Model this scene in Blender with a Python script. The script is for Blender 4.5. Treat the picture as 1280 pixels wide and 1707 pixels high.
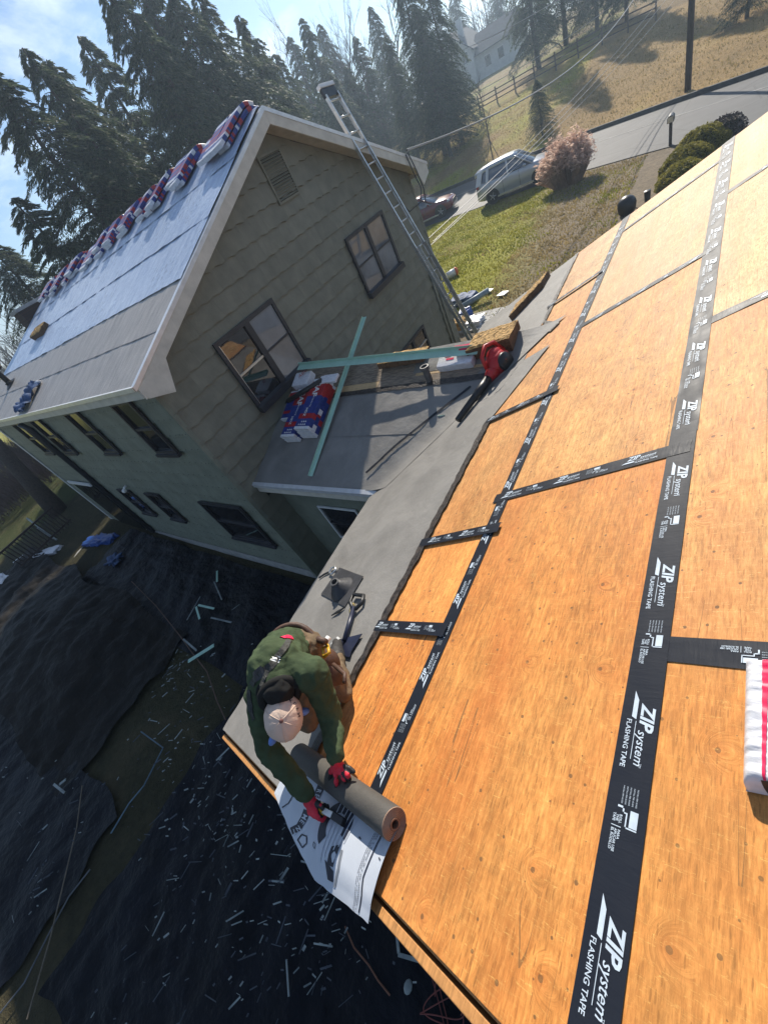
import bpy, math, random
import numpy as np
from mathutils import Vector, Matrix, noise as mnoise

random.seed(7); rng = np.random.default_rng(7)
scene = bpy.context.scene
col = scene.collection
for o in list(bpy.data.objects): bpy.data.objects.remove(o)

# ------------------------------------------------------------------ camera
F_PX = 672.876
# rows: camera right, down, forward in world axes (X along the main ridge, Y along the garage eave, Z up)
RC = np.array([[0.78806298, 0.46035505, -0.408693], [0.08761772, -0.74102011, -0.66574194], [-0.60932739, 0.48883784, -0.62430577]])
GP = math.radians(23.795)                                   # garage roof pitch
CAM = np.array([-math.sin(GP) * 1.6, 0.0, math.cos(GP) * 1.6 + 4.6])
cd = bpy.data.cameras.new('camera'); cam = bpy.data.objects.new('camera', cd); col.objects.link(cam)
cd.sensor_fit = 'HORIZONTAL'; cd.sensor_width = 36.0; cd.lens = F_PX / 1280.0 * 36.0
cd.clip_start = 0.05; cd.clip_end = 5000
mw = Matrix.Identity(4)
for i in range(3):
    mw[i][0] = RC[0][i]; mw[i][1] = -RC[1][i]; mw[i][2] = -RC[2][i]; mw[i][3] = CAM[i]
cam.matrix_world = mw
scene.camera = cam

# ------------------------------------------------------------------ sky, sun, exposure
SUN_EL = math.radians(33.5); SUN_AZ = math.radians(23.0)      # azimuth from +Y towards -X
SUN_DIR = Vector((-math.sin(SUN_AZ) * math.cos(SUN_EL), math.cos(SUN_AZ) * math.cos(SUN_EL), math.sin(SUN_EL)))
world = bpy.data.worlds.new('World'); scene.world = world; world.use_nodes = True
wn = world.node_tree.nodes; wl = world.node_tree.links; wn.clear()
sky = wn.new('ShaderNodeTexSky'); sky.sky_type = 'NISHITA'; sky.sun_disc = False
sky.sun_elevation = SUN_EL; sky.sun_rotation = -SUN_AZ; sky.dust_density = 0.2; sky.ozone_density = 4.0; sky.air_density = 1.0; sky.altitude = 150
bg = wn.new('ShaderNodeBackground'); bg.inputs['Strength'].default_value = 0.085
wo = wn.new('ShaderNodeOutputWorld')
# broken white cloud over the blue, in sky coordinates
tc = wn.new('ShaderNodeTexCoord'); mp = wn.new('ShaderNodeMapping'); mp.inputs['Scale'].default_value = (1.9, 1.9, 4.2); mp.inputs['Location'].default_value = (0.62, 0.25, 0.4)
cn = wn.new('ShaderNodeTexNoise'); cn.inputs['Scale'].default_value = 2.1; cn.inputs['Detail'].default_value = 9; cn.inputs['Roughness'].default_value = 0.58; cn.inputs['Distortion'].default_value = 0.35
cr = wn.new('ShaderNodeValToRGB'); cr.color_ramp.elements[0].position = 0.515; cr.color_ramp.elements[1].position = 0.70
mx = wn.new('ShaderNodeMix'); mx.data_type = 'RGBA'
wl.new(tc.outputs['Generated'], mp.inputs['Vector']); wl.new(mp.outputs[0], cn.inputs['Vector']); wl.new(cn.outputs['Fac'], cr.inputs[0])
cs = wn.new('ShaderNodeMath'); cs.operation = 'MULTIPLY'; cs.inputs[1].default_value = 0.85
wl.new(cr.outputs['Color'], cs.inputs[0]); wl.new(cs.outputs[0], mx.inputs['Factor'])
wl.new(sky.outputs[0], mx.inputs['A']); mx.inputs['B'].default_value = (9.0, 9.9, 11.0, 1)
wl.new(mx.outputs['Result'], bg.inputs['Color']); wl.new(bg.outputs[0], wo.inputs['Surface'])

sd = bpy.data.lights.new('sun', 'SUN'); sun = bpy.data.objects.new('sun', sd); col.objects.link(sun)
sd.energy = 5.0; sd.angle = math.radians(0.55); sd.color = (1.0, 0.92, 0.80)
sun.rotation_euler = (-SUN_DIR).to_track_quat('-Z', 'Y').to_euler(); sun.location = (0, 0, 30)
scene.view_settings.view_transform = 'Standard'; scene.view_settings.look = 'None'
scene.view_settings.exposure = 0.56; scene.view_settings.gamma = 1.0
scene.render.resolution_x = 767; scene.render.resolution_y = 1024

# ------------------------------------------------------------------ helpers
def ray(px, py):
    d = RC.T @ np.array([px - 640.0, py - 853.5, F_PX]); return d / np.linalg.norm(d)
def hit(px, py, n, p0):
    r = ray(px, py); n = np.array(n, float); return CAM + r * (((np.array(p0, float) - CAM) @ n) / (r @ n))
def on_z(px, py, z=0.2): return hit(px, py, (0, 0, 1), (0, 0, z))
def on_y(px, py, y): return hit(px, py, (0, 1, 0), (0, y, 0))
def on_x(px, py, x): return hit(px, py, (1, 0, 0), (x, 0, 0))
CG, SG = math.cos(GP), math.sin(GP)
def RF(u, v, h=0.0):                                         # garage roof coordinates: up-slope, along eave, off the deck
    return np.array([CG * u - SG * h, v, 4.6 + SG * u + CG * h])
RU = Vector((CG, 0, SG)); RV = Vector((0, 1, 0)); RN = Vector((-SG, 0, CG))
MP = math.radians(22.6); CM, SM = math.cos(MP), math.sin(MP)
def MF(x, s, h=0.0):                                         # main roof, slope facing the yard
    return np.array([x, 2.42 + CM * s - SM * h, 5.15 + SM * s + CM * h])
BP = math.radians(20.3); CB, SB = math.cos(BP), math.sin(BP)
def BF(x, s, h=0.0):                                         # breezeway roof, slope facing the yard
    return np.array([x, 2.95 + CB * s - SB * h, 2.73 + SB * s + CB * h])
BN = Vector((0, -SB, CB)); BS = Vector((0, CB, SB))
MN = Vector((0, -SM, CM)); MS = Vector((0, CM, SM))
def on_bf(px, py, h=0.0): return hit(px, py, (0, -SB, CB), BF(0, 0, h))
def on_rf(px, py, h=0.0): return hit(px, py, RN, RF(0, 0, h))
def on_mf(px, py, h=0.0): return hit(px, py, (0, -SM, CM), MF(0, 0, h))

class MB:
    def __init__(s): s.v = []; s.f = []; s.m = []
    def add(s, vs, fs, m=0):
        b = len(s.v); s.v += [tuple(float(c) for c in p) for p in vs]
        s.f += [tuple(b + i for i in f) for f in fs]; s.m += [m] * len(fs); return s
    def obox(s, p, a, b, c, m=0):                             # corner and three edge vectors
        p, a, b, c = (np.array(t, float) for t in (p, a, b, c))
        if np.dot(np.cross(a, b), c) < 0: p = p + c; c = -c
        vs = [p, p + a, p + a + b, p + b, p + c, p + a + c, p + a + b + c, p + b + c]
        return s.add(vs, [(3, 2, 1, 0), (4, 5, 6, 7), (0, 1, 5, 4), (1, 2, 6, 5), (2, 3, 7, 6), (3, 0, 4, 7)], m)
    def box(s, x0, x1, y0, y1, z0, z1, m=0):
        return s.obox((x0, y0, z0), (x1 - x0, 0, 0), (0, y1 - y0, 0), (0, 0, z1 - z0), m)
    def cbox(s, c, a, b, d, m=0):                             # centre and three full edge vectors
        c, a, b, d = (np.array(t, float) for t in (c, a, b, d)); return s.obox(c - (a + b + d) / 2, a, b, d, m)
    def tube(s, pts, r, n=8, m=0, caps=True, squash=None):
        pts = [Vector(p) for p in pts]; k = len(pts); rs = r if hasattr(r, '__len__') else [r] * k
        vs = []; prev = None
        for i, p in enumerate(pts):
            t = (pts[min(i + 1, k - 1)] - pts[max(i - 1, 0)]).normalized()
            if prev is None: a = t.orthogonal().normalized()
            else:
                a = prev - t * prev.dot(t); a = a.normalized() if a.length > 1e-6 else t.orthogonal().normalized()
            prev = a; b = t.cross(a)
            for j in range(n):
                th = 2 * math.pi * j / n; vs.append(p + (a * math.cos(th) + b * math.sin(th)) * rs[i])
        fs = [(i * n + j, i * n + (j + 1) % n, (i + 1) * n + (j + 1) % n, (i + 1) * n + j) for i in range(k - 1) for j in range(n)]
        if caps: fs += [tuple(range(n - 1, -1, -1)), tuple((k - 1) * n + j for j in range(n))]
        return s.add(vs, fs, m)
    def lathe(s, c, ax, prof, n=16, m=0, a0=None):            # prof: (radius, distance along ax)
        c = Vector(c); ax = Vector(ax).normalized(); a = ax.orthogonal().normalized() if a0 is None else Vector(a0).normalized(); b = ax.cross(a)
        vs = []
        for r, z in prof:
            for j in range(n):
                th = 2 * math.pi * j / n; vs.append(c + ax * z + (a * math.cos(th) + b * math.sin(th)) * r)
        k = len(prof)
        fs = [(i * n + j, i * n + (j + 1) % n, (i + 1) * n + (j + 1) % n, (i + 1) * n + j) for i in range(k - 1) for j in range(n)]
        if prof[0][0] > 1e-5: fs.append(tuple(range(n - 1, -1, -1)))
        if prof[-1][0] > 1e-5: fs.append(tuple((k - 1) * n + j for j in range(n)))
        return s.add(vs, fs, m)
    def ball(s, c, r, m=0, n=12, k=8, ax=None):
        r = r if hasattr(r, '__len__') else (r, r, r); c = np.array(c, float)
        A = np.eye(3) if ax is None else np.array([list(t) for t in ax])
        vs = []; 
        for i in range(k + 1):
            ph = math.pi * i / k
            for j in range(n):
                th = 2 * math.pi * j / n
                l = np.array([math.sin(ph) * math.cos(th) * r[0], math.sin(ph) * math.sin(th) * r[1], math.cos(ph) * r[2]]); vs.append(c + l @ A)
        fs = [(i * n + j, (i + 1) * n + j, (i + 1) * n + (j + 1) % n, i * n + (j + 1) % n) for i in range(k) for j in range(n)]
        return s.add(vs, fs, m)
    def grid(s, fn, nu, nv, m=0):
        vs = [fn(i / nu, j / nv) for j in range(nv + 1) for i in range(nu + 1)]
        fs = [(j * (nu + 1) + i, j * (nu + 1) + i + 1, (j + 1) * (nu + 1) + i + 1, (j + 1) * (nu + 1) + i) for j in range(nv) for i in range(nu)]
        return s.add(vs, fs, m)
    def slab(s, poly, off, m=0, ms=None):                     # polygon thickened by vector off
        off = np.array(off, float); poly = [np.array(p, float) for p in poly]; k = len(poly)
        s.add(poly + [p + off for p in poly], [tuple(range(k, 2 * k)), tuple(range(k - 1, -1, -1))], m)
        b = len(s.v) - 2 * k
        for i in range(k):
            s.f.append((b + i, b + (i + 1) % k, b + k + (i + 1) % k, b + k + i)); s.m.append(m if ms is None else ms)
        return s
    def mesh(s, name, mats, smooth=False, o=(0, 0, 0)):
        me = bpy.data.meshes.new(name)
        me.from_pydata([(x - o[0], y - o[1], z - o[2]) for x, y, z in s.v], [], s.f)
        for t in (mats if isinstance(mats, (list, tuple)) else [mats]): me.materials.append(t)
        me.polygons.foreach_set('material_index', s.m)
        if smooth: me.polygons.foreach_set('use_smooth', [True] * len(s.f))
        me.update(); return me
    def build(s, name, mats, parent=None, smooth=False, bevel=0):
        o = origin(parent); me = s.mesh(name, mats, smooth, o); ob = bpy.data.objects.new(name, me); col.objects.link(ob)
        if parent is not None: ob.parent = parent
        if bevel:
            md = ob.modifiers.new('bevel', 'BEVEL'); md.width = bevel; md.segments = 2; md.limit_method = 'ANGLE'; md.angle_limit = math.radians(40)
        return ob
def origin(p):
    t = Vector((0, 0, 0))
    while p is not None: t = t + Vector(p.location); p = p.parent
    return t
def thing(name, label, cat, loc=(0, 0, 0), group=None):
    o = bpy.data.objects.new(name, None); col.objects.link(o); o.location = Vector([float(c) for c in loc]); o.empty_display_size = 0.2
    return tag(o, label, cat, group)
def tag(o, label, cat, group=None, kind=None):
    o['label'] = label; o['category'] = cat
    if group: o['group'] = group
    if kind: o['kind'] = kind
    return o
def struct(o): o['kind'] = 'structure'; return o
def put(name, me, parent, loc, rot=None):
    ob = bpy.data.objects.new(name, me); col.objects.link(ob); ob.parent = parent
    M = Matrix.Translation(Vector([float(c) for c in loc]) - origin(parent))
    if rot is not None: M = M @ rot.to_4x4()
    ob.matrix_local = M; return ob
def basis(x, y, z):
    return Matrix((Vector(x), Vector(y), Vector(z))).transposed()
def vnoise(p, sc): return mnoise.noise(Vector((float(p[0]) * sc, float(p[1]) * sc, float(p[2]) * sc)))

def text_mesh(name, items, mat):
    """items: (text, x, y, size, shear, boldness); flat lettering as a mesh in its own XY plane"""
    vs = []; fs = []
    for t, x, y, size, shear, bold in items:
        cu = bpy.data.curves.new('lettering', 'FONT'); cu.body = t; cu.size = size; cu.shear = shear; cu.offset = bold * size; cu.resolution_u = 2
        ob = bpy.data.objects.new('lettering', cu); col.objects.link(ob)
        dg = bpy.context.evaluated_depsgraph_get(); dg.update(); me = bpy.data.meshes.new_from_object(ob.evaluated_get(dg))
        b = len(vs); vs += [(v.co.x + x, v.co.y + y, 0) for v in me.vertices]; fs += [tuple(b + i for i in p.vertices) for p in me.polygons]
        bpy.data.objects.remove(ob); bpy.data.curves.remove(cu); bpy.data.meshes.remove(me)
    return vs, fs
def mesh_of(name, vs, fs, mat):
    me = bpy.data.meshes.new(name); me.from_pydata(vs, [], fs); me.materials.append(mat); me.update(); return me

# ------------------------------------------------------------------ materials
def newmat(name):
    m = bpy.data.materials.new(name); m.use_nodes = True; nt = m.node_tree; b = nt.nodes['Principled BSDF']; return m, nt, b
def N(nt, typ, **kw):
    n = nt.nodes.new(typ)
    for k, v in kw.items():
        if k in n.inputs: n.inputs[k].default_value = v
        else: setattr(n, k, v)
    return n
def MATH(nt, op, a, b=None, c=None):
    n = nt.nodes.new('ShaderNodeMath'); n.operation = op
    for i, t in enumerate((a, b, c)):
        if t is None: continue
        if isinstance(t, (int, float)): n.inputs[i].default_value = t
        else: nt.links.new(t, n.inputs[i])
    return n.outputs[0]
def MIX(nt, f, a, b, mode='MIX'):
    n = nt.nodes.new('ShaderNodeMix'); n.data_type = 'RGBA'; n.blend_type = mode
    for k, t in (('Factor', f), ('A', a), ('B', b)):
        if isinstance(t, (int, float)): n.inputs[k].default_value = t
        elif isinstance(t, tuple): n.inputs[k].default_value = (*t[:3], 1)
        else: nt.links.new(t, n.inputs[k])
    return n.outputs['Result']
def RAMP(nt, f, p0, p1):
    n = nt.nodes.new('ShaderNodeMapRange'); n.inputs['From Min'].default_value = p0; n.inputs['From Max'].default_value = p1
    nt.links.new(f, n.inputs['Value']); return n.outputs[0]
def coords(nt, scale=(1, 1, 1), rand=True):
    t = nt.nodes.new('ShaderNodeTexCoord'); mpn = nt.nodes.new('ShaderNodeMapping'); mpn.inputs['Scale'].default_value = scale
    if rand:
        oi = nt.nodes.new('ShaderNodeObjectInfo'); r = MATH(nt, 'MULTIPLY', oi.outputs['Random'], 37.0)
        va = nt.nodes.new('ShaderNodeVectorMath'); va.operation = 'ADD'; nt.links.new(t.outputs['Object'], va.inputs[0]); nt.links.new(r, va.inputs[1]); nt.links.new(va.outputs[0], mpn.inputs[0])
    else: nt.links.new(t.outputs['Object'], mpn.inputs[0])
    return mpn.outputs[0]
def NOISE(nt, vec, scale, detail=4, rough=0.55, dist=0.0):
    n = N(nt, 'ShaderNodeTexNoise', Scale=scale, Detail=detail, Roughness=rough, Distortion=dist); nt.links.new(vec, n.inputs['Vector']); return n.outputs['Fac']
def BUMP(nt, b, h, strength=0.3, dist=0.01):
    n = N(nt, 'ShaderNodeBump', Strength=strength, Distance=dist); nt.links.new(h, n.inputs['Height']); nt.links.new(n.outputs[0], b.inputs['Normal'])
def mat(name, c, rough=0.6, var=0.25, scale=6.0, bump=0.0, bscale=30.0, stretch=(1, 1, 1), spec=0.4, metal=0.0, tone=None, bdist=0.01, objvar=0.0):
    m, nt, b = newmat(name); v = coords(nt, stretch)
    f = RAMP(nt, NOISE(nt, v, scale, 6), 0.3, 0.7); c2 = tone or tuple(x * (1 + var) for x in c); c1 = tuple(x * (1 - var) for x in c)
    cc = MIX(nt, f, c1, c2)
    if objvar:
        oi = nt.nodes.new('ShaderNodeObjectInfo'); cc = MIX(nt, 1.0, cc, MATH(nt, 'MULTIPLY_ADD', oi.outputs['Random'], 2 * objvar, 1 - objvar), 'MULTIPLY')
    nt.links.new(cc, b.inputs['Base Color']); b.inputs['Roughness'].default_value = rough; b.inputs['Specular IOR Level'].default_value = spec; b.inputs['Metallic'].default_value = metal
    if bump: BUMP(nt, b, NOISE(nt, v, bscale, 5), bump, bdist)
    return m
def plywood_mat(name, c_lo, c_hi, c_pale):
    m, nt, b = newmat(name); base = coords(nt, (1, 1, 1))
    vo = N(nt, 'ShaderNodeTexVoronoi', Scale=2.3, Randomness=1.0, voronoi_dimensions='2D'); nt.links.new(base, vo.inputs['Vector'])
    kd = vo.outputs['Distance']; pick = nt.nodes.new('ShaderNodeSeparateColor'); nt.links.new(vo.outputs['Color'], pick.inputs[0])
    has = MATH(nt, 'GREATER_THAN', pick.outputs[0], 0.45)
    sw = MATH(nt, 'MULTIPLY', MATH(nt, 'SUBTRACT', 1.0, RAMP(nt, kd, 0.0, 0.15)), has)         # grain swirls round the knots
    sp = nt.nodes.new('ShaderNodeSeparateXYZ'); nt.links.new(base, sp.inputs[0])
    cx = nt.nodes.new('ShaderNodeCombineXYZ')
    nt.links.new(MATH(nt, 'ADD', MATH(nt, 'MULTIPLY', sp.outputs[0], 1.0), MATH(nt, 'MULTIPLY', sw, 0.10)), cx.inputs[0])
    nt.links.new(MATH(nt, 'MULTIPLY', sp.outputs[1], 0.13), cx.inputs[1]); nt.links.new(sp.outputs[2], cx.inputs[2])
    g1 = NOISE(nt, cx.outputs[0], 5.5, 5, 0.55, 0.5); g2 = NOISE(nt, cx.outputs[0], 85.0, 8, 0.72, 0.15); g3 = NOISE(nt, coords(nt, (1, 0.09, 1)), 230.0, 3, 0.7)
    rings = N(nt, 'ShaderNodeTexWave', Scale=5.0, Distortion=9.0, Detail=3.0); rings.inputs['Detail Scale'].default_value = 0.9; nt.links.new(cx.outputs[0], rings.inputs['Vector'])
    big = RAMP(nt, NOISE(nt, base, 1.3, 3), 0.35, 0.68)
    cc = MIX(nt, RAMP(nt, g1, 0.3, 0.72), c_lo, c_hi)
    cc = MIX(nt, MATH(nt, 'MULTIPLY', rings.outputs['Fac'], 0.16), cc, tuple(x * 0.62 for x in c_lo))
    cc = MIX(nt, MATH(nt, 'MULTIPLY', RAMP(nt, g2, 0.45, 0.75), 0.5), cc, c_pale)
    cc = MIX(nt, MATH(nt, 'MULTIPLY', RAMP(nt, g2, 0.48, 0.26), 0.8), cc, tuple(x * 0.5 for x in c_lo))
    cc = MIX(nt, MATH(nt, 'MULTIPLY', big, 0.35), cc, c_pale)
    cc = MIX(nt, MATH(nt, 'MULTIPLY', RAMP(nt, g3, 0.52, 0.72), 0.55), cc, tuple(x * 0.48 for x in c_lo))
    vn = N(nt, 'ShaderNodeTexVoronoi', Scale=90.0, Randomness=1.0, voronoi_dimensions='2D'); nt.links.new(coords(nt, (1, 0.16, 1)), vn.inputs['Vector']); pn = nt.nodes.new('ShaderNodeSeparateColor'); nt.links.new(vn.outputs['Color'], pn.inputs[0])
    nick = MATH(nt, 'LESS_THAN', vn.outputs['Distance'], 0.22)
    cc = MIX(nt, MATH(nt, 'MULTIPLY', MATH(nt, 'MULTIPLY', nick, MATH(nt, 'GREATER_THAN', pn.outputs[0], 0.80)), 0.6), cc, tuple(x * 0.36 for x in c_lo))
    cc = MIX(nt, MATH(nt, 'MULTIPLY', MATH(nt, 'MULTIPLY', nick, MATH(nt, 'LESS_THAN', pn.outputs[0], 0.09)), 0.35), cc, c_pale)
    def mulmap(c, f, a, b, lo, hi):
        n = nt.nodes.new('ShaderNodeMapRange'); n.inputs['From Min'].default_value = a; n.inputs['From Max'].default_value = b; n.inputs['To Min'].default_value = lo; n.inputs['To Max'].default_value = hi; nt.links.new(f, n.inputs['Value']); return MIX(nt, 1.0, c, n.outputs[0], 'MULTIPLY')
    cc = mulmap(cc, g2, 0.34, 0.64, 0.68, 1.16)
    cc = mulmap(cc, NOISE(nt, coords(nt, (1, 0.4, 1)), 5.0, 7, 0.72, 0.5), 0.32, 0.68, 0.66, 1.18)
    cc = mulmap(cc, NOISE(nt, coords(nt, (1, 0.22, 1)), 26.0, 5, 0.7, 1.2), 0.32, 0.68, 0.80, 1.12)
    red = RAMP(nt, NOISE(nt, coords(nt, (1, 0.3, 1)), 2.6, 4, 0.6, 0.4), 0.48, 0.68)
    cc = MIX(nt, MATH(nt, 'MULTIPLY', red, 0.45), cc, (c_lo[0] * 0.95, c_lo[1] * 0.72, c_lo[2] * 0.8))
    blot = RAMP(nt, NOISE(nt, base, 3.1, 6, 0.7, 0.6), 0.60, 0.78)
    cc = MIX(nt, MATH(nt, 'MULTIPLY', blot, 0.75), cc, tuple(x * 0.55 for x in c_lo))
    mott = RAMP(nt, NOISE(nt, base, 16.0, 5, 0.7, 0.8), 0.42, 0.70)
    cc = MIX(nt, MATH(nt, 'MULTIPLY', mott, 0.42), cc, tuple(x * 0.62 for x in c_lo))
    halo = MATH(nt, 'MULTIPLY', MATH(nt, 'SUBTRACT', 1.0, RAMP(nt, kd, 0.015, 0.085)), has)
    cc = MIX(nt, MATH(nt, 'MULTIPLY', halo, 0.35), cc, (c_lo[0] * 0.72, c_lo[1] * 0.45, c_lo[2] * 0.4))
    core = MATH(nt, 'MULTIPLY', MATH(nt, 'LESS_THAN', MATH(nt, 'ADD', kd, MATH(nt, 'MULTIPLY', g2, 0.02)), 0.030), has)
    cc = MIX(nt, MATH(nt, 'MULTIPLY', core, 0.85), cc, (0.09, 0.035, 0.018))
    vs = N(nt, 'ShaderNodeTexVoronoi', Scale=11.0, Randomness=1.0, voronoi_dimensions='2D'); nt.links.new(base, vs.inputs['Vector'])
    ps = nt.nodes.new('ShaderNodeSeparateColor'); nt.links.new(vs.outputs['Color'], ps.inputs[0])
    hole = MATH(nt, 'MULTIPLY', MATH(nt, 'LESS_THAN', vs.outputs['Distance'], MATH(nt, 'MULTIPLY_ADD', ps.outputs[0], 0.06, 0.022)), MATH(nt, 'GREATER_THAN', ps.outputs[1], 0.60))
    cc = MIX(nt, MATH(nt, 'MULTIPLY', hole, 0.85), cc, (0.06, 0.03, 0.02))
    ck = NOISE(nt, coords(nt, (1, 0.022, 1)), 8.0, 2, 0.4, 0.0)
    crack = MATH(nt, 'MULTIPLY', MATH(nt, 'LESS_THAN', MATH(nt, 'ABSOLUTE', MATH(nt, 'SUBTRACT', ck, 0.5)), 0.0013), MATH(nt, 'GREATER_THAN', NOISE(nt, base, 1.2, 2), 0.50))
    cc = MIX(nt, MATH(nt, 'MULTIPLY', crack, 0.8), cc, (0.10, 0.045, 0.02))
    sc = coords(nt, (3, 40, 1)); scr = MATH(nt, 'LESS_THAN', MATH(nt, 'ABSOLUTE', MATH(nt, 'SUBTRACT', NOISE(nt, sc, 1.6, 3, 0.5, 1.4), 0.56)), 0.004)
    cc = MIX(nt, MATH(nt, 'MULTIPLY', scr, 0.5), cc, tuple(min(1, x * 1.35) for x in c_pale))
    oi = nt.nodes.new('ShaderNodeObjectInfo')
    cc = MIX(nt, MATH(nt, 'MULTIPLY', oi.outputs['Random'], 0.30), cc, tuple(x * 0.9 for x in c_pale))
    cc = MIX(nt, 1.0, cc, MATH(nt, 'MULTIPLY_ADD', MATH(nt, 'FRACT', MATH(nt, 'MULTIPLY', oi.outputs['Random'], 7.3)), 0.22, 0.86), 'MULTIPLY')
    b.inputs['Sheen Weight'].default_value = 0.16; b.inputs['Sheen Roughness'].default_value = 0.45; b.inputs['Sheen Tint'].default_value = (1.0, 0.9, 0.75, 1)
    nt.links.new(cc, b.inputs['Base Color']); b.inputs['Specular IOR Level'].default_value = 0.24
    nt.links.new(MATH(nt, 'MULTIPLY_ADD', g1, 0.2, 0.48), b.inputs['Roughness'])
    lump = NOISE(nt, base, 7.0, 3, 0.6)
    hgt = MATH(nt, 'ADD', MATH(nt, 'MULTIPLY', g2, 0.5), MATH(nt, 'ADD', MATH(nt, 'MULTIPLY', lump, 1.4), MATH(nt, 'MULTIPLY', MATH(nt, 'ADD', core, MATH(nt, 'ADD', hole, crack)), -0.8)))
    BUMP(nt, b, hgt, 0.5, 0.006)
    return m
M_PLY = plywood_mat('plywood', (0.64, 0.180, 0.030), (0.88, 0.325, 0.066), (0.97, 0.50, 0.15))
M_PLY_PALE = plywood_mat('pale_plywood', (0.60, 0.275, 0.080), (0.83, 0.475, 0.19), (0.92, 0.65, 0.34))  # paler plywood colour for the panels farthest along the eave
M_PLY_MID = plywood_mat('mid_tone_plywood', (0.60, 0.215, 0.045), (0.80, 0.375, 0.105), (0.90, 0.53, 0.20))  # in-between plywood colour for the middle panels
M_PLYEDGE = mat('plywood_edge', (0.16, 0.07, 0.03), 0.8, 0.4, 40, 0.4, 60, (1, 1, 6))
M_LUMBER = mat('lumber', (0.50, 0.24, 0.08), 0.6, 0.3, 14, 0.3, 50, (6, 1, 6))
M_OLDWOOD = mat('old_wood', (0.24, 0.19, 0.14), 0.8, 0.45, 9, 0.5, 30, (1, 6, 6))
M_PINE = mat('pine_board', (0.55, 0.38, 0.2), 0.6, 0.25, 12, 0.2, 40, (1, 8, 8))

def tape_mat():
    m, nt, b = newmat('flashing_tape_film'); v = coords(nt, (1, 1, 1)); vs = coords(nt, (14, 2.5, 1))
    b.inputs['Base Color'].default_value = (0.013, 0.016, 0.024, 1); b.inputs['Specular IOR Level'].default_value = 0.22
    nt.links.new(MATH(nt, 'MULTIPLY_ADD', NOISE(nt, v, 8, 3), 0.28, 0.34), b.inputs['Roughness'])
    w = MATH(nt, 'ADD', NOISE(nt, vs, 3.0, 4, 0.6, 0.8), MATH(nt, 'MULTIPLY', NOISE(nt, v, 42, 3), 0.25)); BUMP(nt, b, w, 0.20, 0.005); return m
M_TAPE = tape_mat()
M_TAPE2 = mat('felt_edge_tape', (0.03, 0.027, 0.025), 0.45, 0.7, 25, 0.7, 40, (1, 1, 1), tone=(0.075, 0.06, 0.05))
M_PRINT = mat('pale_blue_print', (0.50, 0.58, 0.66), 0.45, 0.12, 30)
M_DARKPRINT = mat('dark_blue_print', (0.018, 0.022, 0.04), 0.5, 0.2, 30)

def felt_mat(name, c, st=(1, 1, 1), rough=0.55, spec=0.4, lo=0.75):
    m, nt, b = newmat(name); v = coords(nt, st, False)
    f = NOISE(nt, v, 1.6, 8, 0.62, 0.3); g = NOISE(nt, v, 240, 2); d = NOISE(nt, v, 6, 6, 0.7)
    cc = MIX(nt, RAMP(nt, f, 0.3, 0.72), tuple(x * lo for x in c), tuple(x * 1.22 for x in c))
    cc = MIX(nt, MATH(nt, 'MULTIPLY', RAMP(nt, g, 0.35, 0.7), 0.35), cc, tuple(x * 0.7 for x in c))
    cc = MIX(nt, MATH(nt, 'MULTIPLY', RAMP(nt, d, 0.58, 0.8), 0.4), cc, tuple(x * 1.5 for x in c))
    nt.links.new(cc, b.inputs['Base Color']); b.inputs['Roughness'].default_value = rough; b.inputs['Specular IOR Level'].default_value = spec
    BUMP(nt, b, MATH(nt, 'ADD', MATH(nt, 'MULTIPLY', f, 2.0), MATH(nt, 'ADD', MATH(nt, 'MULTIPLY', d, 0.6), MATH(nt, 'MULTIPLY', g, 0.08))), 0.5, 0.02); return m
M_FELT = felt_mat('grey_underlayment', (0.225, 0.216, 0.200), rough=0.62, spec=0.3)
M_FELT_MAIN = felt_mat('weathered_felt', (0.38, 0.35, 0.315), (5, 1, 1), 0.45, 0.5, 0.72)
M_VALLEY = felt_mat('membrane', (0.15, 0.14, 0.125), (1, 1, 1), 0.45, 0.5)

def silver_mat():
    m, nt, b = newmat('silver_underlayment'); v = coords(nt, (1, 1, 1), False); vs = coords(nt, (5.0, 0.9, 0.9), False)
    f = NOISE(nt, vs, 2.2, 6, 0.6, 0.4)
    cc = MIX(nt, RAMP(nt, f, 0.3, 0.7), (0.35, 0.44, 0.60), (0.57, 0.66, 0.79))
    pr = coords(nt, (9, 3, 3), False); br = N(nt, 'ShaderNodeTexVoronoi', Scale=2.0); nt.links.new(pr, br.inputs['Vector'])
    mk = MATH(nt, 'MULTIPLY', MATH(nt, 'LESS_THAN', br.outputs['Distance'], 0.28), MATH(nt, 'GREATER_THAN', NOISE(nt, v, 1.1, 2), 0.53))
    cc = MIX(nt, MATH(nt, 'MULTIPLY', mk, 0.45), cc, (0.14, 0.17, 0.23))
    nt.links.new(cc, b.inputs['Base Color']); b.inputs['Roughness'].default_value = 0.30; b.inputs['Specular IOR Level'].default_value = 0.8
    BUMP(nt, b, MATH(nt, 'ADD', f, MATH(nt, 'MULTIPLY', NOISE(nt, v, 9, 5), 0.35)), 0.6, 0.05); return m
M_SILVER = silver_mat()
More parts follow.
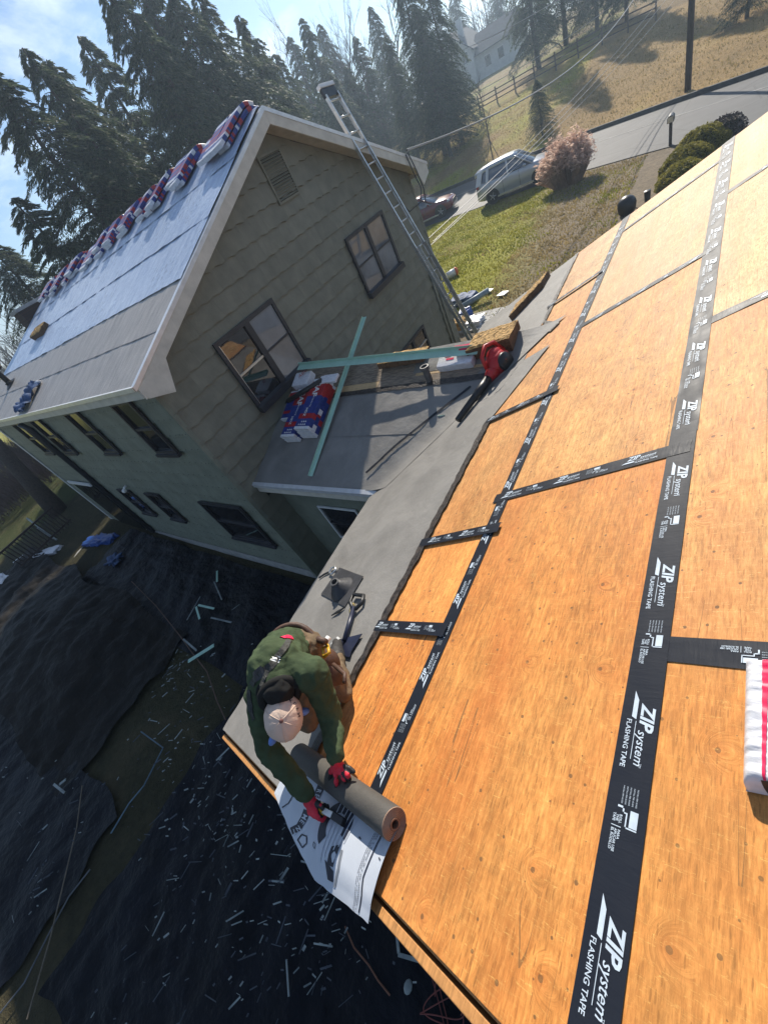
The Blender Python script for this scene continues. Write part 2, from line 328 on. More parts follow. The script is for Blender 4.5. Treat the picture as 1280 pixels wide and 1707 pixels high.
def siding_mat(name, c):
    m, nt, b = newmat(name); v = coords(nt, (1, 1, 1)); s = coords(nt, (14, 14, 1.2))
    oi = nt.nodes.new('ShaderNodeObjectInfo')
    cc = MIX(nt, RAMP(nt, NOISE(nt, v, 3.0, 5), 0.3, 0.7), tuple(x * 0.82 for x in c), tuple(x * 1.15 for x in c))
    cc = MIX(nt, MATH(nt, 'MULTIPLY', RAMP(nt, NOISE(nt, s, 3, 4), 0.5, 0.8), 0.3), cc, tuple(x * 0.6 for x in c))
    cc = MIX(nt, 1.0, cc, MATH(nt, 'MULTIPLY_ADD', oi.outputs['Random'], 0.07, 0.965), 'MULTIPLY')
    nt.links.new(cc, b.inputs['Base Color']); b.inputs['Roughness'].default_value = 0.55; b.inputs['Specular IOR Level'].default_value = 0.35
    BUMP(nt, b, NOISE(nt, s, 8, 4), 0.25, 0.01); return m
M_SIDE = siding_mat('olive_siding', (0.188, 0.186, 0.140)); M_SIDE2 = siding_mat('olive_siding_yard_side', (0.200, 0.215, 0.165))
M_BACK = mat('wall_backing', (0.055, 0.055, 0.045), 0.8)
M_TRIM = mat('cream_trim_paint', (0.58, 0.55, 0.47), 0.45, 0.12, 5, 0.15, 20)
M_SOFFIT = mat('soffit_paint', (0.42, 0.37, 0.28), 0.6, 0.15, 6)
M_DRIP = mat('white_drip_edge', (0.66, 0.67, 0.68), 0.3, 0.1, 9, 0.1, 20, metal=0.35)
M_WFRAME = mat('dark_window_frame', (0.030, 0.031, 0.036), 0.45, 0.2, 9, spec=0.5)
M_WHITE = mat('white_paint', (0.72, 0.72, 0.70), 0.4, 0.1, 8)
def glass_mat(name, c, var=0.3, rough=0.03, spec=1.0):
    m = mat(name, c, rough, var, 1.4, 0.06, 2.2, spec=spec); m.node_tree.nodes['Principled BSDF'].inputs['IOR'].default_value = 1.7; return m
M_GLASSD = glass_mat('dark_glass', (0.012, 0.013, 0.016)); M_GLASSP = glass_mat('curtained_glass', (0.16, 0.175, 0.19)); M_GLASSY = glass_mat('yard_glass', (0.010, 0.011, 0.013), spec=0.25); M_GLASSF = glass_mat('far_glass', (0.05, 0.06, 0.08))
M_ALU = mat('aluminium', (0.62, 0.62, 0.60), 0.34, 0.15, 12, 0.1, 30, metal=0.85)
M_BLACK = mat('black_plastic', (0.018, 0.018, 0.019), 0.42, 0.25, 15, 0.15, 30, spec=0.5)
M_RUBBER = mat('dark_rubber', (0.045, 0.045, 0.048), 0.5, 0.25, 15, 0.15, 40)
M_PIPE = mat('grey_pipe', (0.10, 0.10, 0.10), 0.5, 0.3, 15, 0.2, 30)
M_TEAL = mat('pale_green_painted_metal', (0.36, 0.58, 0.47), 0.38, 0.08, 7, 0.1, 30, spec=0.5)
M_RED = mat('red_plastic', (0.42, 0.012, 0.014), 0.38, 0.15, 9, spec=0.5)
M_BUNW = mat('white_wrapper', (0.66, 0.66, 0.68), 0.38, 0.14, 16, 0.25, 26, (1, 3, 1), spec=0.5)
M_BUNB = mat('blue_wrapper', (0.022, 0.040, 0.20), 0.34, 0.25, 20, 0.15, 30, spec=0.5)
M_BUNR = mat('red_wrapper', (0.36, 0.016, 0.022), 0.34, 0.2, 20, 0.15, 30, spec=0.5)
M_BUNP = mat('pink_print', (0.75, 0.02, 0.09), 0.4, 0.1, 20)
M_INSUL = mat('brown_sheathing_scrap', (0.46, 0.28, 0.10), 0.85, 0.55, 22, 1.0, 24, (1, 1, 1), bdist=0.05)
M_INSUL2 = mat('scrap_edge', (0.13, 0.075, 0.04), 0.85, 0.4, 20, 0.6, 30)
M_CONC = mat('concrete', (0.33, 0.32, 0.30), 0.8, 0.2, 8, 0.3, 40)
M_BRICK = None
def brick_mat():
    m, nt, b = newmat('dark_brick'); t = nt.nodes.new('ShaderNodeTexCoord'); br = N(nt, 'ShaderNodeTexBrick', Scale=1.0); br.inputs['Color1'].default_value = (0.05, 0.028, 0.022, 1); br.inputs['Color2'].default_value = (0.075, 0.04, 0.03, 1); br.inputs['Mortar'].default_value = (0.035, 0.03, 0.028, 1)
    br.inputs['Brick Width'].default_value = 0.22; br.inputs['Row Height'].default_value = 0.075; br.inputs['Mortar Size'].default_value = 0.01
    mpn = nt.nodes.new('ShaderNodeMapping'); mpn.inputs['Rotation'].default_value = (math.pi / 2, 0, 0); nt.links.new(t.outputs['Object'], mpn.inputs[0]); nt.links.new(mpn.outputs[0], br.inputs['Vector']); nt.links.new(br.outputs['Color'], b.inputs['Base Color']); b.inputs['Roughness'].default_value = 0.85
    BUMP(nt, b, br.outputs['Fac'], -0.5, 0.01); return m
M_BRICK = brick_mat()
def asphalt_mat():
    m, nt, b = newmat('asphalt'); v = coords(nt, (1, 1, 1), False); f = NOISE(nt, v, 0.5, 8, 0.65); g = NOISE(nt, v, 60, 2)
    st = coords(nt, (0.35, 1.6, 1), False); s = NOISE(nt, st, 0.8, 5, 0.6, 0.3)
    cc = MIX(nt, RAMP(nt, f, 0.3, 0.7), (0.050, 0.049, 0.048), (0.085, 0.083, 0.08)); cc = MIX(nt, MATH(nt, 'MULTIPLY', RAMP(nt, s, 0.5, 0.7), 0.45), cc, (0.125, 0.122, 0.116))
    cc = MIX(nt, MATH(nt, 'MULTIPLY', g, 0.3), cc, (0.06, 0.06, 0.06))
    ck = N(nt, 'ShaderNodeTexVoronoi', Scale=0.32, feature='DISTANCE_TO_EDGE'); nt.links.new(v, ck.inputs['Vector'])
    cc = MIX(nt, MATH(nt, 'MULTIPLY', MATH(nt, 'LESS_THAN', ck.outputs['Distance'], 0.012), 0.6), cc, (0.03, 0.03, 0.03))
    nt.links.new(cc, b.inputs['Base Color']); b.inputs['Roughness'].default_value = 0.75; BUMP(nt, b, g, 0.3, 0.01); return m
M_ASPH = asphalt_mat()
def ground_mat():
    m, nt, b = newmat('lawn_and_soil'); v = coords(nt, (1, 1, 1), False)
    at = nt.nodes.new('ShaderNodeAttribute'); at.attribute_name = 'Col'
    f = NOISE(nt, v, 0.55, 8, 0.65, 0.4); g = NOISE(nt, v, 7.0, 6, 0.7); h = NOISE(nt, v, 30.0, 4, 0.6)
    cc = MIX(nt, 1.0, at.outputs['Color'], MATH(nt, 'MULTIPLY_ADD', g, 1.5, 0.28), 'MULTIPLY')
    cc = MIX(nt, MATH(nt, 'MULTIPLY', RAMP(nt, f, 0.52, 0.72), 0.45), cc, (0.16, 0.125, 0.07))
    cc = MIX(nt, MATH(nt, 'MULTIPLY', RAMP(nt, h, 0.55, 0.75), 0.35), cc, (0.05, 0.05, 0.025))
    nt.links.new(cc, b.inputs['Base Color']); b.inputs['Roughness'].default_value = 0.9; b.inputs['Specular IOR Level'].default_value = 0.15
    BUMP(nt, b, MATH(nt, 'ADD', g, MATH(nt, 'MULTIPLY', h, 0.5)), 0.9, 0.09); return m
M_GROUND = ground_mat()
def leaf_mat(name, c1, c2, trans=0.45):
    m, nt, b = newmat(name); v = coords(nt, (1, 1, 1)); oi = nt.nodes.new('ShaderNodeObjectInfo')
    cc = MIX(nt, RAMP(nt, NOISE(nt, v, 1.3, 4), 0.35, 0.65), c1, c2)
    cc = MIX(nt, MATH(nt, 'MULTIPLY', RAMP(nt, NOISE(nt, v, 9, 2), 0.4, 0.7), 0.4), cc, tuple(x * 0.55 for x in c1))
    nt.links.new(cc, b.inputs['Base Color']); b.inputs['Roughness'].default_value = 0.6; b.inputs['Specular IOR Level'].default_value = 0.3
    tr = nt.nodes.new('ShaderNodeBsdfTranslucent'); nt.links.new(cc, tr.inputs['Color']); ms = nt.nodes.new('ShaderNodeMixShader'); ms.inputs[0].default_value = trans
    out = nt.nodes['Material Output']; nt.links.new(b.outputs[0], ms.inputs[1]); nt.links.new(tr.outputs[0], ms.inputs[2]); nt.links.new(ms.outputs[0], out.inputs['Surface']); return m
M_SPRUCE = leaf_mat('spruce_needles', (0.036, 0.060, 0.034), (0.070, 0.096, 0.048)); M_SPRUCE2 = leaf_mat('paler_spruce_needles', (0.085, 0.115, 0.06), (0.16, 0.175, 0.09))
M_BARK = mat('bark', (0.075, 0.058, 0.045), 0.9, 0.4, 8, 0.8, 20, (4, 4, 1)); M_TWIG = mat('bare_twigs', (0.11, 0.085, 0.075), 0.9, 0.3, 3)
M_BOX = leaf_mat('boxwood_leaves', (0.18, 0.17, 0.03), (0.36, 0.31, 0.06), 0.4)
M_PLUME = leaf_mat('dry_plumes', (0.66, 0.46, 0.36), (0.86, 0.66, 0.54), 0.5); M_STRAW = leaf_mat('dry_straw', (0.40, 0.27, 0.18), (0.58, 0.40, 0.29), 0.4)
M_GRASS = leaf_mat('grass_blades', (0.18, 0.20, 0.02), (0.34, 0.31, 0.045), 0.45); M_GRASSD = leaf_mat('dry_grass_blades', (0.30, 0.235, 0.10), (0.48, 0.36, 0.17), 0.35)
M_TARP = mat('black_tarp', (0.0020, 0.0030, 0.0062), 0.5, 0.5, 1.5, 0.8, 3.0, (1, 1, 1), spec=0.16, bdist=0.12); M_TARP2 = mat('ghost_brown_tarp', (0.012, 0.010, 0.0075), 0.6, 0.4, 1.2, 0.7, 2.2, spec=0.14, bdist=0.15)
M_DEBRIS = mat('pale_scraps', (0.20, 0.25, 0.26), 0.6, 0.5, 3, tone=(0.36, 0.40, 0.38)); M_DEBRIS2 = mat('dark_scraps', (0.05, 0.06, 0.075), 0.7, 0.4, 3)
M_BLUE = mat('blue_tarp', (0.012, 0.06, 0.26), 0.4, 0.3, 5, 0.6, 9, spec=0.5); M_BLUEGREY = mat('faded_blue_cloth', (0.06, 0.10, 0.20), 0.7, 0.5, 9, 0.5, 20)
M_SILVERCAR = mat('silver_car_paint', (0.44, 0.47, 0.51), 0.28, 0.03, 3, spec=0.6, metal=0.25); M_REDCAR = mat('dark_red_car_paint', (0.16, 0.012, 0.016), 0.25, 0.05, 3, spec=0.6)
for mm in (M_SILVERCAR, M_REDCAR): mm.node_tree.nodes['Principled BSDF'].inputs['Coat Weight'].default_value = 0.7
M_TYRE = mat('tyre_rubber', (0.014, 0.014, 0.014), 0.7, 0.2, 9); M_RIM = mat('alloy_rim', (0.5, 0.5, 0.5), 0.3, 0.1, 9, metal=0.8); M_LAMP = mat('lamp_lens', (0.62, 0.62, 0.62), 0.12, 0.1, 9, spec=0.8); M_TAIL = mat('tail_lamp', (0.32, 0.015, 0.015), 0.2, 0.1, 9)
M_POLE = mat('pole_wood', (0.055, 0.042, 0.035), 0.85, 0.4, 5, 0.5, 20, (5, 5, 1)); M_WIRE = mat('cable', (0.30, 0.30, 0.30), 0.5, 0.1, 3)
M_FAR = mat('far_house_wall', (0.52, 0.53, 0.52), 0.7, 0.1, 3); M_FARROOF = mat('far_house_roof', (0.07, 0.075, 0.085), 0.8, 0.2, 3)
M_BLUESTORE = None
# ------------------------------------------------------------------ ground, road, hill
KERB = [(-60, 40.5), (-30, 43.4), (-21, 42.4), (-15, 41.6), (-8.9, 39.8), (-4, 37.6), (0.3, 35.4), (8, 31.0), (20, 23.5), (60, 0.0)]
def kerb_y(x): return float(np.interp(x, [k[0] for k in KERB], [k[1] for k in KERB]))
def smooth(a, b, t):
    t = min(1, max(0, (t - a) / (b - a))); return t * t * (3 - 2 * t)
def ground_z(x, y):
    z = 0.2 * smooth(7, 14, y)
    if x < -12: z += 0.055 * min(-12 - x, 30) * (1 - smooth(9, 20, y))
    d = y - kerb_y(x)
    if d > 0:
        k = 1.0 - 0.42 * smooth(-14, 2, x)
        z += k * (0.135 * min(d, 24) + 0.05 * max(0, min(d - 24, 90)))
    return z
def ground_col(x, y):
    d = y - kerb_y(x); n = vnoise((x, y, 0), 0.16) * 0.5 + vnoise((x, y, 3), 0.5) * 0.3
    green = np.array([0.26, 0.25, 0.028]); dull = np.array([0.085, 0.080, 0.042]); tan = np.array([0.30, 0.195, 0.075]); mulch = np.array([0.22, 0.175, 0.12]); dark = np.array([0.050, 0.046, 0.024]); bright = np.array([0.34, 0.32, 0.09])
    if d > 0:
        c = tan * (1 + 0.5 * n); w = smooth(-0.1, 0.35, n + (0.10 if x < -12 else -0.30)); c = c * (1 - w) + green * 1.05 * w
        if d > 26: c = c * 0.6 + np.array([0.06, 0.05, 0.03]) * 0.4
        return c
    if y < 9 and x > -24: return dark * (1 + 0.8 * n)
    if x <= -24 and y < 12:
        w = smooth(-38, -30, x); return bright * (1 - w) + np.array([0.05, 0.06, 0.02]) * w
    t = smooth(-9.2, -6.4, x + 1.6 * n + 0.13 * (y - 22))
    c = green * (1 + 0.55 * n) * (1 - t) + mulch * (1 + 0.5 * n) * t
    e = smooth(15.8, 13.6, y + 1.2 * n); c = c * (1 - e) + mulch * 0.9 * e
    return c
xs = np.unique(np.concatenate([np.linspace(-900, -120, 14), np.linspace(-120, -34, 30), np.linspace(-34, 14, 97), np.linspace(14, 60, 16), np.linspace(60, 900, 14)]))
ys = np.unique(np.concatenate([np.linspace(-900, -40, 12), np.linspace(-40, -8, 12), np.linspace(-8, 52, 121), np.linspace(52, 120, 30), np.linspace(120, 900, 16)]))
gv = [(x, y, ground_z(x, y) + (0.05 * vnoise((x, y, 1), 0.9) if (-8 < y < 60 and not (-11.5 < y - kerb_y(x) < 0.8)) else 0)) for y in ys for x in xs]
nx = len(xs); gf = [(j * nx + i, j * nx + i + 1, (j + 1) * nx + i + 1, (j + 1) * nx + i) for j in range(len(ys) - 1) for i in range(nx - 1)]
gm = bpy.data.meshes.new('ground'); gm.from_pydata(gv, [], gf); gm.materials.append(M_GROUND); gm.polygons.foreach_set('use_smooth', [True] * len(gf))
ca = gm.color_attributes.new('Col', 'FLOAT_COLOR', 'POINT')
ca.data.foreach_set('color', [c for v in gv for c in (*np.clip(ground_col(v[0], v[1]), 0, 1), 1.0)])
ground = bpy.data.objects.new('ground', gm); col.objects.link(ground); struct(ground)

def road_near_y(x): return kerb_y(x) - (9.2 if x > -7 else 9.2 + 1.2 * smooth(-7, -16, x))
mb = MB(); rx = np.linspace(-60, 30, 91); rows = []
for x in rx:
    y1 = kerb_y(x); y0 = road_near_y(x); rows.append([(x, y0 + (y1 - y0) * t, ground_z(x, y0 + (y1 - y0) * t) + 0.035 + 0.05 * math.sin(math.pi * t)) for t in np.linspace(0, 1, 7)])
mb.add([p for r in rows for p in r], [(i * 7 + j, (i + 1) * 7 + j, (i + 1) * 7 + j + 1, i * 7 + j + 1) for i in range(len(rx) - 1) for j in range(6)])
road = struct(mb.build('road', M_ASPH, smooth=True))
mb = MB()
for i in range(len(rx) - 1):
    a = np.array([rx[i], kerb_y(rx[i]), ground_z(rx[i], kerb_y(rx[i])) - 0.05]); b = np.array([rx[i + 1], kerb_y(rx[i + 1]), ground_z(rx[i + 1], kerb_y(rx[i + 1])) - 0.05])
    mb.obox(a, b - a, (0, 0.22, 0), (0, 0, 0.30))
kerb = struct(mb.build('kerb', mat('dark_kerb', (0.075, 0.07, 0.065), 0.85, 0.3, 3, 0.4, 20)))
# faint pale joint line along the asphalt
mb = MB()
for i in range(10, len(rx) - 1):
    def lp(k, dy): 
        x = rx[k]; y1 = kerb_y(x); y0 = road_near_y(x); t = 0.60; return np.array([x, y0 + (y1 - y0) * t + dy, ground_z(x, y0 + (y1 - y0) * t) + 0.035 + 0.05 * math.sin(math.pi * t) + 0.006])
    mb.add([lp(i, 0), lp(i + 1, 0), lp(i + 1, 0.16), lp(i, 0.16)], [(0, 1, 2, 3)])
struct(mb.build('road_line', mat('worn_line', (0.24, 0.235, 0.22), 0.8, 0.3, 2)))

# grass tufts over lawn and bank
def blades(name, n, region, mats, hgt, wid, label, keep=None, lean=0.6):
    V = []; Fc = []; Mi = []
    k = 0
    while k < n:
        x = random.uniform(region[0], region[1]); y = random.uniform(region[2], region[3])
        if keep and not keep(x, y): continue
        z = ground_z(x, y); h = hgt * random.uniform(0.5, 1.4); a = random.uniform(0, 6.283); w = wid * random.uniform(0.6, 1.4)
        dx, dy = math.cos(a) * w, math.sin(a) * w; l = lean * h; b = random.uniform(0, 6.283)
        i = len(V); V += [(x - dx, y - dy, z - 0.03), (x + dx, y + dy, z - 0.03), (x + math.cos(b) * l, y + math.sin(b) * l, z + h)]; Fc.append((i, i + 1, i + 2)); k += 1
        Mi.append(0 if (vnoise((x, y, 5), 0.4) + random.uniform(-.35, .35) + (0.25 if x < -8 else -0.3)) > -0.05 else 1)
    me = bpy.data.meshes.new(name); me.from_pydata(V, [], Fc)
    for m in mats: me.materials.append(m)
    me.polygons.foreach_set('material_index', Mi); o = bpy.data.objects.new(name, me); col.objects.link(o); return tag(o, label, 'grass', kind='stuff')
def on_verge(x, y): return y < road_near_y(x) - 0.3 and not (x > -7.5 and y < 13.5)
blades('lawn_grass', 42000, (-20, -4, 13.2, 31), [M_GRASS, M_GRASSD], 0.075, 0.035, 'patchy green lawn grass between the house and the road', on_verge)
blades('bank_grass', 22000, (-34, 10, 32, 62), [M_GRASSD, M_GRASSD], 0.10, 0.04, 'dry tan and green grass on the bank beyond the road', lambda x, y: y > kerb_y(x) + 0.4)
# ------------------------------------------------------------------ garage wing with the plywood roof
VN, VFAR, UR = -0.38, 7.76, 1.0
def eave_u(v): return float(np.interp(v, [-0.4, 0.2, 1.5, 3.0, 5.0, 7.8], [-4.54, -4.59, -4.70, -4.72, -4.76, -4.78]))
garage = thing('garage', 'single storey garage wing with bare orange plywood roof and black taped joints', 'building', (0, 3.7, 0))
rbas = basis(RU, RV, RN)
def panel(u0, u1, v0, v1, thick=0.016, u0b=None):
    mb = MB(); g = 0.0022; w = v1 - v0 - 2 * g; a0 = 0.0; a1 = 0.0 if u0b is None else u0b - u0; t = -thick
    vs = [(g + a0, g, t), (u1 - u0 - g, g, t), (u1 - u0 - g, g + w, t), (g + a1, g + w, t)]; vs += [(x, y, 0) for x, y, z in vs]
    mb.add(vs, [(3, 2, 1, 0), (0, 1, 5, 4), (1, 2, 6, 5), (2, 3, 7, 6), (3, 0, 4, 7)], 1); mb.add(vs[4:], [(0, 1, 2, 3)], 0)
    dh = random.uniform(-0.0015, 0.0)
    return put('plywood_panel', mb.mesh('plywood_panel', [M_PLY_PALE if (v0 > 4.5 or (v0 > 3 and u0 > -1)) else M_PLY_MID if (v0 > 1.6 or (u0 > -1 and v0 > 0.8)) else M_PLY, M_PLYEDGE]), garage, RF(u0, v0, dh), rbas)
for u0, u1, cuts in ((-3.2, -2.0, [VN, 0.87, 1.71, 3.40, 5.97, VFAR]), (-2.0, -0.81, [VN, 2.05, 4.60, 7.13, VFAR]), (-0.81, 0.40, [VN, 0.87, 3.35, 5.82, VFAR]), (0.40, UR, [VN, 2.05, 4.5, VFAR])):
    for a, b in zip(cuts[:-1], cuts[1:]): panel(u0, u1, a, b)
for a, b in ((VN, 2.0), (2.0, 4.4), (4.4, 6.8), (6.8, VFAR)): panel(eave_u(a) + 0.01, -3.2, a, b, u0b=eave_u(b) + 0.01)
# far slope behind the ridge, walls, rake boards
mb = MB(); rp = RF(UR, 0); L = 5.6
mb.obox((rp[0] + 0.003, VN, rp[2]), (L * CG, 0, -L * SG), (0, VFAR - VN, 0), (-SG * 0.02, 0, -CG * 0.02)); mb.build('rear_roof_deck', M_PLY, garage)
mb = MB(); ex = RF(-4.35, 0)[0]; ez = RF(-4.35, 0)[2] - 0.10; xr = rp[0] + 4.9
def gwall(y, yy): mb.slab([(ex, y, 0), (xr, y, 0), (xr, y, ez), (rp[0], y, rp[2] - 0.1), (ex, y, ez)], (0, yy - y, 0))
gwall(VN + 0.22, VN + 0.34); gwall(VFAR - 0.25, VFAR - 0.37)
mb.box(ex, ex + 0.12, VN + 0.345, VFAR - 0.375, 0, ez); mb.box(xr - 0.12, xr, VN + 0.345, VFAR - 0.375, 0, ez); mb.build('wall', M_SIDE2, garage)
def rake_board(v0, v1, uA, uB, h0, h1, m=M_LUMBER, name='rake_board'):
    a = RF(uA, v0, h1); mb = MB(); mb.obox(a, RF(uB, v0, h1) - a, (0, v1 - v0, 0), RF(uA, v0, h0) - a); return mb.build(name, m, garage, bevel=0.004)
rake_board(VN - 0.010, VN + 0.03, -4.50, UR, -0.15, -0.019)
rake_board(VN - 0.062, VN - 0.024, -4.52, -2.55, -0.16, -0.022); rake_board(VN - 0.062, VN - 0.024, -2.545, UR, -0.16, -0.022)
rake_board(VFAR - 0.04, VFAR - 0.003, -4.72, UR, -0.16, -0.019)
mb = MB()                                                     # eave fascia and white drip edge
vv = np.linspace(VN, VFAR, 24)
for a, b in zip(vv[:-1], vv[1:]):
    p, q = RF(eave_u(a) + 0.03, a, -0.019), RF(eave_u(b) + 0.03, b, -0.019); mb.obox(p, q - p, (0.03, 0, 0.013), (0, 0, -0.15))
mb.build('fascia', M_TRIM, garage)
mb = MB()
for a, b in zip(vv[:-1], vv[1:]):
    p, q = RF(eave_u(a) - 0.012, a, 0.0005), RF(eave_u(b) - 0.012, b, 0.0005); mb.obox(p, q - p, RF(0.05, 0) - RF(0, 0), RN * 0.0025); mb.obox(p, q - p, RF(0.004, 0) - RF(0, 0), (0, 0, -0.05))
mb.build('drip_edge', M_DRIP, garage)

# grey underlayment along the eave, in two lapped sheets
def felt_h(u, v): return 0.0045 * vnoise((u, v, 0), 1.6) + 0.0035 * vnoise((u * 0.5, v, 4), 4.0) + 0.003 * vnoise((u, v, 9), 9.0)
def wpt(px, py):
    p = on_rf(px, py); return float((p[0]) * CG + (p[2] - 4.6) * SG), float(p[1])
tipu, tipv = wpt(918, 575); e1 = wpt(893, 577); e2 = wpt(862, 612); e3 = wpt(835, 650)
def near_top(v): return float(np.interp(v, [VN, 3.3, tipv], [-2.755, -2.80, tipu]))
us_ = [-5.0, e3[0], e2[0], e1[0], tipu]; vs_ = [e3[1] - 0.3, e3[1], e2[1], e1[1], tipv]
ord_ = np.argsort(us_); us_ = [us_[i] for i in ord_]; vs_ = [vs_[i] for i in ord_]
def near_pt(s, t):
    v = VN + 0.004 + t * (tipv - VN); u = eave_u(v) - 0.004 + s * (near_top(v) - eave_u(v))
    vm = float(np.interp(u, us_, vs_)); v = min(v, vm); return RF(u, v, 0.012 + felt_h(u, v))
mb = MB().grid(near_pt, 46, 110); felt1 = mb.build('underlayment', M_FELT, garage, smooth=True)
fa = wpt(954, 430); fb = wpt(903, 541)
def far_top(v): return float(np.interp(v, [4.0, 4.6, fb[1], VFAR], [-2.72, -2.70, fb[0], fa[0] + 0.05]))
def far_pt(s, t):
    v = 4.0 + t * (VFAR - 0.004 - 4.0); u = eave_u(v) - 0.004 + s * (far_top(v) - eave_u(v)); return RF(u, v, 0.006 + 0.6 * felt_h(u, v))
MB().grid(far_pt, 30, 60).build('underlayment', M_FELT, garage, smooth=True)
def pxsheet(pts, h, m, name, th=0.002):
    mb = MB(); mb.slab([on_rf(x, y, h) for x, y in pts], RN * -th, 0); return mb.build(name, m, garage)
pxsheet([(903, 552), (908, 534), (933, 536), (917, 552)], 0.016, M_TAPE2, 'corner_flashing')
# black seal along the sheet edges
def strip(name, pts, w, h, m, seed=0, rag=0.25):
    """ragged flat strip through (u, v) points"""
    mb = MB(); r = random.Random(seed); P = []
    for (a, b) in zip(pts[:-1], pts[1:]):
        n = max(2, int(math.hypot(b[0] - a[0], b[1] - a[1]) / 0.05))
        P += [(a[0] + (b[0] - a[0]) * i / n, a[1] + (b[1] - a[1]) * i / n) for i in range(n)]
    P.append(pts[-1]); rows = []
    for i, p in enumerate(P):
        q0, q1 = P[max(0, i - 1)], P[min(len(P) - 1, i + 1)]; d = np.array([q1[0] - q0[0], q1[1] - q0[1]]); d = d / np.linalg.norm(d); nn = np.array([-d[1], d[0]])
        rows.append([RF(*(np.array(p) + nn * w * (k + r.uniform(-rag, rag) * (0.12 if abs(k) == .5 else 0))), h + r.uniform(0, 0.0025)) for k in (-.5, -.17, .17, .5)])
    mb.add([q for row in rows for q in row], [(i * 4 + j, i * 4 + j + 1, (i + 1) * 4 + j + 1, (i + 1) * 4 + j) for i in range(len(rows) - 1) for j in range(3)])
    ob = mb.build(name, m, garage, smooth=True); return ob
strip('edge_seal_tape', [(-2.745, VN + 0.25), (-2.755, 3.45)], 0.085, 0.019, M_TAPE2, 3, 1.2)
strip('edge_seal_tape', [(far_top(5.2) + 0.03, 5.45), (fa[0] + 0.08, VFAR - 0.01)], 0.06, 0.014, M_TAPE2, 4, 0.6)

# ------------------------------------------------------------------ printed flashing tape
def tape_print():
    vs, fs = text_mesh('print', [('ZIP', 0.0, 0.004, 0.064, 0.25, 0.030), ('system', 0.094, 0.002, 0.043, 0.25, 0.004), ('TM', 0.205, 0.020, 0.010, 0, 0),
        ('FLASHING TAPE', 0.062, -0.040, 0.0235, 0, 0.012), ('ROLL', 0.372, -0.014, 0.011, 0, 0.02), ('THE', 0.374, -0.024, 0.011, 0, 0.02), ('TAPE', 0.372, -0.034, 0.011, 0, 0.02),
        ('PARA', 0.416, -0.014, 0.011, 0, 0.02), ('APLICAR USE', 0.416, -0.024, 0.011, 0, 0.02), ('EL RODILLO', 0.416, -0.034, 0.011, 0, 0.02)] +
        [('INSTALL PER GUIDE', 0.285, 0.028 - 0.011 * i, 0.0062, 0, 0) for i in range(5)], None)
    def q(x0, x1, y0, y1, sh=0.0):
        b = len(vs); vs.extend([(x0, y0, 0), (x1, y0, 0), (x1 + sh * (y1 - y0), y1, 0), (x0 + sh * (y1 - y0), y1, 0)]); fs.append((b, b + 1, b + 2, b + 3))
    b = len(vs); vs.extend([(-0.045, -0.026, 0), (0.052, -0.026, 0), (0.060, -0.010, 0), (-0.012, -0.010, 0)]); fs.append((b, b + 1, b + 2, b + 3))
    q(0.066, 0.198, -0.0105, -0.0085)
    q(0.352, 0.400, 0.016, 0.040); q(0.402, 0.406, 0.004, 0.040); q(0.366, 0.406, 0.004, 0.008); q(0.362, 0.366, -0.008, 0.008); q(0.346, 0.366, -0.008, -0.003); q(0.346, 0.352, -0.024, -0.003)
    q(0.407, 0.409, -0.036, -0.006)
    head = [f for f in fs if max(vs[i][0] for i in f) < 0.27]; used = sorted({i for f in head for i in f}); mp_ = {a: b for b, a in enumerate(used)}
    rest = [f for f in fs if max(vs[i][0] for i in f) >= 0.27]; u2 = sorted({i for f in rest for i in f}); m2 = {a: b for b, a in enumerate(u2)}
    return mesh_of('lettering', [vs[i] for i in u2], [tuple(m2[i] for i in f) for f in rest], M_PRINT), mesh_of('lettering', [vs[i] for i in used], [tuple(mp_[i] for i in f) for f in head], M_PRINT)
PRINT, PRINT_HEAD = tape_print()
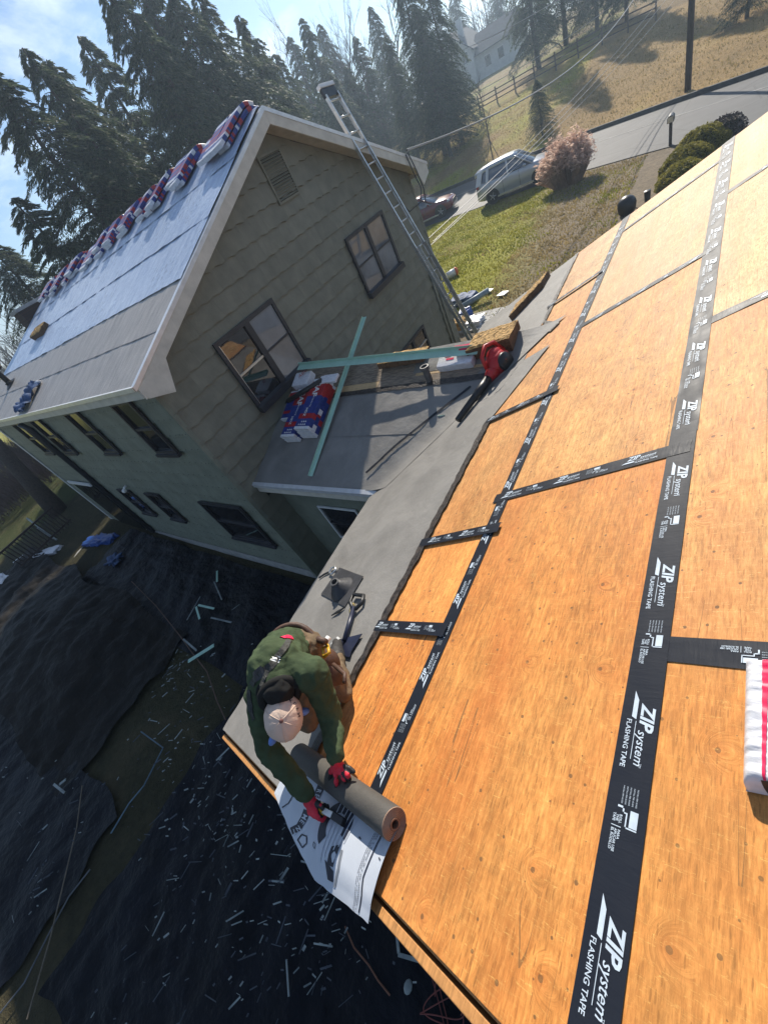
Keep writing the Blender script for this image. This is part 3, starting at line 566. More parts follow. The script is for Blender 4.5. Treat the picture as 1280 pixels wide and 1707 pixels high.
def tape(uv0, uv1, w, up, h=0.0035, wrinkle=0.0, phase=0.0, seed=0, scale=1.0, pad=0.02):
    """tape from uv0 to uv1 (reading direction), 'up' is the text's upward direction in (u, v)"""
    d = np.array(uv1) - np.array(uv0); ln = float(np.linalg.norm(d)); d = d / ln
    X = RU * float(d[0]) + RV * float(d[1]); Yv = RU * float(up[0]) + RV * float(up[1]); B = basis(X, Yv, RN)
    nxs = max(4, int(ln / 0.03)); r = random.Random(seed)
    def sag(x, y):
        if not wrinkle: return 0.0008 * mnoise.noise(Vector((x * 2, y * 20, seed)))
        return wrinkle * (0.55 * abs(mnoise.noise(Vector((x * 3.0, y * 26, seed)))) + 0.6 * max(0, mnoise.noise(Vector((x * 9.0, y * 14, seed + 7)))))
    vs = []; jag = [r.uniform(-0.003, 0.003) for _ in range(8)]
    for i in range(nxs + 1):
        x = ln * i / nxs
        for j in range(8):
            y = w * (j / 7 - 0.5); vs.append((x + (jag[j] if i in (0, nxs) else 0), y * (1 + 0.02 * mnoise.noise(Vector((x * 4, seed, j > 3)))), h + sag(x, y)))
    fs = [(i * 8 + j, (i + 1) * 8 + j, (i + 1) * 8 + j + 1, i * 8 + j + 1) for i in range(nxs) for j in range(7)]
    me = mesh_of('flashing_tape', vs, fs, M_TAPE); me.polygons.foreach_set('use_smooth', [True] * len(fs))
    t = put('flashing_tape', me, garage, RF(uv0[0], uv0[1], 0), B)
    x = phase
    while x + 0.25 * scale < ln + 0.001:
        if x > -0.02:
            for nm_, pm_ in (('lettering', PRINT_HEAD), ('instruction_print', PRINT)):
                if pm_ is PRINT and x + 0.50 * scale > ln: continue
                o = bpy.data.objects.new(nm_, pm_); col.objects.link(o); o.parent = t; o.location = (x, 0, h + 0.0016 + (wrinkle * 0.55)); o.scale = (scale, scale, 1)
        x += 0.637 * scale
    return t
tape((-0.808, 2.27), (-0.808, VN - 0.012), 0.128, (1, 0), 0.0045, 0, 0.36 - 0.003, 1)
tape((-0.800, VFAR), (-0.812, 2.18), 0.132, (1, 0), 0.0035, 0.005, 0.2, 2)
tape((-2.005, VN + 0.3), (-1.995, VFAR), 0.108, (-1, 0), 0.0045, 0.0012, 0.07, 3, 0.85)
tape((-2.10, 2.06), (-0.76, 2.06), 0.095, (0, 1), 0.006, 0.004, 0.10, 4, 0.72)
tape((-0.78, 4.60), (-2.0, 4.60), 0.085, (0, -1), 0.006, 0.004, 0.12, 5, 0.65)
tape((-0.78, 7.13), (-2.0, 7.13), 0.080, (0, -1), 0.006, 0.004, 0.12, 6, 0.6)
tape((0.40, 0.87), (-0.80, 0.87), 0.105, (0, -1), 0.0028, 0.003, 0.60, 7, 0.8)
tape((0.40, 3.35), (-0.80, 3.35), 0.095, (0, -1), 0.0028, 0.004, 0.15, 8, 0.7)
tape((0.40, 5.82), (-0.80, 5.82), 0.095, (0, -1), 0.0028, 0.004, 0.15, 9, 0.7)
tape((-2.80, 0.87), (-1.99, 0.88), 0.095, (0, 1), 0.021, 0.002, 0.03, 10, 0.62)
tape((-2.80, 1.71), (-1.90, 1.72), 0.090, (0, 1), 0.021, 0.002, 0.14, 11, 0.6)
tape((-2.78, 3.43), (-1.90, 3.38), 0.085, (0, 1), 0.021, 0.002, 0.05, 12, 0.6)
tape((-2.78, 5.97), (-2.0, 5.97), 0.075, (0, 1), 0.021, 0.002, 0.05, 13, 0.6)

# ------------------------------------------------------------------ breezeway
LV = 2.42                                                     # slope length to its ridge
XG = -7.19
breeze = thing('breezeway', 'low breezeway with dark felted roof between the olive house and the plywood garage', 'building', (-5, 4, 0))
a_ = BF(XG + 0.01, 0, -0.02); mb = MB(); mb.obox(a_, (5.2, 0, 0), BF(0, LV, 0) - BF(0, 0, 0), BN * -0.02); mb.build('roof_deck', M_OLDWOOD, breeze)
def bfelt(x0, x1, s0, s1, h, seed):
    def fn(i, j):
        x = x0 + (x1 - x0) * i; s = s0 + (s1 - s0) * j
        hh = 0.015 * vnoise((x * 1.2, s * 0.5, seed), 2.2) + 0.005 * vnoise((x, s, seed + 3), 6.0); k = min(1, min(i, 1 - i, j, 1 - j) * 12); return BF(x, s, h + max(-0.006, hh * k))
    return fn
MB().grid(bfelt(XG + 0.015, -2.2, -0.03, 0.98, 0.010, 1), 90, 22).build('roof_felt', M_FELT, breeze, smooth=True)
MB().grid(bfelt(XG + 0.015, -2.2, 0.92, 1.74, 0.016, 5), 90, 18).build('roof_felt', M_FELT, breeze, smooth=True)
# dirty old boards left bare under the ridge
for i, (s0, s1, x0, x1) in enumerate(((1.75, 1.93, XG + 0.02, -4.9), (1.75, 1.93, -4.895, -2.4), (1.937, 2.12, XG + 0.02, -4.2), (1.937, 2.12, -4.195, -2.3), (2.127, LV, XG + 0.02, -4.3), (2.127, LV, -4.295, -2.3))):
    mb = MB(); p = BF(x0, s0, -0.012); mb.obox(p, (x1 - x0, 0, 0), BF(0, s1) - BF(0, s0), BN * (0.022 + 0.003 * (i % 2))); mb.build('board', M_OLDWOOD if i % 3 else M_PINE, breeze)
MB().grid(bfelt(-4.25, -2.2, 1.98, LV + 0.01, 0.016, 7), 40, 10).build('ridge_felt', M_FELT, breeze, smooth=True)
# edge tape of the felt, valley seam
def bstrip(name, pts, w, h, m, seed):
    mb = MB(); r = random.Random(seed); rows = []
    P = []
    for a, b in zip(pts[:-1], pts[1:]):
        n = max(2, int(math.hypot(b[0] - a[0], b[1] - a[1]) / 0.06)); P += [(a[0] + (b[0] - a[0]) * i / n, a[1] + (b[1] - a[1]) * i / n) for i in range(n)]
    P.append(pts[-1])
    for i, p in enumerate(P):
        q0, q1 = P[max(0, i - 1)], P[min(len(P) - 1, i + 1)]; d = np.array([q1[0] - q0[0], q1[1] - q0[1]]); d /= np.linalg.norm(d); nn = np.array([-d[1], d[0]])
        rows.append([BF(*(np.array(p) + nn * w * (k + r.uniform(-.05, .05))), h + r.uniform(0, .006)) for k in (-.5, 0, .5)])
    mb.add([q for row in rows for q in row], [(i * 3 + j, i * 3 + j + 1, (i + 1) * 3 + j + 1, (i + 1) * 3 + j) for i in range(len(rows) - 1) for j in range(2)]); return mb.build(name, m, breeze, smooth=True)
bstrip('felt_edge_tape', [(XG + 0.03, 1.74), (-3.0, 1.76)], 0.09, 0.026, M_TAPE2, 1)
ps = [on_bf(x, y) for x, y in ((612, 790), (664, 742), (720, 697), (786, 646))]
bstrip('valley_seam_tape', [(p[0], (p[1] - 2.95) / CB) for p in ps], 0.042, 0.030, M_TAPE, 2)
# membrane bridging the valley
def valley(t):
    y = 2.95 + t * (LV * CB); z = 2.73 + (y - 2.95) * SB / CB; x = (z - 4.6) * CG / SG; return np.array([x, y, z])
def vm(i, j):
    V = valley(j); a = V + np.array([-0.26 - 0.1 * j, 0, 0]) + np.array(BN) * 0.022; bq = V + np.array(RU) * (0.26) + np.array(RN) * 0.016; c = V + np.array([0, 0, 0.02])
    return a * (1 - i) ** 2 + 2 * c * i * (1 - i) + bq * i * i
MB().grid(vm, 12, 30).build('valley_membrane', M_FELT, breeze, smooth=True)
mb = MB(); p = BF(XG + 0.02, -0.055, 0.020); mb.obox(p, (2.95, 0, 0), BF(0, 0.07) - BF(0, 0), BN * 0.003); mb.obox(p, (2.95, 0, 0), (0, 0.004, 0), (0, 0, -0.055)); mb.build('drip_edge', M_DRIP, breeze)
mb = MB(); mb.box(XG + 0.03, -4.25, 2.925, 2.955, 2.53, 2.715); mb.build('fascia', M_TRIM, breeze)
mb = MB(); mb.box(XG + 0.01, -3.9, 3.25, 3.37, 0, 2.62); mb.build('wall', M_SIDE2, breeze)
mb = MB(); mb.box(XG + 0.03, -4.0, 2.957, 3.248, 2.55, 2.57); mb.build('soffit', M_SOFFIT, breeze)
# rear slope, shallow, grey sheet
ry = 2.95 + LV * CB; rz = 2.73 + LV * SB
mb = MB(); mb.grid(lambda i, j: np.array([XG + 0.02 + 5.1 * i, ry + 2.3 * j, rz + 0.012 - 1.25 * j + 0.006 * vnoise((5 * i, 3 * j, 2), 3.0)]), 40, 24); mb.build('rear_underlayment', M_FELT, breeze, smooth=True)
mb = MB(); mb.obox((XG + 0.02, ry, rz - 0.03), (5.1, 0, 0), (0, 2.3, -1.25), (0, 0, 0.03)); mb.build('rear_deck', M_OLDWOOD, breeze)
mb = MB(); mb.box(XG + 0.01, -3.9, ry + 1.9, ry + 2.02, 0, 2.5); mb.build('wall', M_SIDE2, breeze)
# its small window in a white frame
def yframe(parent, x0, x1, z0, z1, y, w, dep, m, name='frame'):                     # frame on a wall facing -Y
    mb = MB(); mb.box(x0, x1, y - dep, y, z0, z0 + w); mb.box(x0, x1, y - dep, y, z1 - w, z1); mb.box(x0, x0 + w, y - dep, y, z0 + w, z1 - w); mb.box(x1 - w, x1, y - dep, y, z0 + w, z1 - w); return mb.build(name, m, parent)
wA, wB, wC = on_y(533, 843, 3.25), on_y(576, 848, 3.25), on_y(573, 893, 3.25)
bw = MB().box(wA[0], wB[0] + 0.25, 3.235, 3.249, wC[2], wA[2]).build('window', M_GLASSD, breeze)
yframe(bw, wA[0] - 0.03, wB[0] + 0.28, wC[2] - 0.03, wA[2] + 0.03, 3.234, 0.035, 0.03, M_WHITE); MB().box(wA[0], wB[0] + 0.25, 3.21, 3.233, (wA[2] + wC[2]) / 2 - .015, (wA[2] + wC[2]) / 2 + .015).build('sash_rail', M_WFRAME, bw)
# ------------------------------------------------------------------ main house
XL, Y0, Y1 = -18.6, 2.67, 11.66
XRF, XRL = -6.88, -19.3
SLEN = 4.85 / CM
house = thing('olive_house', 'two storey olive shingle sided house with silver and grey underlayment on its roof', 'building', (-12.5, 7.2, 0))
RY, RZ = 2.42 + 4.85, 5.15 + 4.85 * SM / CM
def roof_z(y): return RZ - abs(y - RY) * SM / CM
# wall core
mb = MB(); gp = [(XG, Y0, 0), (XG, Y1, 0), (XG, Y1, roof_z(Y1) - 0.17), (XG, RY, RZ - 0.17), (XG, Y0, roof_z(Y0) - 0.17)]
mb.slab(gp, (XL - XG, 0, 0)); mb.build('wall_core', M_BACK, house)
def clip(poly, a, b, c):                                       # keep a*y + b*z <= c
    out = []
    for i in range(len(poly)):
        p, q = poly[i], poly[(i + 1) % len(poly)]; dp, dq = a * p[0] + b * p[1] - c, a * q[0] + b * q[1] - c
        if dp <= 0: out.append(p)
        if dp * dq < 0: t = dp / (dp - dq); out.append((p[0] + (q[0] - p[0]) * t, p[1] + (q[1] - p[1]) * t))
    return out
SW, SH = 0.61, 0.3135
def wavy(y0, y1, z0, z1, ph):
    n = 8; pts = []
    for i in range(n + 1):
        y = y0 + (y1 - y0) * i / n; pts.append((y, z0 + 0.011 * math.sin((y - ph) / SW * 4 * math.pi) + 0.004 * math.sin((y - ph) / SW * 14)))
    return pts + [(y1, z1), (y0, z1)]
random.seed(11)
zz = 0.097; row = 0
while zz < RZ:
    off = (row % 2) * SW / 2 + random.uniform(-0.04, 0.04); y = Y0 - off
    while y < Y1:
        a, b = max(y + 0.0005, Y0 + 0.01), min(y + SW - 0.0005, Y1 - 0.01); y += SW
        if b - a < 0.06: continue
        mid = (a + b) / 2
        bz = 2.73 + (mid - 2.95) * 0.37 if mid < ry else rz - (mid - ry) * 0.13
        if 3.3 < mid < 5.1 and zz + SH < bz - 0.25: continue
        poly = wavy(a, b, zz + random.uniform(-.006, .006), zz + SH + 0.02, y)
        t = SM / CM
        poly = clip(poly, -t, 1, RZ - 0.19 - t * RY); poly = clip(poly, t, 1, RZ - 0.19 + t * RY) if poly else poly
        if len(poly) < 3: continue
        mb = MB(); tilt = 0.034
        fr = [np.array([XG + 0.004 + tilt * (1 - (p[1] - zz) / (SH + .02)) + 0.004, p[0], p[1]]) for p in poly]; bk = [np.array([XG + 0.001, p[0], p[1]]) for p in poly]; k = len(poly)
        mb.add(fr + bk, [tuple(range(k))] + [((i + 1) % k, i, k + i, k + (i + 1) % k) for i in range(k)])
        mb.build('siding_shingle', M_SIDE, house)
    zz += SH; row += 1
# courses of the yard side wall, seen at a glancing angle
mb = MB(); zz = 0.02; row = 0
while zz < 5.0:
    xs_ = XG - 0.01 + (row % 2) * SW / 2
    while xs_ > XL:
        x = min(xs_, XG - 0.022); x1 = max(xs_ - SW + 0.001, XL + 0.01); zb = zz + random.uniform(-.006, .006); zt = min(zz + SH, 5.02)
        if x - x1 > 0.05 and zt > zb + 0.05:
            n = 6; vs = [(x + (x1 - x) * i / n, Y0 - 0.030, zb + 0.011 * math.sin(4 * math.pi * i / n)) for i in range(n + 1)] + [(x1, Y0 - 0.004, zt + 0.02), (x, Y0 - 0.004, zt + 0.02)]
            vs += [(v[0], Y0 - 0.001, v[2]) for v in vs[:n + 1]]
            mb.add(vs, [tuple(range(n + 3))] + [(i + 1, i, n + 3 + i, n + 4 + i) for i in range(n)])
            for q in (0.15, 0.5, 0.85): mb.box(x + (x1 - x) * q - .008, x + (x1 - x) * q + .008, Y0 - 0.032, Y0 - 0.010, zb + 0.03, zb + 0.045, 1)
        xs_ -= SW
    zz += SH; row += 1
ob = mb.build('side_wall_shingles', [M_SIDE2, M_WFRAME], house); ob['kind'] = 'stuff'
mb = MB(); mb.box(XG - 0.02, XG + 0.035, Y0 - 0.035, Y0 + 0.05, 0.05, 5.0); mb.build('corner_board', M_SIDE2, house)
mb = MB(); mb.box(XG - 0.02, XG + 0.03, Y1 - 0.05, Y1 + 0.03, 0.05, 5.0); mb.build('corner_board', M_SIDE, house)
mb = MB(); mb.box(XL - 0.02, XL + 0.06, Y0 - 0.04, Y0 + 0.05, 0.05, 5.0); mb.build('corner_board', mat('pale_corner', (0.30, 0.31, 0.28), 0.6), house)
mb = MB(); mb.box(XL, XG - 0.05, Y0 - 0.035, Y0 - 0.022, 0, 0.30); mb.build('foundation', M_CONC, house)
# roof deck and sheets
mb = MB(); pr = [MF(0, 0, 0)[1:], MF(0, SLEN, 0)[1:], (2 * RY - 2.42, 5.15)]
mb.slab([(XRF, 2.42, 5.15), (XRF, RY, RZ), (XRF, 2 * RY - 2.42, 5.15), (XRF, 2 * RY - 2.42, 5.05), (XRF, RY, RZ - 0.1), (XRF, 2.42, 5.05)], (XRL - XRF, 0, 0)); mb.build('roof_deck', M_OLDWOOD, house)
def msheet(s0, s1, h, m, name, amp, seed, nx=150, ns=24, x0=XRF - 0.03, x1=XRL):
    def fn(i, j):
        x = x0 + (x1 - x0) * i; s = s0 + (s1 - s0) * j; s += 0.02 * vnoise((x, seed, 0), 0.9)
        w = amp * (vnoise((x * 2.6, s * 0.55, seed), 1.5) + 0.6 * vnoise((x * 5, s * 1.2, seed + 5), 1.6)); return MF(x, s, h + max(-amp, w))
    return MB().grid(fn, nx, ns).build(name, m, house, smooth=True)
msheet(-0.02, 0.98, 0.014, M_FELT_MAIN, 'felt_strip', 0.006, 1)
msheet(0.90, 1.90, 0.022, M_FELT_MAIN, 'felt_strip', 0.007, 2)
msheet(1.80, 3.05, 0.034, M_SILVER, 'silver_underlayment', 0.012, 3)
msheet(2.95, 4.25, 0.046, M_SILVER, 'silver_underlayment', 0.012, 4)
msheet(4.15, SLEN + 0.02, 0.056, M_SILVER, 'silver_underlayment', 0.010, 5)
mb = MB(); mb.obox((XRF, RY, RZ + 0.03), (XRL - XRF, 0, 0), (0, 4.8 , -4.8 * SM / CM), (0, 0, 0.01)); mb.build('rear_underlayment', M_FELT_MAIN, house)
# rake trim on the gable, soffit, returns
def rake(sgn):
    def Pq(t, h): y = RY + sgn * t; return np.array([0, y, RZ - t * SM / CM + h])
    a, b = Pq(0.0, -0.012), Pq(4.86, -0.012)
    mb = MB(); mb.obox(a + [XRF + 0.002, 0, 0], b - a, (0.028, 0, 0), (0, 0, -0.20)); mb.build('rake_fascia', M_TRIM, house, bevel=0.004)
    mb = MB(); a, b = Pq(0.02, -0.16), Pq(4.7, -0.16); mb.obox(a + [XG + 0.02, 0, 0], b - a, (XRF - XG - 0.022, 0, 0), (0, 0, -0.02)); mb.build('rake_soffit', M_SOFFIT, house)
    mb = MB(); a, b = Pq(0.0, 0.022), Pq(4.9, 0.022); mb.obox(a + [XRF - 0.05, 0, 0], b - a, (0.088, 0, 0), (0, 0, 0.004)); mb.obox(a + [XRF + 0.034, 0, 0], b - a, (0.004, 0, 0), (0, 0, -0.06)); mb.build('rake_drip_edge', M_DRIP, house)
rake(-1); rake(1)
for yq, sg in ((2.42, 1), (2 * RY - 2.42, -1)):                # eave boxes closing the rake ends
    mb = MB(); mb.slab([(XRF + 0.031, yq - sg * 0.02, 5.13), (XRF + 0.031, yq + sg * 0.62, 5.10 + 0.10), (XRF + 0.031, yq + sg * 0.40, 4.78), (XRF + 0.031, yq + sg * 0.02, 4.93)], (-0.028, 0, 0)); mb.build('eave_return', M_TRIM, house)
mb = MB(); mb.box(XRL, XRF, 2.40, 2.425, 4.96, 5.13); mb.build('fascia', M_TRIM, house)
mb = MB(); mb.box(XRL, XRF - 0.02, 2.428, Y0 + 0.0, 4.955, 4.975); mb.build('soffit', M_TRIM, house)
mb = MB(); mb.box(XRL, XRF + 0.03, 2.36, 2.395, 5.155, 5.165); mb.box(XRL, XRF + 0.03, 2.355, 2.360, 5.10, 5.165); mb.build('drip_edge', M_DRIP, house)
mb = MB(); mb.box(XRL, XRF, 2 * RY - 2.44, 2 * RY - 2.40, 4.96, 5.13); mb.build('fascia', M_TRIM, house)
mb = MB(); mb.box(XL - 0.16, XL - 0.03, 2.62, 2.75, 0.1, 4.9); mb.build('corner_downspout', M_WHITE, house)
# louvred attic vent
vt = [on_x(x, y, XG) for x, y in ((424, 262), (462, 247), (495, 320), (466, 347))]
vy0, vy1, vz0, vz1 = vt[0][1], vt[1][1], (vt[2][2] + vt[3][2]) / 2, (vt[0][2] + vt[1][2]) / 2
lv = MB().box(XG + 0.015, XG + 0.022, vy0, vy1, vz0, vz1).build('attic_vent', M_BACK, house)
mb = MB(); w = 0.035
for q in ((vy0, vy1, vz0, vz0 + w), (vy0, vy1, vz1 - w, vz1), (vy0, vy0 + w, vz0 + w, vz1 - w), (vy1 - w, vy1, vz0 + w, vz1 - w)): mb.box(XG + 0.023, XG + 0.06, *q)
mb.build('frame', M_SIDE, lv)
for i in range(16):
    z = vz0 + 0.05 + (vz1 - vz0 - 0.1) * i / 15; mb = MB(); mb.obox((XG + 0.024, vy0 + w, z + 0.022), (0.03, 0, -0.026), (0, vy1 - vy0 - 2 * w, 0), (0.004, 0, 0.006)); mb.build('slat', M_SIDE, lv)
# gable windows: two sashes side by side, each with one glazing bar
def gable_window(y0, y1, z0, z1, gl, gr):
    o = MB().box(XG + 0.02, XG + 0.05, y0, y1, z0, z1).build('window', M_WFRAME, house)
    mb = MB(); f = 0.055
    for q in ((y0 - .02, y1 + .02, z1 - f, z1 + .02), (y0 - .02, y0 + f, z0 + .1, z1 - f), (y1 - f, y1 + .02, z0 + .1, z1 - f)): mb.box(XG + 0.051, XG + 0.085, *q)
    mb.build('frame', M_WFRAME, o)
    mb = MB(); mb.obox((XG + 0.051, y0 - .03, z0 - .02), (0.11, 0, -0.03), (0, y1 - y0 + .06, 0), (0, 0, 0.12)); mb.build('sill', M_WFRAME, o)
    ym = (y0 + y1) / 2; mb = MB(); mb.box(XG + 0.051, XG + 0.09, ym - .06, ym + .06, z0 + .1, z1 - f); mb.build('mullion', M_WFRAME, o)
    for a, b, g in ((y0 + f, ym - .06, gl), (ym + .06, y1 - f, gr)):
        h = (z1 - f + z0 + .1) / 2
        mb = MB(); mb.box(XG + 0.0555, XG + 0.075, a, b, h - .018, h + .018); mb.box(XG + 0.0555, XG + .07, a, a + .02, z0 + .1, h - .018); mb.box(XG + .0555, XG + .07, a, a + .02, h + .018, z1 - f); mb.build('glazing_bar', M_ALU if g is M_GLASSD else M_WFRAME, o)
        for c, d in ((z0 + .1, h), (h, z1 - f)): MB().box(XG + 0.0505, XG + 0.055, a, b, c + .0005, d - .0005).build('pane', g, o)
    return o
def gw(px, gl, gr):
    p = [on_x(x, y, XG) for x, y in px]; gable_window(min(q[1] for q in p), max(q[1] for q in p), min(q[2] for q in p), max(q[2] for q in p), gl, gr)
gw(((354, 578), (448, 500), (430, 681), (510, 605)), M_GLASSD, M_GLASSP)
gw(((572, 401), (632, 353), (614, 494), (665, 444)), M_GLASSP, M_GLASSP)
gable_window(8.45, 9.88, 1.25, 2.05, M_GLASSD, M_GLASSD)
# yard side windows
def yard_window(x0, x1, z0, z1, g=M_GLASSY):
    o = MB().box(x0, x1, Y0 - 0.05, Y0 - 0.03, z0, z1).build('window', g, house); f = 0.06
    yframe(o, x0 - .03, x1 + .03, z0, z1 + .03, Y0 - 0.0505, f, 0.045, M_WFRAME)
    MB().box(x0 - .06, x1 + .06, Y0 - 0.13, Y0 - 0.0505, z0 - .06, z0 - .001).build('sill', M_WFRAME, o)
    h = (z0 + z1) / 2; MB().box(x0 + f - .03, x1 - f + .03, Y0 - 0.085, Y0 - 0.0505, h - .025, h + .025).build('sash_rail', M_WFRAME, o); return o
yard_window(-8.76, -8.00, 3.78, 4.88); yard_window(-11.42, -10.62, 3.80, 4.88); yard_window(-14.35, -13.5, 3.80, 4.88); yard_window(-16.3, -15.5, 3.80, 4.88)
yard_window(-9.18, -7.66, 1.18, 2.36); yard_window(-11.88, -11.15, 1.45, 2.40); yard_window(-13.7, -12.9, 1.45, 2.40)
mb = MB(); mb.tube([(-14.98, 2.50, 4.9), (-14.98, 2.58, 4.65), (-14.98, 2.58, 0.3)], 0.075, 8); mb.build('downspout', M_WFRAME, house, smooth=True)
mb = MB(); mb.tube([(-12.7, 2.62, 2.62), (-12.7, 2.52, 2.60)], 0.03, 8); mb.ball((-12.7, 2.49, 2.55), 0.06); mb.build('wall_lamp', M_WHITE, house, smooth=True)
dr = MB().box(-17.75, -15.75, 2.60, 2.645, 0.25, 2.45).build('patio_door', M_GLASSY, house); MB().box(-17.85, -15.65, 2.55, 2.599, 2.44, 2.55).build('door_head', M_WHITE, dr)
mb = MB(); mb.box(-20.0, -19.35, 6.0, 6.9, 0.3, 7.1); ch = mb.build('chimney', M_BRICK, house); MB().box(-20.06, -19.29, 5.94, 6.96, 7.103, 7.2).build('chimney_cap', M_CONC, ch)
# service cable on the far gable corner
mb = MB(); wh = on_x(676, 256, XRF + 0.05)
mb.tube([wh + np.array(d) for d in ((0, 0, 0), (0.02, 0.05, -0.35), (0.03, 0.18, -0.75), (0.02, 0.02, -1.0), (-0.2, -0.3, -1.05), (-0.28, -0.42, -0.8))], 0.013, 6); mb.tube([wh + np.array(d) for d in ((0, 0.12, 0), (0.04, 0.2, -0.4), (0.03, 0.3, -0.8), (0.0, 0.25, -1.1))], 0.013, 6); mb.build('service_cable', M_WFRAME, house, smooth=True)
mb = MB(); yy = Y1 - 0.55
mb.tube([(XG + 0.05, yy, 3.0), (XG + 0.05, yy, 0.3)], 0.03, 6); mb.tube([(XG + 0.05, yy + 0.2, 2.6), (XG + 0.05, yy + 0.2, 0.3)], 0.025, 6); mb.build('conduit', M_SIDE, house, smooth=True)
# ------------------------------------------------------------------ shingle bundles
def bundle_mesh(path, w, t, segm, seed=0, puff=0.001):
    """path: (y, z) centre-bottom line; segm: material index for each path segment (white, blue, red)"""
    k = len(path); r = random.Random(seed); c = 0.005; mb = MB(); rings = []
    for i, (y, z) in enumerate(path):
        a, b = path[max(0, i - 1)], path[min(k - 1, i + 1)]; ty, tz = b[0] - a[0], b[1] - a[1]; l = math.hypot(ty, tz); ny, nz = -tz / l, ty / l
        def P(x, h):
            h += r.uniform(-puff, puff) * (h > 0.01); return (x + r.uniform(-.3, .3) * puff, y + ny * h, z + nz * h)
        rings.append([P(-w / 2, c), P(-w / 2 + c, 0), P(w / 2 - c, 0), P(w / 2, c), P(w / 2, t - c), P(w / 2 - c, t), P(0, t + puff), P(-w / 2 + c, t), P(-w / 2, t - c)])
    n = 9; vs = [p for ring in rings for p in ring]
    for i in range(k - 1): mb.add([], [], 0); 
    mb.v = [tuple(p) for p in vs]
    for i in range(k - 1):
        for j in range(n): mb.f.append((i * n + j, i * n + (j + 1) % n, (i + 1) * n + (j + 1) % n, (i + 1) * n + j)); mb.m.append(segm[i])
    mb.f.append(tuple(range(n - 1, -1, -1))); mb.m.append(0); mb.f.append(tuple((k - 1) * n + j for j in range(n))); mb.m.append(0)
    return mb.mesh('shingle_bundle', [M_BUNW, M_BUNB, M_BUNR])
def drape(a, n=22):
    pts = []
    for i in range(n + 1):
        y = -a + 1.0 * i / n; pts.append((y, -(math.sqrt(y * y + 0.006) - 0.077) * 0.416))
    return pts
PAT = [[0, 1, 1, 1, 1, 2, 2, 1, 1, 0, 0, 1, 2, 2, 1, 1, 2, 1, 1, 0, 0, 0], [0, 1, 2, 1, 2, 1, 1, 0, 1, 2, 2, 1, 1, 1, 1, 2, 2, 1, 1, 1, 0, 0], [0, 0, 1, 1, 2, 1, 1, 2, 2, 1, 1, 0, 1, 1, 1, 1, 2, 2, 1, 0, 0, 0], [0, 0, 1, 1, 0, 2, 1, 2, 2, 1, 1, 2, 1, 1, 0, 0, 1, 1, 2, 2, 0, 0]]
VAR = [bundle_mesh(drape(a), 0.34, 0.066, PAT[i % 4], i) for i, a in enumerate((0.62, 0.78, 0.70, 0.84, 0.58, 0.74))]
random.seed(5); x = XRF - 0.45; i = 0
while x > XRL + 0.3:
    for layer in range(1 if random.random() < 0.3 else 2 if random.random() < 0.85 else 3):
        o = bpy.data.objects.new('shingle_bundle', VAR[random.randrange(6)]); col.objects.link(o)
        o.location = (x + random.uniform(-.06, .06), RY + random.uniform(-.04, .04), RZ + 0.066 + 0.069 * layer); o.rotation_euler = (0, random.uniform(-.03, .03), random.uniform(-.16, .16))
        tag(o, ('wrapped shingle bundle draped over the main ridge, lowest in its pile', 'wrapped shingle bundle draped over the main ridge, second in its pile', 'wrapped shingle bundle topping a pile of three on the main ridge')[layer], 'shingle bundle', ('lowest ridge bundles', 'second layer ridge bundles', 'third layer ridge bundles')[layer])
    x -= 0.365 + random.uniform(0, 0.05); i += 1
    if i in (3, 5, 8, 10, 13, 15, 18, 21, 23): x -= 0.34

# stack on the breezeway roof: two columns of printed bundles
bbas = basis((1, 0, 0), BS, BN)
def flat_path(n=20): return [(i / n, 0.0) for i in range(n + 1)]
FLAT = bundle_mesh(flat_path(), 0.36, 0.085, [0] + [1] * 3 + [2] * 2 + [1] * 7 + [2] * 6 + [0], 3, 0.001)
FLAT_D = bundle_mesh(flat_path(), 0.36, 0.085, [0] * 3 + [1] * 3 + [2] * 1 + [0] * 2 + [1] * 5 + [2] * 5 + [0], 4, 0.001)
gaf = mesh_of('lettering', *text_mesh('l', [('GAF', 0, 0, 0.155, 0, 0.03)], None), M_WHITE)
tim = mesh_of('lettering', *text_mesh('l', [('TIMBERLINE', 0, 0.058, 0.042, 0, 0.0), ('HDZ', 0.235, 0.0, 0.075, 0, 0.02)], None), M_WHITE)
def dots_mesh():
    mb = MB()
    for i in range(4):
        for j in range(2):
            if (i, j) != (0, 1): mb.lathe((0.05 * i, 0.055 * j, 0), (0, 0, 1), [(0.0, 0.0), (0.017, 0.0005)], 6)
    return mb.mesh('print_dots', M_WHITE)
DOTS = dots_mesh()
def stack_bundle(x, s, h, label, seed, twist=0.0, letters=True, me=None):
    o = bpy.data.objects.new('shingle_bundle', me or FLAT); col.objects.link(o)
    o.matrix_world = Matrix.Translation(Vector(BF(x, s, h))) @ (bbas @ Matrix.Rotation(twist, 3, 'Z')).to_4x4(); tag(o, label, 'shingle bundle')
    if letters:
        R_ = Matrix(((0, 1, 0), (-1, 0, 0), (0, 0, 1)))            # text reads down the slope
        for nm, m, p, sc in (('lettering', gaf, (-0.05, 0.955, 0.0925), 1.12), ('lettering', tim, (-0.06, 0.655, 0.0925), 1.05)):
            c = bpy.data.objects.new(nm, m); col.objects.link(c); c.parent = o; c.matrix_local = Matrix.Translation(p) @ R_.to_4x4() @ Matrix.Scale(sc, 4)
        c = bpy.data.objects.new('print_dots', DOTS); col.objects.link(c); c.parent = o; c.location = (-0.08, 0.08, 0.0925)
    return o
s0 = 0.86
stack_bundle(-6.42, s0 - .03, 0.030, 'blue and red shingle bundle at the bottom of the low pile beside the house wall', 1, 0.02, False)
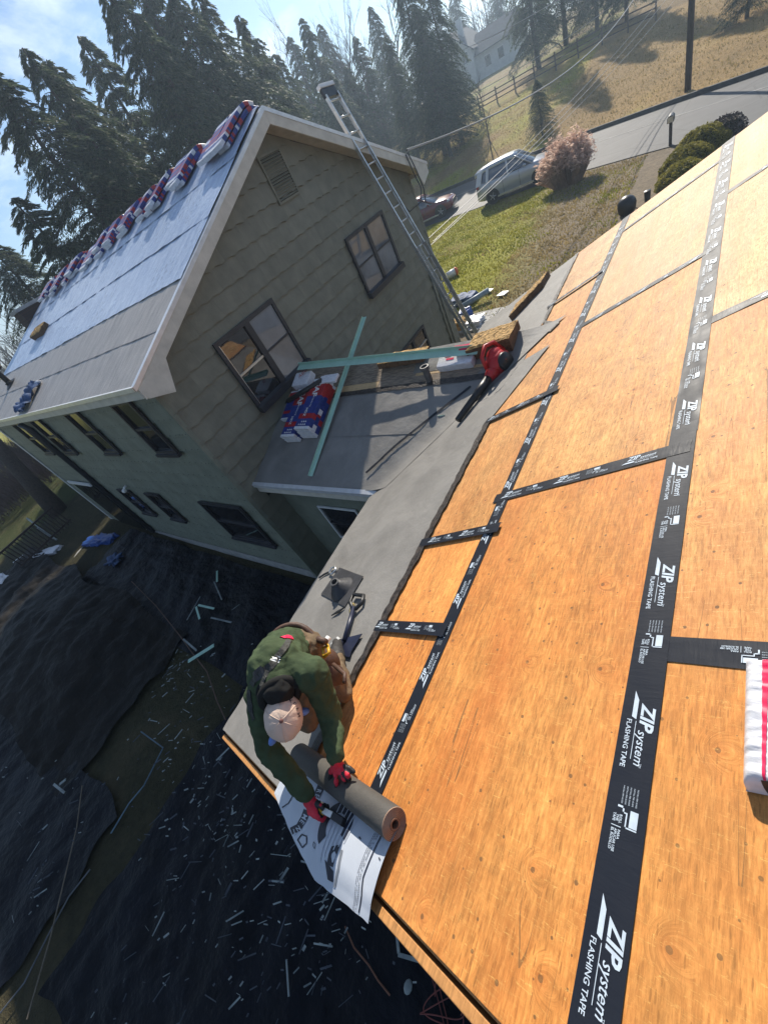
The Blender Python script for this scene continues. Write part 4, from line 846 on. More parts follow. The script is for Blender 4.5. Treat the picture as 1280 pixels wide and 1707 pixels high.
stack_bundle(-6.44, s0 - .02, 0.122, 'blue and red printed shingle bundle topping the low pile beside the house wall', 2, 0.01)
for k, lb in enumerate(('blue and red shingle bundle under the other two in the tall breezeway pile', 'shingle bundle with a red stripe sandwiched in the tall breezeway pile', 'blue and red printed shingle bundle topping the tall breezeway pile')):
    stack_bundle(-6.03 + 0.008 * k, s0 + 0.04 + .012 * k, 0.030 + 0.093 * k, lb, 5 + k, -0.015 * k, k == 2, FLAT if k != 1 else FLAT_D)
o = stack_bundle(-6.82, s0 + 0.42, 0.03, 'short red and white shingle bundle tucked under a white bag by the wall', 9, 0.03, False); o.scale = (0.8, 0.62, 0.9)
# white bag with red print
def lumpy_box(name, c, ex, ey, ez, m, amp=0.012, seed=0, n=8):
    """soft wrapped packet: a rounded box with dents; ex, ey, ez full edge vectors"""
    c = np.array(c, float); ex, ey, ez = (np.array(t, float) for t in (ex, ey, ez)); mb = MB(); vs = []; idx = {}
    def P(a, b, d):
        p = np.array([a, b, d]); q = np.sign(p) * np.abs(p) ** 1.0; rr = np.linalg.norm(np.maximum(np.abs(q) - 0.82, 0)) ; s = 1 - 0.10 * max(0, rr - 0.18) / 0.2
        w = c + (ex * q[0] + ey * q[1] + ez * q[2]) / 2 * s; k = amp * vnoise(w + seed, 11); nn = ex * q[0] + ey * q[1] + ez * q[2]; return w + nn / np.linalg.norm(nn) * k
    for ax in range(3):
        for sg in (-1, 1):
            def fn(i, j):
                v = [0, 0, 0]; v[ax] = sg; v[(ax + 1) % 3] = (2 * i - 1) * sg; v[(ax + 2) % 3] = 2 * j - 1; return P(*v)
            mb.grid(fn, n, n)
    return mb.build(name, m, smooth=True)
bc = on_bf(506, 634, 0.22); bag = lumpy_box('paper_bag', bc, (0.42, 0, 0), np.array(BS) * 0.30, np.array(BN) * 0.13, M_BUNW, 0.014, 1); tag(bag, 'white paper packet with red ABC lettering on the pile beside the wall', 'bag')
abc = mesh_of('lettering', *text_mesh('l', [('ABC', 0, 0, 0.14, 0.1, 0.0)], None), M_BUNR)
c = bpy.data.objects.new('lettering', abc); col.objects.link(c); c.parent = bag; c.matrix_local = Matrix.Translation(Vector(bc + np.array(BN) * 0.083 + np.array([-0.03, -.02, 0]))) @ (bbas @ Matrix.Rotation(0.75, 3, 'Z')).to_4x4() @ Matrix.Scale(0.85, 4)
a, b = on_bf(480, 668, 0.26), on_bf(536, 634, 0.33); mb = MB(); mb.tube([a, a + (b - a) * .5, b], 0.045, 14); mb.tube([a - (b - a) * 0.004, a + (b - a) * 0.03], 0.030, 12, 1); tag(mb.build('black_roll', [M_BLACK, M_GLASSD], smooth=True), 'short black glossy roll lying across the shingle bundles', 'roll')
lp = lumpy_box('wrapper_scrap', on_bf(548, 632, 0.30), (0.40, 0.0, 0), np.array(BS) * 0.16, np.array(BN) * 0.05, M_BUNW, 0.02, 5); tag(lp, 'crumpled white wrapper on the upper end of the tall bundle pile', 'wrapper')

# pale green metal trim lengths
def angle_strip(name, a, b, w, up, label, lip=0.03):
    a, b = np.array(a, float), np.array(b, float); d = (b - a) / np.linalg.norm(b - a); up = np.array(up, float); up = up - d * (up @ d); up /= np.linalg.norm(up); sd = np.cross(d, up)
    mb = MB(); mb.obox(a - sd * w / 2, b - a, sd * w, up * 0.003); mb.obox(a - sd * w / 2 + up * 0.003, b - a, sd * 0.003, up * lip); return tag(mb.build(name, M_TEAL), label, 'metal trim')
angle_strip('metal_trim', BF((on_bf(520, 795))[0], (on_bf(520, 795)[1] - 2.95) / CB, 0.028), on_x(608, 528, -5.58), 0.085, BN, 'pale green metal trim length leaning from the breezeway eave up over the ridge')
pa, pb = on_bf(497, 612, 0.36), on_bf(797, 584, 0.16)
angle_strip('metal_trim', pa, pb, 0.12, BN, 'long pale green metal trim lying crosswise along the breezeway ridge', 0.05)
q = on_bf(735, 697, 0.012); angle_strip('metal_trim', q + [-.05, 0, 0.01], q + [0.06, 0.01, 0.012], 0.045, BN, 'tiny pale green metal offcut beside the valley on breezeway felt', 0.012)

# scraps of thick brown board on the roofs
def scrap(name, c, ex, ey, ez, label, seed):
    c, ex, ey, ez = (np.array(t, float) for t in (c, ex, ey, ez)); mb = MB(); n = 12
    def top(i, j):
        e = min(i, 1 - i, j, 1 - j); w = 0.5 * vnoise((i * 6, j * 3, seed), 1.0) + 0.5 * vnoise((i * 14, j * 8, seed), 1.0)
        return c + ex * (i - .5 + 0.02 * vnoise((j * 7, seed, 1), 1)) + ey * (j - .5 + 0.03 * vnoise((i * 7, seed, 2), 1)) + ez * (0.5 + 0.16 * w - (0.10 if e < 0.01 else 0))
    mb.grid(top, n * 2, n)
    def bot(p): return p - ez * ((p - c) @ ez / (ez @ ez) + 0.5)
    N_ = n * 2; V = [np.array(v) for v in mb.v]
    rim = [i for i in range(N_ + 1)] + [(j + 1) * (N_ + 1) - 1 for j in range(1, n + 1)] + [n * (N_ + 1) + i for i in range(N_ - 1, -1, -1)] + [j * (N_ + 1) for j in range(n - 1, 0, -1)]
    b0 = len(mb.v); mb.v += [tuple(bot(V[i])) for i in rim]; k = len(rim)
    for i in range(k): mb.f.append((rim[i], b0 + i, b0 + (i + 1) % k, rim[(i + 1) % k])); mb.m.append(1)
    mb.f.append(tuple(b0 + i for i in range(k))); mb.m.append(1)
    return tag(mb.build(name, [M_INSUL, M_INSUL2]), label, 'board scrap')
def seat(pts, n_, h0, th, on):                                  # footprint from picture points on a roof plane
    p = [on(x, y, h0) for x, y in pts]; return p
p = [on_rf(x, y, 0.0) for x, y in ((848, 516), (908, 452))]; d = p[1] - p[0]
d1 = (p[1] - p[0]); ctr = on_rf(883, 492, 0.06); scrap('board_scrap', ctr, d1 * 0.80, np.array(RV) * 0.42, np.array(RN) * 0.11, 'long rough brown board scrap lying at the far rake of the plywood roof', 1)
ctr = on_bf(821, 566, 0.10) ; scrap('board_scrap', ctr, (0.60, 0.05, 0.05), np.array((0, 0.42, 0.02)), np.array((0, -0.04, 0.16)), 'short thick brown board scrap beside the red blower', 2)
ctr = on_bf(672, 596, 0.05); scrap('board_scrap', ctr, (0.85, 0, 0), np.array((0, 0.30, 0.0)), np.array((0, 0, 0.10)), 'flat brown board scrap on the breezeway ridge behind the long trim', 3)
ctr = on_mf(66, 552, 0.09); scrap('board_scrap', ctr, (1.0, 0.0, 0), np.array(MS) * 0.34, np.array(MN) * 0.16, 'brown board scrap alone on the silver underlayment near the chimney', 4)

# printed carton by the ridge
cb = on_bf(762, 598, 0.07); box = lumpy_box('carton', cb, (0.56, 0, 0), np.array(BS) * 0.30, np.array(BN) * 0.12, M_BUNW, 0.006, 8); tag(box, 'white and red printed packet on the boards below the brown scrap', 'packet')
mb = MB(); f = cb + np.array(BN) * 0.0625
for i in range(9):
    u_, v_ = random.uniform(-.2, .16), random.uniform(-.11, .08); mb.cbox(f + np.array([u_ + .04, 0, 0]) + np.array(BS) * (v_ + .02), (random.uniform(.05, .12), 0, 0), np.array(BS) * random.uniform(.02, .05), np.array(BN) * (0.004 + .0004 * i), i % 2)
mb.build('print', [M_BUNP, M_BUNB], box)
mb = MB(); mb.slab([on_bf(x, y, 0.16) for x, y in ((758, 578), (794, 572), (794, 582), (760, 586))], np.array(BN) * .02); tag(mb.build('red_wrapper', M_BUNP), 'bright pink red plastic wrapper scrap behind the printed packet', 'wrapper')

# vent pipes
def vent(name, base, up, r, ln, label, flange=None, hollow=True):
    mb = MB(); mb.lathe(base, up, [(r * 1.0, 0), (r, ln), (r * 0.78, ln), (r * 0.75, ln * 0.55), (0, ln * 0.55)], 16); return tag(mb.build(name, M_PIPE, smooth=False), label, 'vent pipe')
vb = on_bf(716, 634, 0.015); v1 = thing('vent_pipe', 'short grey vent stub standing on the bare boards of the breezeway', 'vent pipe', vb)
MB().lathe(vb, (0, 0, 1), [(0.05, -0.03), (0.05, 0.18), (0.066, 0.182), (0.066, 0.235), (0.05, 0.236), (0.048, 0.10), (0, 0.10)], 18).build('pipe', M_PIPE, v1)
# boot flashing on the garage eave strip
bp = thing('pipe_boot', 'black rubber pipe boot on a square flashing plate near the worker', 'pipe boot', RF(-3.93, 1.33, 0.02))
c4 = [on_rf(x, y, 0.021) for x, y in ((535, 991), (566, 946), (606, 961), (575, 1012))]; MB().slab(c4, np.array(RN) * 0.003).build('flashing_plate', M_RUBBER, bp, bevel=0.002)
bc_ = on_rf(571, 983, 0.024); zup = Vector((0, 0, 1)); tl = (RN * 0.75 + zup * 0.25).normalized()
mb = MB(); mb.lathe(bc_, tl, [(0.150, 0.0), (0.142, 0.018), (0.118, 0.036), (0.114, 0.052), (0.088, 0.066), (0.084, 0.082), (0.058, 0.094), (0.055, 0.112)], 28); mb.build('cone', M_RUBBER, bp, smooth=True)
MB().lathe(np.array(bc_) + np.array(tl) * 0.09, zup, [(0.046, 0.0), (0.046, 0.05), (0.034, 0.052), (0.033, 0.01), (0, 0.01)], 18).build('pipe', M_PIPE, bp)
pe = thing('elbow_pipe', 'black elbow vent pipe standing on grey felt near the far roof end', 'vent pipe', on_mf(18, 640, 0.03)); e0 = np.array(pe.location)
mb = MB(); mb.tube([e0 - [0, 0, .05], e0 + [0, 0, 0.42], e0 + [0.0, 0.02, 0.5]], 0.075, 10); mb.tube([e0 + [-0.05, -.02, 0.44], e0 + [0.25, .1, 0.50]], 0.075, 10); mb.build('pipe', M_BLACK, pe, smooth=True)
mb = MB(); mb.lathe(e0, MN, [(0.22, 0.0), (0.2, 0.01), (0.09, 0.05), (0.085, 0.1)], 14); mb.build('boot', M_BLACK, pe)
# rag and bottle at the main eave
rg = MB(); rc = on_mf(42, 672, 0.05)
def rag(i, j):
    p = MF(rc[0] + (i - .5) * 0.9, 0.02 + j * 0.75, 0.03); return p + np.array(MN) * (0.14 * abs(vnoise((i * 3, j * 3, 4), 1.4)) + 0.06 * math.sin(i * 14 + j * 5) ** 2) 
rg.grid(rag, 18, 18); tag(rg.build('cloth', M_BLUEGREY, smooth=True), 'crumpled faded blue cloth over the eave of the main roof', 'cloth')
b0 = on_mf(62, 640, 0.06); mb = MB(); mb.tube([b0 + [-.12, 0, 0], b0 + [.05, 0.03, 0.01], b0 + [0.10, .04, .015], b0 + [.16, .05, .02]], [0.055, 0.055, 0.025, 0.022], 10); tag(mb.build('plastic_bottle', mat('cloudy_plastic', (0.5, 0.52, 0.56), 0.2, 0.2, 20, spec=0.7), smooth=True), 'clear plastic bottle lying on felt above the blue cloth', 'bottle')

# ladder against the far rake of the gable
A = on_x(615, 264, XRF + 0.13); B = on_x(783, 553, -5.55); d = (A - B) / np.linalg.norm(A - B)
foot = B + d * ((0.22 - B[2]) / d[2]); tdir = ray(545, 148); 
tt = np.linalg.lstsq(np.stack([d, -tdir], 1), CAM - A, rcond=None)[0]; top = A + d * tt[0]
lad = thing('extension_ladder', 'silver aluminium extension ladder leaning on the olive gable past its roof edge', 'ladder', foot)
sd = np.array([0, 1.0, 0]); sd = sd - d * (sd @ d); sd /= np.linalg.norm(sd); nr = np.cross(sd, d); hw = 0.21; Lt = float(np.linalg.norm(top - foot))
for s_ in (-1, 1):
    mb = MB(); o_ = foot + sd * hw * s_ - nr * 0.035; mb.obox(o_, d * (Lt - 0.1), nr * 0.07, sd * 0.008 * s_); mb.obox(o_ + sd * .0081 * s_, d * (Lt - 0.1), nr * 0.008, sd * -0.03 * s_); mb.obox(o_ + nr * 0.062 + sd * .0081 * s_, d * (Lt - 0.1), nr * 0.008, sd * -0.03 * s_); mb.build('rail', M_ALU, lad)
    mb = MB(); o_ = foot + sd * (hw - 0.045) * s_ + nr * 0.04; mb.obox(o_, d * (Lt * 0.55), nr * 0.06, sd * 0.008 * s_); mb.build('lower_rail', M_ALU, lad)
k = 0.3
while k < Lt - 0.2:
    mb = MB(); c_ = foot + d * k; mb.tube([c_ - sd * (hw - .0), c_ + sd * (hw - .0)], 0.017, 8); mb.build('rung', M_ALU, lad, smooth=True); k += 0.305
mb = MB(); e_ = foot + d * (Lt - 0.14); mb.obox(e_ - sd * (hw + .02) - nr * 0.05, sd * (2 * hw + .04), d * 0.16, nr * 0.06); mb.build('end_panel', M_WFRAME, lad)
mb = MB(); e_ = foot + d * (Lt + 0.02); mb.obox(e_ - sd * (hw + .04) - nr * 0.07, sd * (2 * hw + .08), d * 0.07, nr * 0.10); mb.build('end_cap', M_WHITE, lad, bevel=0.01)
for s_ in (-1, 1): MB().cbox(foot + sd * hw * s_ + d * .02, sd * .06, nr * .16, (0, 0, 0.05)).build('foot', M_BLACK, lad)

# red leaf blower in the valley
bl0 = on_rf(832, 606, 0.10); bl = thing('leaf_blower', 'red and black leaf blower with its black tube lying in the valley', 'leaf blower', on_rf(832, 606, 0.0))
fx = np.array((CG, 0.35, SG)); fx /= np.linalg.norm(fx); te = on_rf(763, 700, 0.06); td = (te - bl0) / np.linalg.norm(te - bl0); up = np.array((-.3, .25, .9)); up = up - td * (up @ td); up /= np.linalg.norm(up); sx = np.cross(td, up)
mb = MB(); mb.ball(bl0 + up * 0.02, (0.15, 0.19, 0.16), 0, 20, 12, (sx, td, up)); mb.ball(bl0 - td * 0.02 + up * 0.07, (0.105, 0.15, 0.15), 0, 16, 10, (sx, td, up)); mb.tube([bl0 + td * 0.10, bl0 + td * 0.22, bl0 + td * 0.27], [0.11, 0.075, 0.06], 14); mb.build('body', M_RED, bl, smooth=True)
mb = MB(); mb.lathe(bl0 + sx * 0.115 - up * 0.01, sx, [(0.135, 0), (0.125, 0.035), (0.09, 0.05), (0, 0.05)], 20); mb.lathe(bl0 - sx * 0.115, -sx, [(0.12, 0), (0.11, 0.03), (0, 0.035)], 20); mb.build('fan_cover', M_BLACK, bl, smooth=True)
hp = [bl0 + td * 0.20 + up * 0.10, bl0 + td * 0.14 + up * 0.24, bl0 + up * 0.30, bl0 - td * 0.14 + up * 0.24, bl0 - td * 0.19 + up * 0.06]; mb = MB(); mb.tube(hp, [0.022, 0.026, 0.028, 0.026, 0.024], 10); mb.build('handle', M_RED, bl, smooth=True)
mb = MB(); ts = bl0 + td * 0.26; mb.tube([ts, ts + (te - ts) * .35, ts + (te - ts) * .36, te], [0.055, 0.055, 0.048, 0.040], 14); mb.build('tube', M_BLACK, bl, smooth=True)
MB().cbox(bl0 - up * 0.16 , sx * 0.2, td * 0.16, up * 0.03).build('base', M_RED, bl, bevel=0.008)

# roofing shovel
sh = thing('roofing_shovel', 'dark blue flat bladed roofing shovel lying behind the worker', 'shovel', on_rf(592, 1030, 0.0))
M_NAVY = mat('navy_steel', (0.016, 0.02, 0.045), 0.4, 0.2, 9, spec=0.5)
bl_ = [on_rf(x, y, 0.03) for x, y in ((561, 1068), (604, 1057), (586, 1086), (583, 1096), (572, 1094))]; MB().slab(bl_, np.array(RN) * 0.005).build('blade', M_NAVY, sh)
a, b = on_rf(574, 1068, 0.045), on_rf(590, 1013, 0.05); MB().tube([a, b], 0.022, 10).build('shaft', M_NAVY, sh, smooth=True)
g = [on_rf(x, y, 0.05) for x, y in ((589, 1016), (583, 1004), (590, 991), (606, 993), (604, 1004), (592, 1016))]; MB().tube(g, 0.019, 8).build('grip', M_BLACK, sh, smooth=True)
mb = MB(); k_ = [on_rf(x, y, 0.03) for x, y in ((589, 1007), (585, 1020), (584, 1026))]; mb.tube(k_, [0.018, 0.02, 0.008], 8); tag(mb.build('utility_knife', mat('brass', (0.42, 0.34, 0.16), 0.35, 0.2, 20, metal=0.5), smooth=True), 'small brass coloured knife lying beside the shovel grip', 'knife')
ck = thing('rope_clip', 'silver rope clip with a dark strap at the garage eave', 'clip', on_rf(553, 952, 0.02))
mb = MB(); mb.tube([on_rf(x, y, 0.03) for x, y in ((532, 963), (541, 957), (550, 953))], 0.012, 6); mb.build('strap', M_RUBBER, ck); mb = MB(); mb.tube([on_rf(x, y, 0.04) for x, y in ((549, 955), (552, 947), (558, 945), (560, 950), (553, 957), (549, 955))], 0.013, 8); mb.build('hook', M_ALU, ck, smooth=True)
mb = MB(); mb.slab([on_rf(x, y, 0.02) for x, y in ((553, 1027), (562, 1020), (575, 1013), (566, 1021))], np.array(RN) * 0.012); tag(mb.build('felt_sliver', M_BLACK), 'thin black sliver of felt curling below the pipe boot', 'scrap')

# bundle at the right edge of the plywood
def edge_bundle():
    o = thing('shingle_bundle', 'silver white wrapped shingle bundle with a red stripe lying alone on plywood', 'shingle bundle', RF(0.0, 0.63, 0))
    def fn(i, j):
        u = -0.505 + 1.0 * i; v = 0.445 + 0.385 * j + (0.012 * math.sin(i * 9)); e = min(i / 0.035, (1 - i) / .035, j / 0.08, (1 - j) / 0.08, 1.0); h = 0.006 + 0.072 * math.sqrt(max(0, 1 - (1 - e) ** 2))
        wr = 0.005 * mnoise.noise(Vector((i * 16, j * 26, 1))) + 0.0020 * math.sin(j * 75 + 4 * mnoise.noise(Vector((i * 12, j * 5, 3)))) * max(0, 1 - abs(i - 0.045) / 0.05)
        return RF(u, v, h + wr * min(1, e * 2))
    mb = MB(); mb.grid(fn, 120, 60); mb.build('wrapper', M_BUNW, o, smooth=True)
    mb = MB()
    mb.grid(lambda i, j: np.array(fn(0.056 + 0.016 * i * (1 - 0.6 * j), 0.04 + 0.92 * (1 - j))) + np.array(RN) * 0.0035, 4, 40); mb.build('stripe', M_BUNP, o, smooth=True)
    mb = MB(); mb.grid(lambda i, j: np.array(fn(0.05 + 0.5 * i, 0.0 + 0.04 * j)) + np.array(RN) * 0.002, 30, 4); mb.build('dark_end', M_BLACK, o, smooth=True)
edge_bundle()
# ------------------------------------------------------------------ underlayment roll and the sheet paid out from it
RR = 0.068; r0, r1 = on_rf(499, 1258, RR), on_rf(657, 1374, RR)
ru = (r1 - r0) / np.linalg.norm(r1 - r0); roll = thing('underlayment_roll', 'heavy dark grey roll of underlayment with a cardboard core under the glove', 'roll', (r0 + r1) / 2)
M_ROLL = felt_mat('roll_surface', (0.085, 0.08, 0.072), (1, 1, 1), 0.6, 0.35); M_CARD = mat('cardboard', (0.42, 0.27, 0.18), 0.7, 0.15, 9, 0.3, 120)
mb = MB(); mb.lathe(r0, ru, [(RR * 0.35, 0.002), (RR * .97, 0.0), (RR, 0.004), (RR, 0.61), (RR, float(np.linalg.norm(r1 - r0)) - .004), (RR * .98, float(np.linalg.norm(r1 - r0)))], 40); mb.f = [f for f in mb.f if len(f) == 4]; mb.m = [0] * len(mb.f); mb.build('wound_sheet', M_ROLL, roll, smooth=True)
Ln = float(np.linalg.norm(r1 - r0)); mb = MB(); mb.lathe(r0, ru, [(RR * 0.97, Ln + 0.0006), (RR * 0.66, Ln + 0.0022), (RR * 0.38, Ln + 0.003)], 40); 
mb = MB(); nr_ = 26; pf = [(RR * (0.985 - 0.60 * k / nr_), Ln + 0.0008 + 0.0022 * (k % 2) + 0.002 * k / nr_) for k in range(nr_ + 1)]; mb.lathe(r0, ru, pf, 44)
mb.m = [1 if (i // 44) % 4 == 1 else 0 for i in range(len(mb.f))]; kp = [i for i, f in enumerate(mb.f) if len(f) == 4]; mb.m = [mb.m[i] for i in kp]; mb.f = [mb.f[i] for i in kp]; mb.build('wound_edge', [M_CARD, mat('layer_gap', (0.16, 0.10, 0.07), 0.8)], roll)
mb = MB(); mb.lathe(r0, ru, [(RR * .38, Ln + 0.003), (RR * .37, Ln + 0.008), (RR * .27, Ln + 0.008), (RR * .26, Ln - 0.2), (0, Ln - .2)], 24); mb.f = [f for f in mb.f if len(f) == 4]; mb.m = [0] * len(mb.f); mb.build('core', mat('dark_cardboard', (0.2, 0.11, 0.07), 0.7, 0.2, 20), roll, smooth=False)
# sheet, pale face up
EU = [-2.95, -2.5, -2.2, -2.06, -1.87, -1.69]; EV = [-0.41, -0.50, -0.545, -0.525, -0.495, -0.475]
def sheet(a, b, off=0.0):
    """a across (0 = eave side, 1 = up slope), b from the roll to the cut end"""
    u = -2.94 + 1.235 * a; ve = float(np.interp(u, EU, EV)) + 0.004 * mnoise.noise(Vector((u * 14, 0, 0))); v0 = -0.13; v = v0 + (ve - v0) * b
    over = max(0, (VN - 0.02) - v); h = 0.024 + 0.02 * math.sin(math.pi * min(1, b * 1.1)) * (0.4 + 0.6 * a) - 1.6 * over * over - 0.10 * over
    h += 0.004 * mnoise.noise(Vector((u * 2.2, v * 5, 3))) + off
    if a > 0.94: h += (a - 0.94) * 0.35 * (1 - b)
    return RF(u, v, h)
sh_ = thing('loose_sheet', 'pale blue white printed underlayment sheet drooping over the near roof edge', 'sheet', sheet(0.5, 0.5)); M_SHEET = mat('pale_sheet_face', (0.50, 0.54, 0.60), 0.5, 0.06, 2, 0.15, 6, bdist=0.02, spec=0.35)
MB().grid(lambda i, j: sheet(i, j), 90, 40).build('pale_face', M_SHEET, sh_, smooth=True); MB().grid(lambda i, j: sheet(1 - i, j, -0.003), 60, 30).build('dark_face', M_FELT, sh_, smooth=True)
def sheet_uv(u, v, off=0.0022):                                # print coordinates in metres on the roof
    a = (u + 2.94) / 1.235; ve = float(np.interp(u, EU, EV)); b = (v + 0.13) / (ve + 0.13); return sheet(min(max(a, 0), 1), min(max(b, 0), 1), off)
def pr_quads(name, strips, n=24):
    mb = MB()
    for f in strips: mb.grid(lambda i, j: f(i, j), n, 2)
    return mb.build(name, M_DARKPRINT, sh_)
def uvp(px, py):
    p = on_rf(px, py, 0.03); return float(p[0] * CG + (p[2] - 4.6) * SG), float(p[1])
def px_poly(name, polys, m=None):
    mb = MB()
    for pl in polys:
        fine = []
        for a, b in zip(pl, pl[1:] + pl[:1]): fine += [(a[0] + (b[0] - a[0]) * k / 4, a[1] + (b[1] - a[1]) * k / 4) for k in range(4)]
        vs = [np.array(sheet_uv(*uvp(x, y))) for x, y in fine]; mb.add(vs, [tuple(range(len(vs)))])
    return mb.build(name, m or M_DARKPRINT, sh_)
def cpx(x, y): return (460 + x / 5.333, 1250 + y / 5.333)      # coordinates measured on the enlarged picture
# the big striped ring emblem, in slanted bands
def band_ring(cx, cy, ro, ri, asp, th, a0, a1, n=26):
    P = []
    for k in range(n + 1):
        t = a0 + (a1 - a0) * k / n; P.append((cx + math.cos(t) * ro, cy + math.sin(t) * ro * asp))
    for k in range(n, -1, -1):
        t = a0 + (a1 - a0) * k / n; P.append((cx + math.cos(t) * ri, cy + math.sin(t) * ri * asp))
    return P
def ring_strip(cx, cy, ro, ri, asp, rot, a0, a1, gap=None, n=60):
    mb = MB()
    def pt(r, t):
        x, y = math.cos(t) * r, math.sin(t) * r * asp; return cpx(cx + x * math.cos(rot) - y * math.sin(rot), cy + x * math.sin(rot) + y * math.cos(rot))
    for k in range(n):
        t0, t1 = a0 + (a1 - a0) * k / n, a0 + (a1 - a0) * (k + 1) / n; q = [pt(ri, t0), pt(ro, t0), pt(ro, t1), pt(ri, t1)]
        mb.add([sheet_uv(*uvp(*p)) for p in q], [(0, 1, 2, 3)])
    return mb
mb = ring_strip(540, 690, 240, 130, 0.56, -1.12, -2.6, 1.9); mb.build('ring_print', M_DARKPRINT, sh_)
def line_px(pts, w, off=0.0034, m=M_PRINT, name='line'):
    mb = MB(); P = []
    for a, b in zip(pts[:-1], pts[1:]): P += [(a[0] + (b[0] - a[0]) * k / 10, a[1] + (b[1] - a[1]) * k / 10) for k in range(10)]
    P.append(pts[-1])
    for a, b in zip(P[:-1], P[1:]):
        d_ = np.array(b) - np.array(a); n_ = np.array([-d_[1], d_[0]]) / (np.linalg.norm(d_) + 1e-9) * w / 2
        mb.add([sheet_uv(*uvp(*cpx(*q)), off) for q in (np.array(a) - n_, np.array(b) - n_, np.array(b) + n_, np.array(a) + n_)], [(0, 1, 2, 3)])
    return mb
for k in range(6):
    x0 = 400 + 48 * k; line_px([(x0 - 20, 990 - 30 * k), (x0 + 190, 470 - 10 * k)], 8).build('white_slash', M_SHEET, sh_)
mb = MB(); px_poly('stem_print', [[cpx(430, 980), cpx(505, 1080), cpx(480, 1170), cpx(425, 1140)], [cpx(445, 1020), cpx(500, 870), cpx(590, 850), cpx(505, 1045)]])
line_px([(600, 900), (560, 1060), (487, 1210)], 22, 0.003).build('swoosh', mat('grey_print', (0.2, 0.22, 0.25), 0.5), sh_)
line_px([(45, 510), (110, 480), (165, 400)], 10, 0.003).build('arc_line', M_DARKPRINT, sh_); line_px([(300, 200), (245, 275)], 8, .003).build('arc_line', M_DARKPRINT, sh_)
line_px([(110, 715), (200, 690), (255, 620), (285, 545)], 62, 0.003).build('word_band', M_DARKPRINT, sh_); line_px([(370, 430), (420, 300)], 62, 0.003).build('word_band', M_DARKPRINT, sh_)
line_px([(165, 790), (205, 855), (260, 830), (270, 770), (225, 750), (165, 790)], 12, 0.003).build('letter_outline', M_DARKPRINT, sh_)
line_px([(325, 850), (340, 880), (355, 845), (340, 820), (325, 850)], 5, .003).build('registered_mark', M_DARKPRINT, sh_)
line_px([(705, 1440), (760, 1300), (790, 1140), (860, 980), (955, 755)], 11, 0.003).build('border_line', M_DARKPRINT, sh_)
for dx, w in ((-28, 5), (-46, 4), (-62, 4)):
    mb = MB(); r_ = random.Random(int(w * 10 - dx)); P = [(705, 1440), (760, 1290), (800, 1120), (870, 950), (955, 760)]
    for a, b in zip(P[:-1], P[1:]):
        for k in range(9):
            if r_.random() < 0.8:
                t0 = k / 9; t1 = t0 + 0.085; m2 = line_px([(a[0] + (b[0] - a[0]) * t0 + dx, a[1] + (b[1] - a[1]) * t0 - 14), (a[0] + (b[0] - a[0]) * t1 + dx, a[1] + (b[1] - a[1]) * t1 - 14)], w * 0.9, .003); mb.add(m2.v, m2.f)
    mb.build('fine_print', M_DARKPRINT, sh_)
for x, y in ((763, 795), (952, 990), (852, 1390)): line_px([(x - 8, y - 12), (x + 8, y + 12)], 12, .003).build('print_mark', M_DARKPRINT, sh_)
def letters_on(txt, pts, size, m=M_SHEET):
    """letters set along a path on the sheet (enlarged-picture coordinates)"""
    for ch, (x, y, rot) in zip(txt, pts):
        vs, fs = text_mesh('l', [(ch, -size * .3, -size * .35, size, 0, 0.02)], None); c_, s__ = math.cos(rot), math.sin(rot)
        me = mesh_of('lettering', [tuple(np.array(sheet_uv(*uvp(*cpx(x + c_ * v[0] + s__ * v[1], y + s__ * v[0] - c_ * v[1])), 0.0045)) - np.array(sh_.location)) for v in vs], fs, m); o = bpy.data.objects.new('lettering', me); col.objects.link(o); o.parent = sh_
letters_on('MENT', [(268, 600, 2.1), (240, 650, 2.3), (200, 700, 2.6), (145, 722, 2.9)], 62); letters_on('ERL', [(380, 420, 1.9), (395, 375, 1.9), (410, 320, 1.9)], 55)

# ------------------------------------------------------------------ worker
W = thing('person', 'person in green sweatshirt and pale cap crouching over the underlayment roll', 'person', RF(-2.75, 0.35, 0.0))
M_SWEAT = mat('green_sweatshirt', (0.052, 0.074, 0.038), 0.9, 0.25, 7, 0.5, 18, bdist=0.02, spec=0.15); M_COLLAR = mat('black_collar', (0.020, 0.020, 0.019), 0.9, 0.2, 9, spec=0.15); M_KHAKI = mat('khaki_trousers', (0.15, 0.105, 0.06), 0.85, 0.3, 9, 0.5, 22, bdist=0.015)
M_SKIN = mat('skin', (0.42, 0.24, 0.17), 0.55, 0.1, 9); M_CAP = mat('pale_beige_cap', (0.62, 0.47, 0.37), 0.85, 0.10, 6, 0.3, 60); M_GLR = mat('red_glove', (0.62, 0.022, 0.045), 0.6, 0.2, 20, 0.4, 60); M_GLB = mat('black_glove_grip', (0.022, 0.022, 0.022), 0.5, 0.2, 20, 0.3, 50)
M_STRAP = mat('harness_webbing', (0.030, 0.031, 0.028), 0.75, 0.4, 40, 0.5, 90, tone=(0.07, 0.07, 0.062)); M_LEATHER = mat('brown_leather', (0.085, 0.045, 0.03), 0.6, 0.4, 12, 0.4, 30); M_BOOT = mat('dark_boot', (0.030, 0.027, 0.025), 0.6, 0.3, 12, 0.4, 30); M_YEL = mat('yellow_handle', (0.58, 0.33, 0.02), 0.4, 0.1, 9); M_CUFF = mat('pale_blue_cuff', (0.30, 0.34, 0.52), 0.8); M_SKYBLUE = mat('blue_bandana', (0.14, 0.24, 0.55), 0.8, 0.2, 9, 0.4, 30)
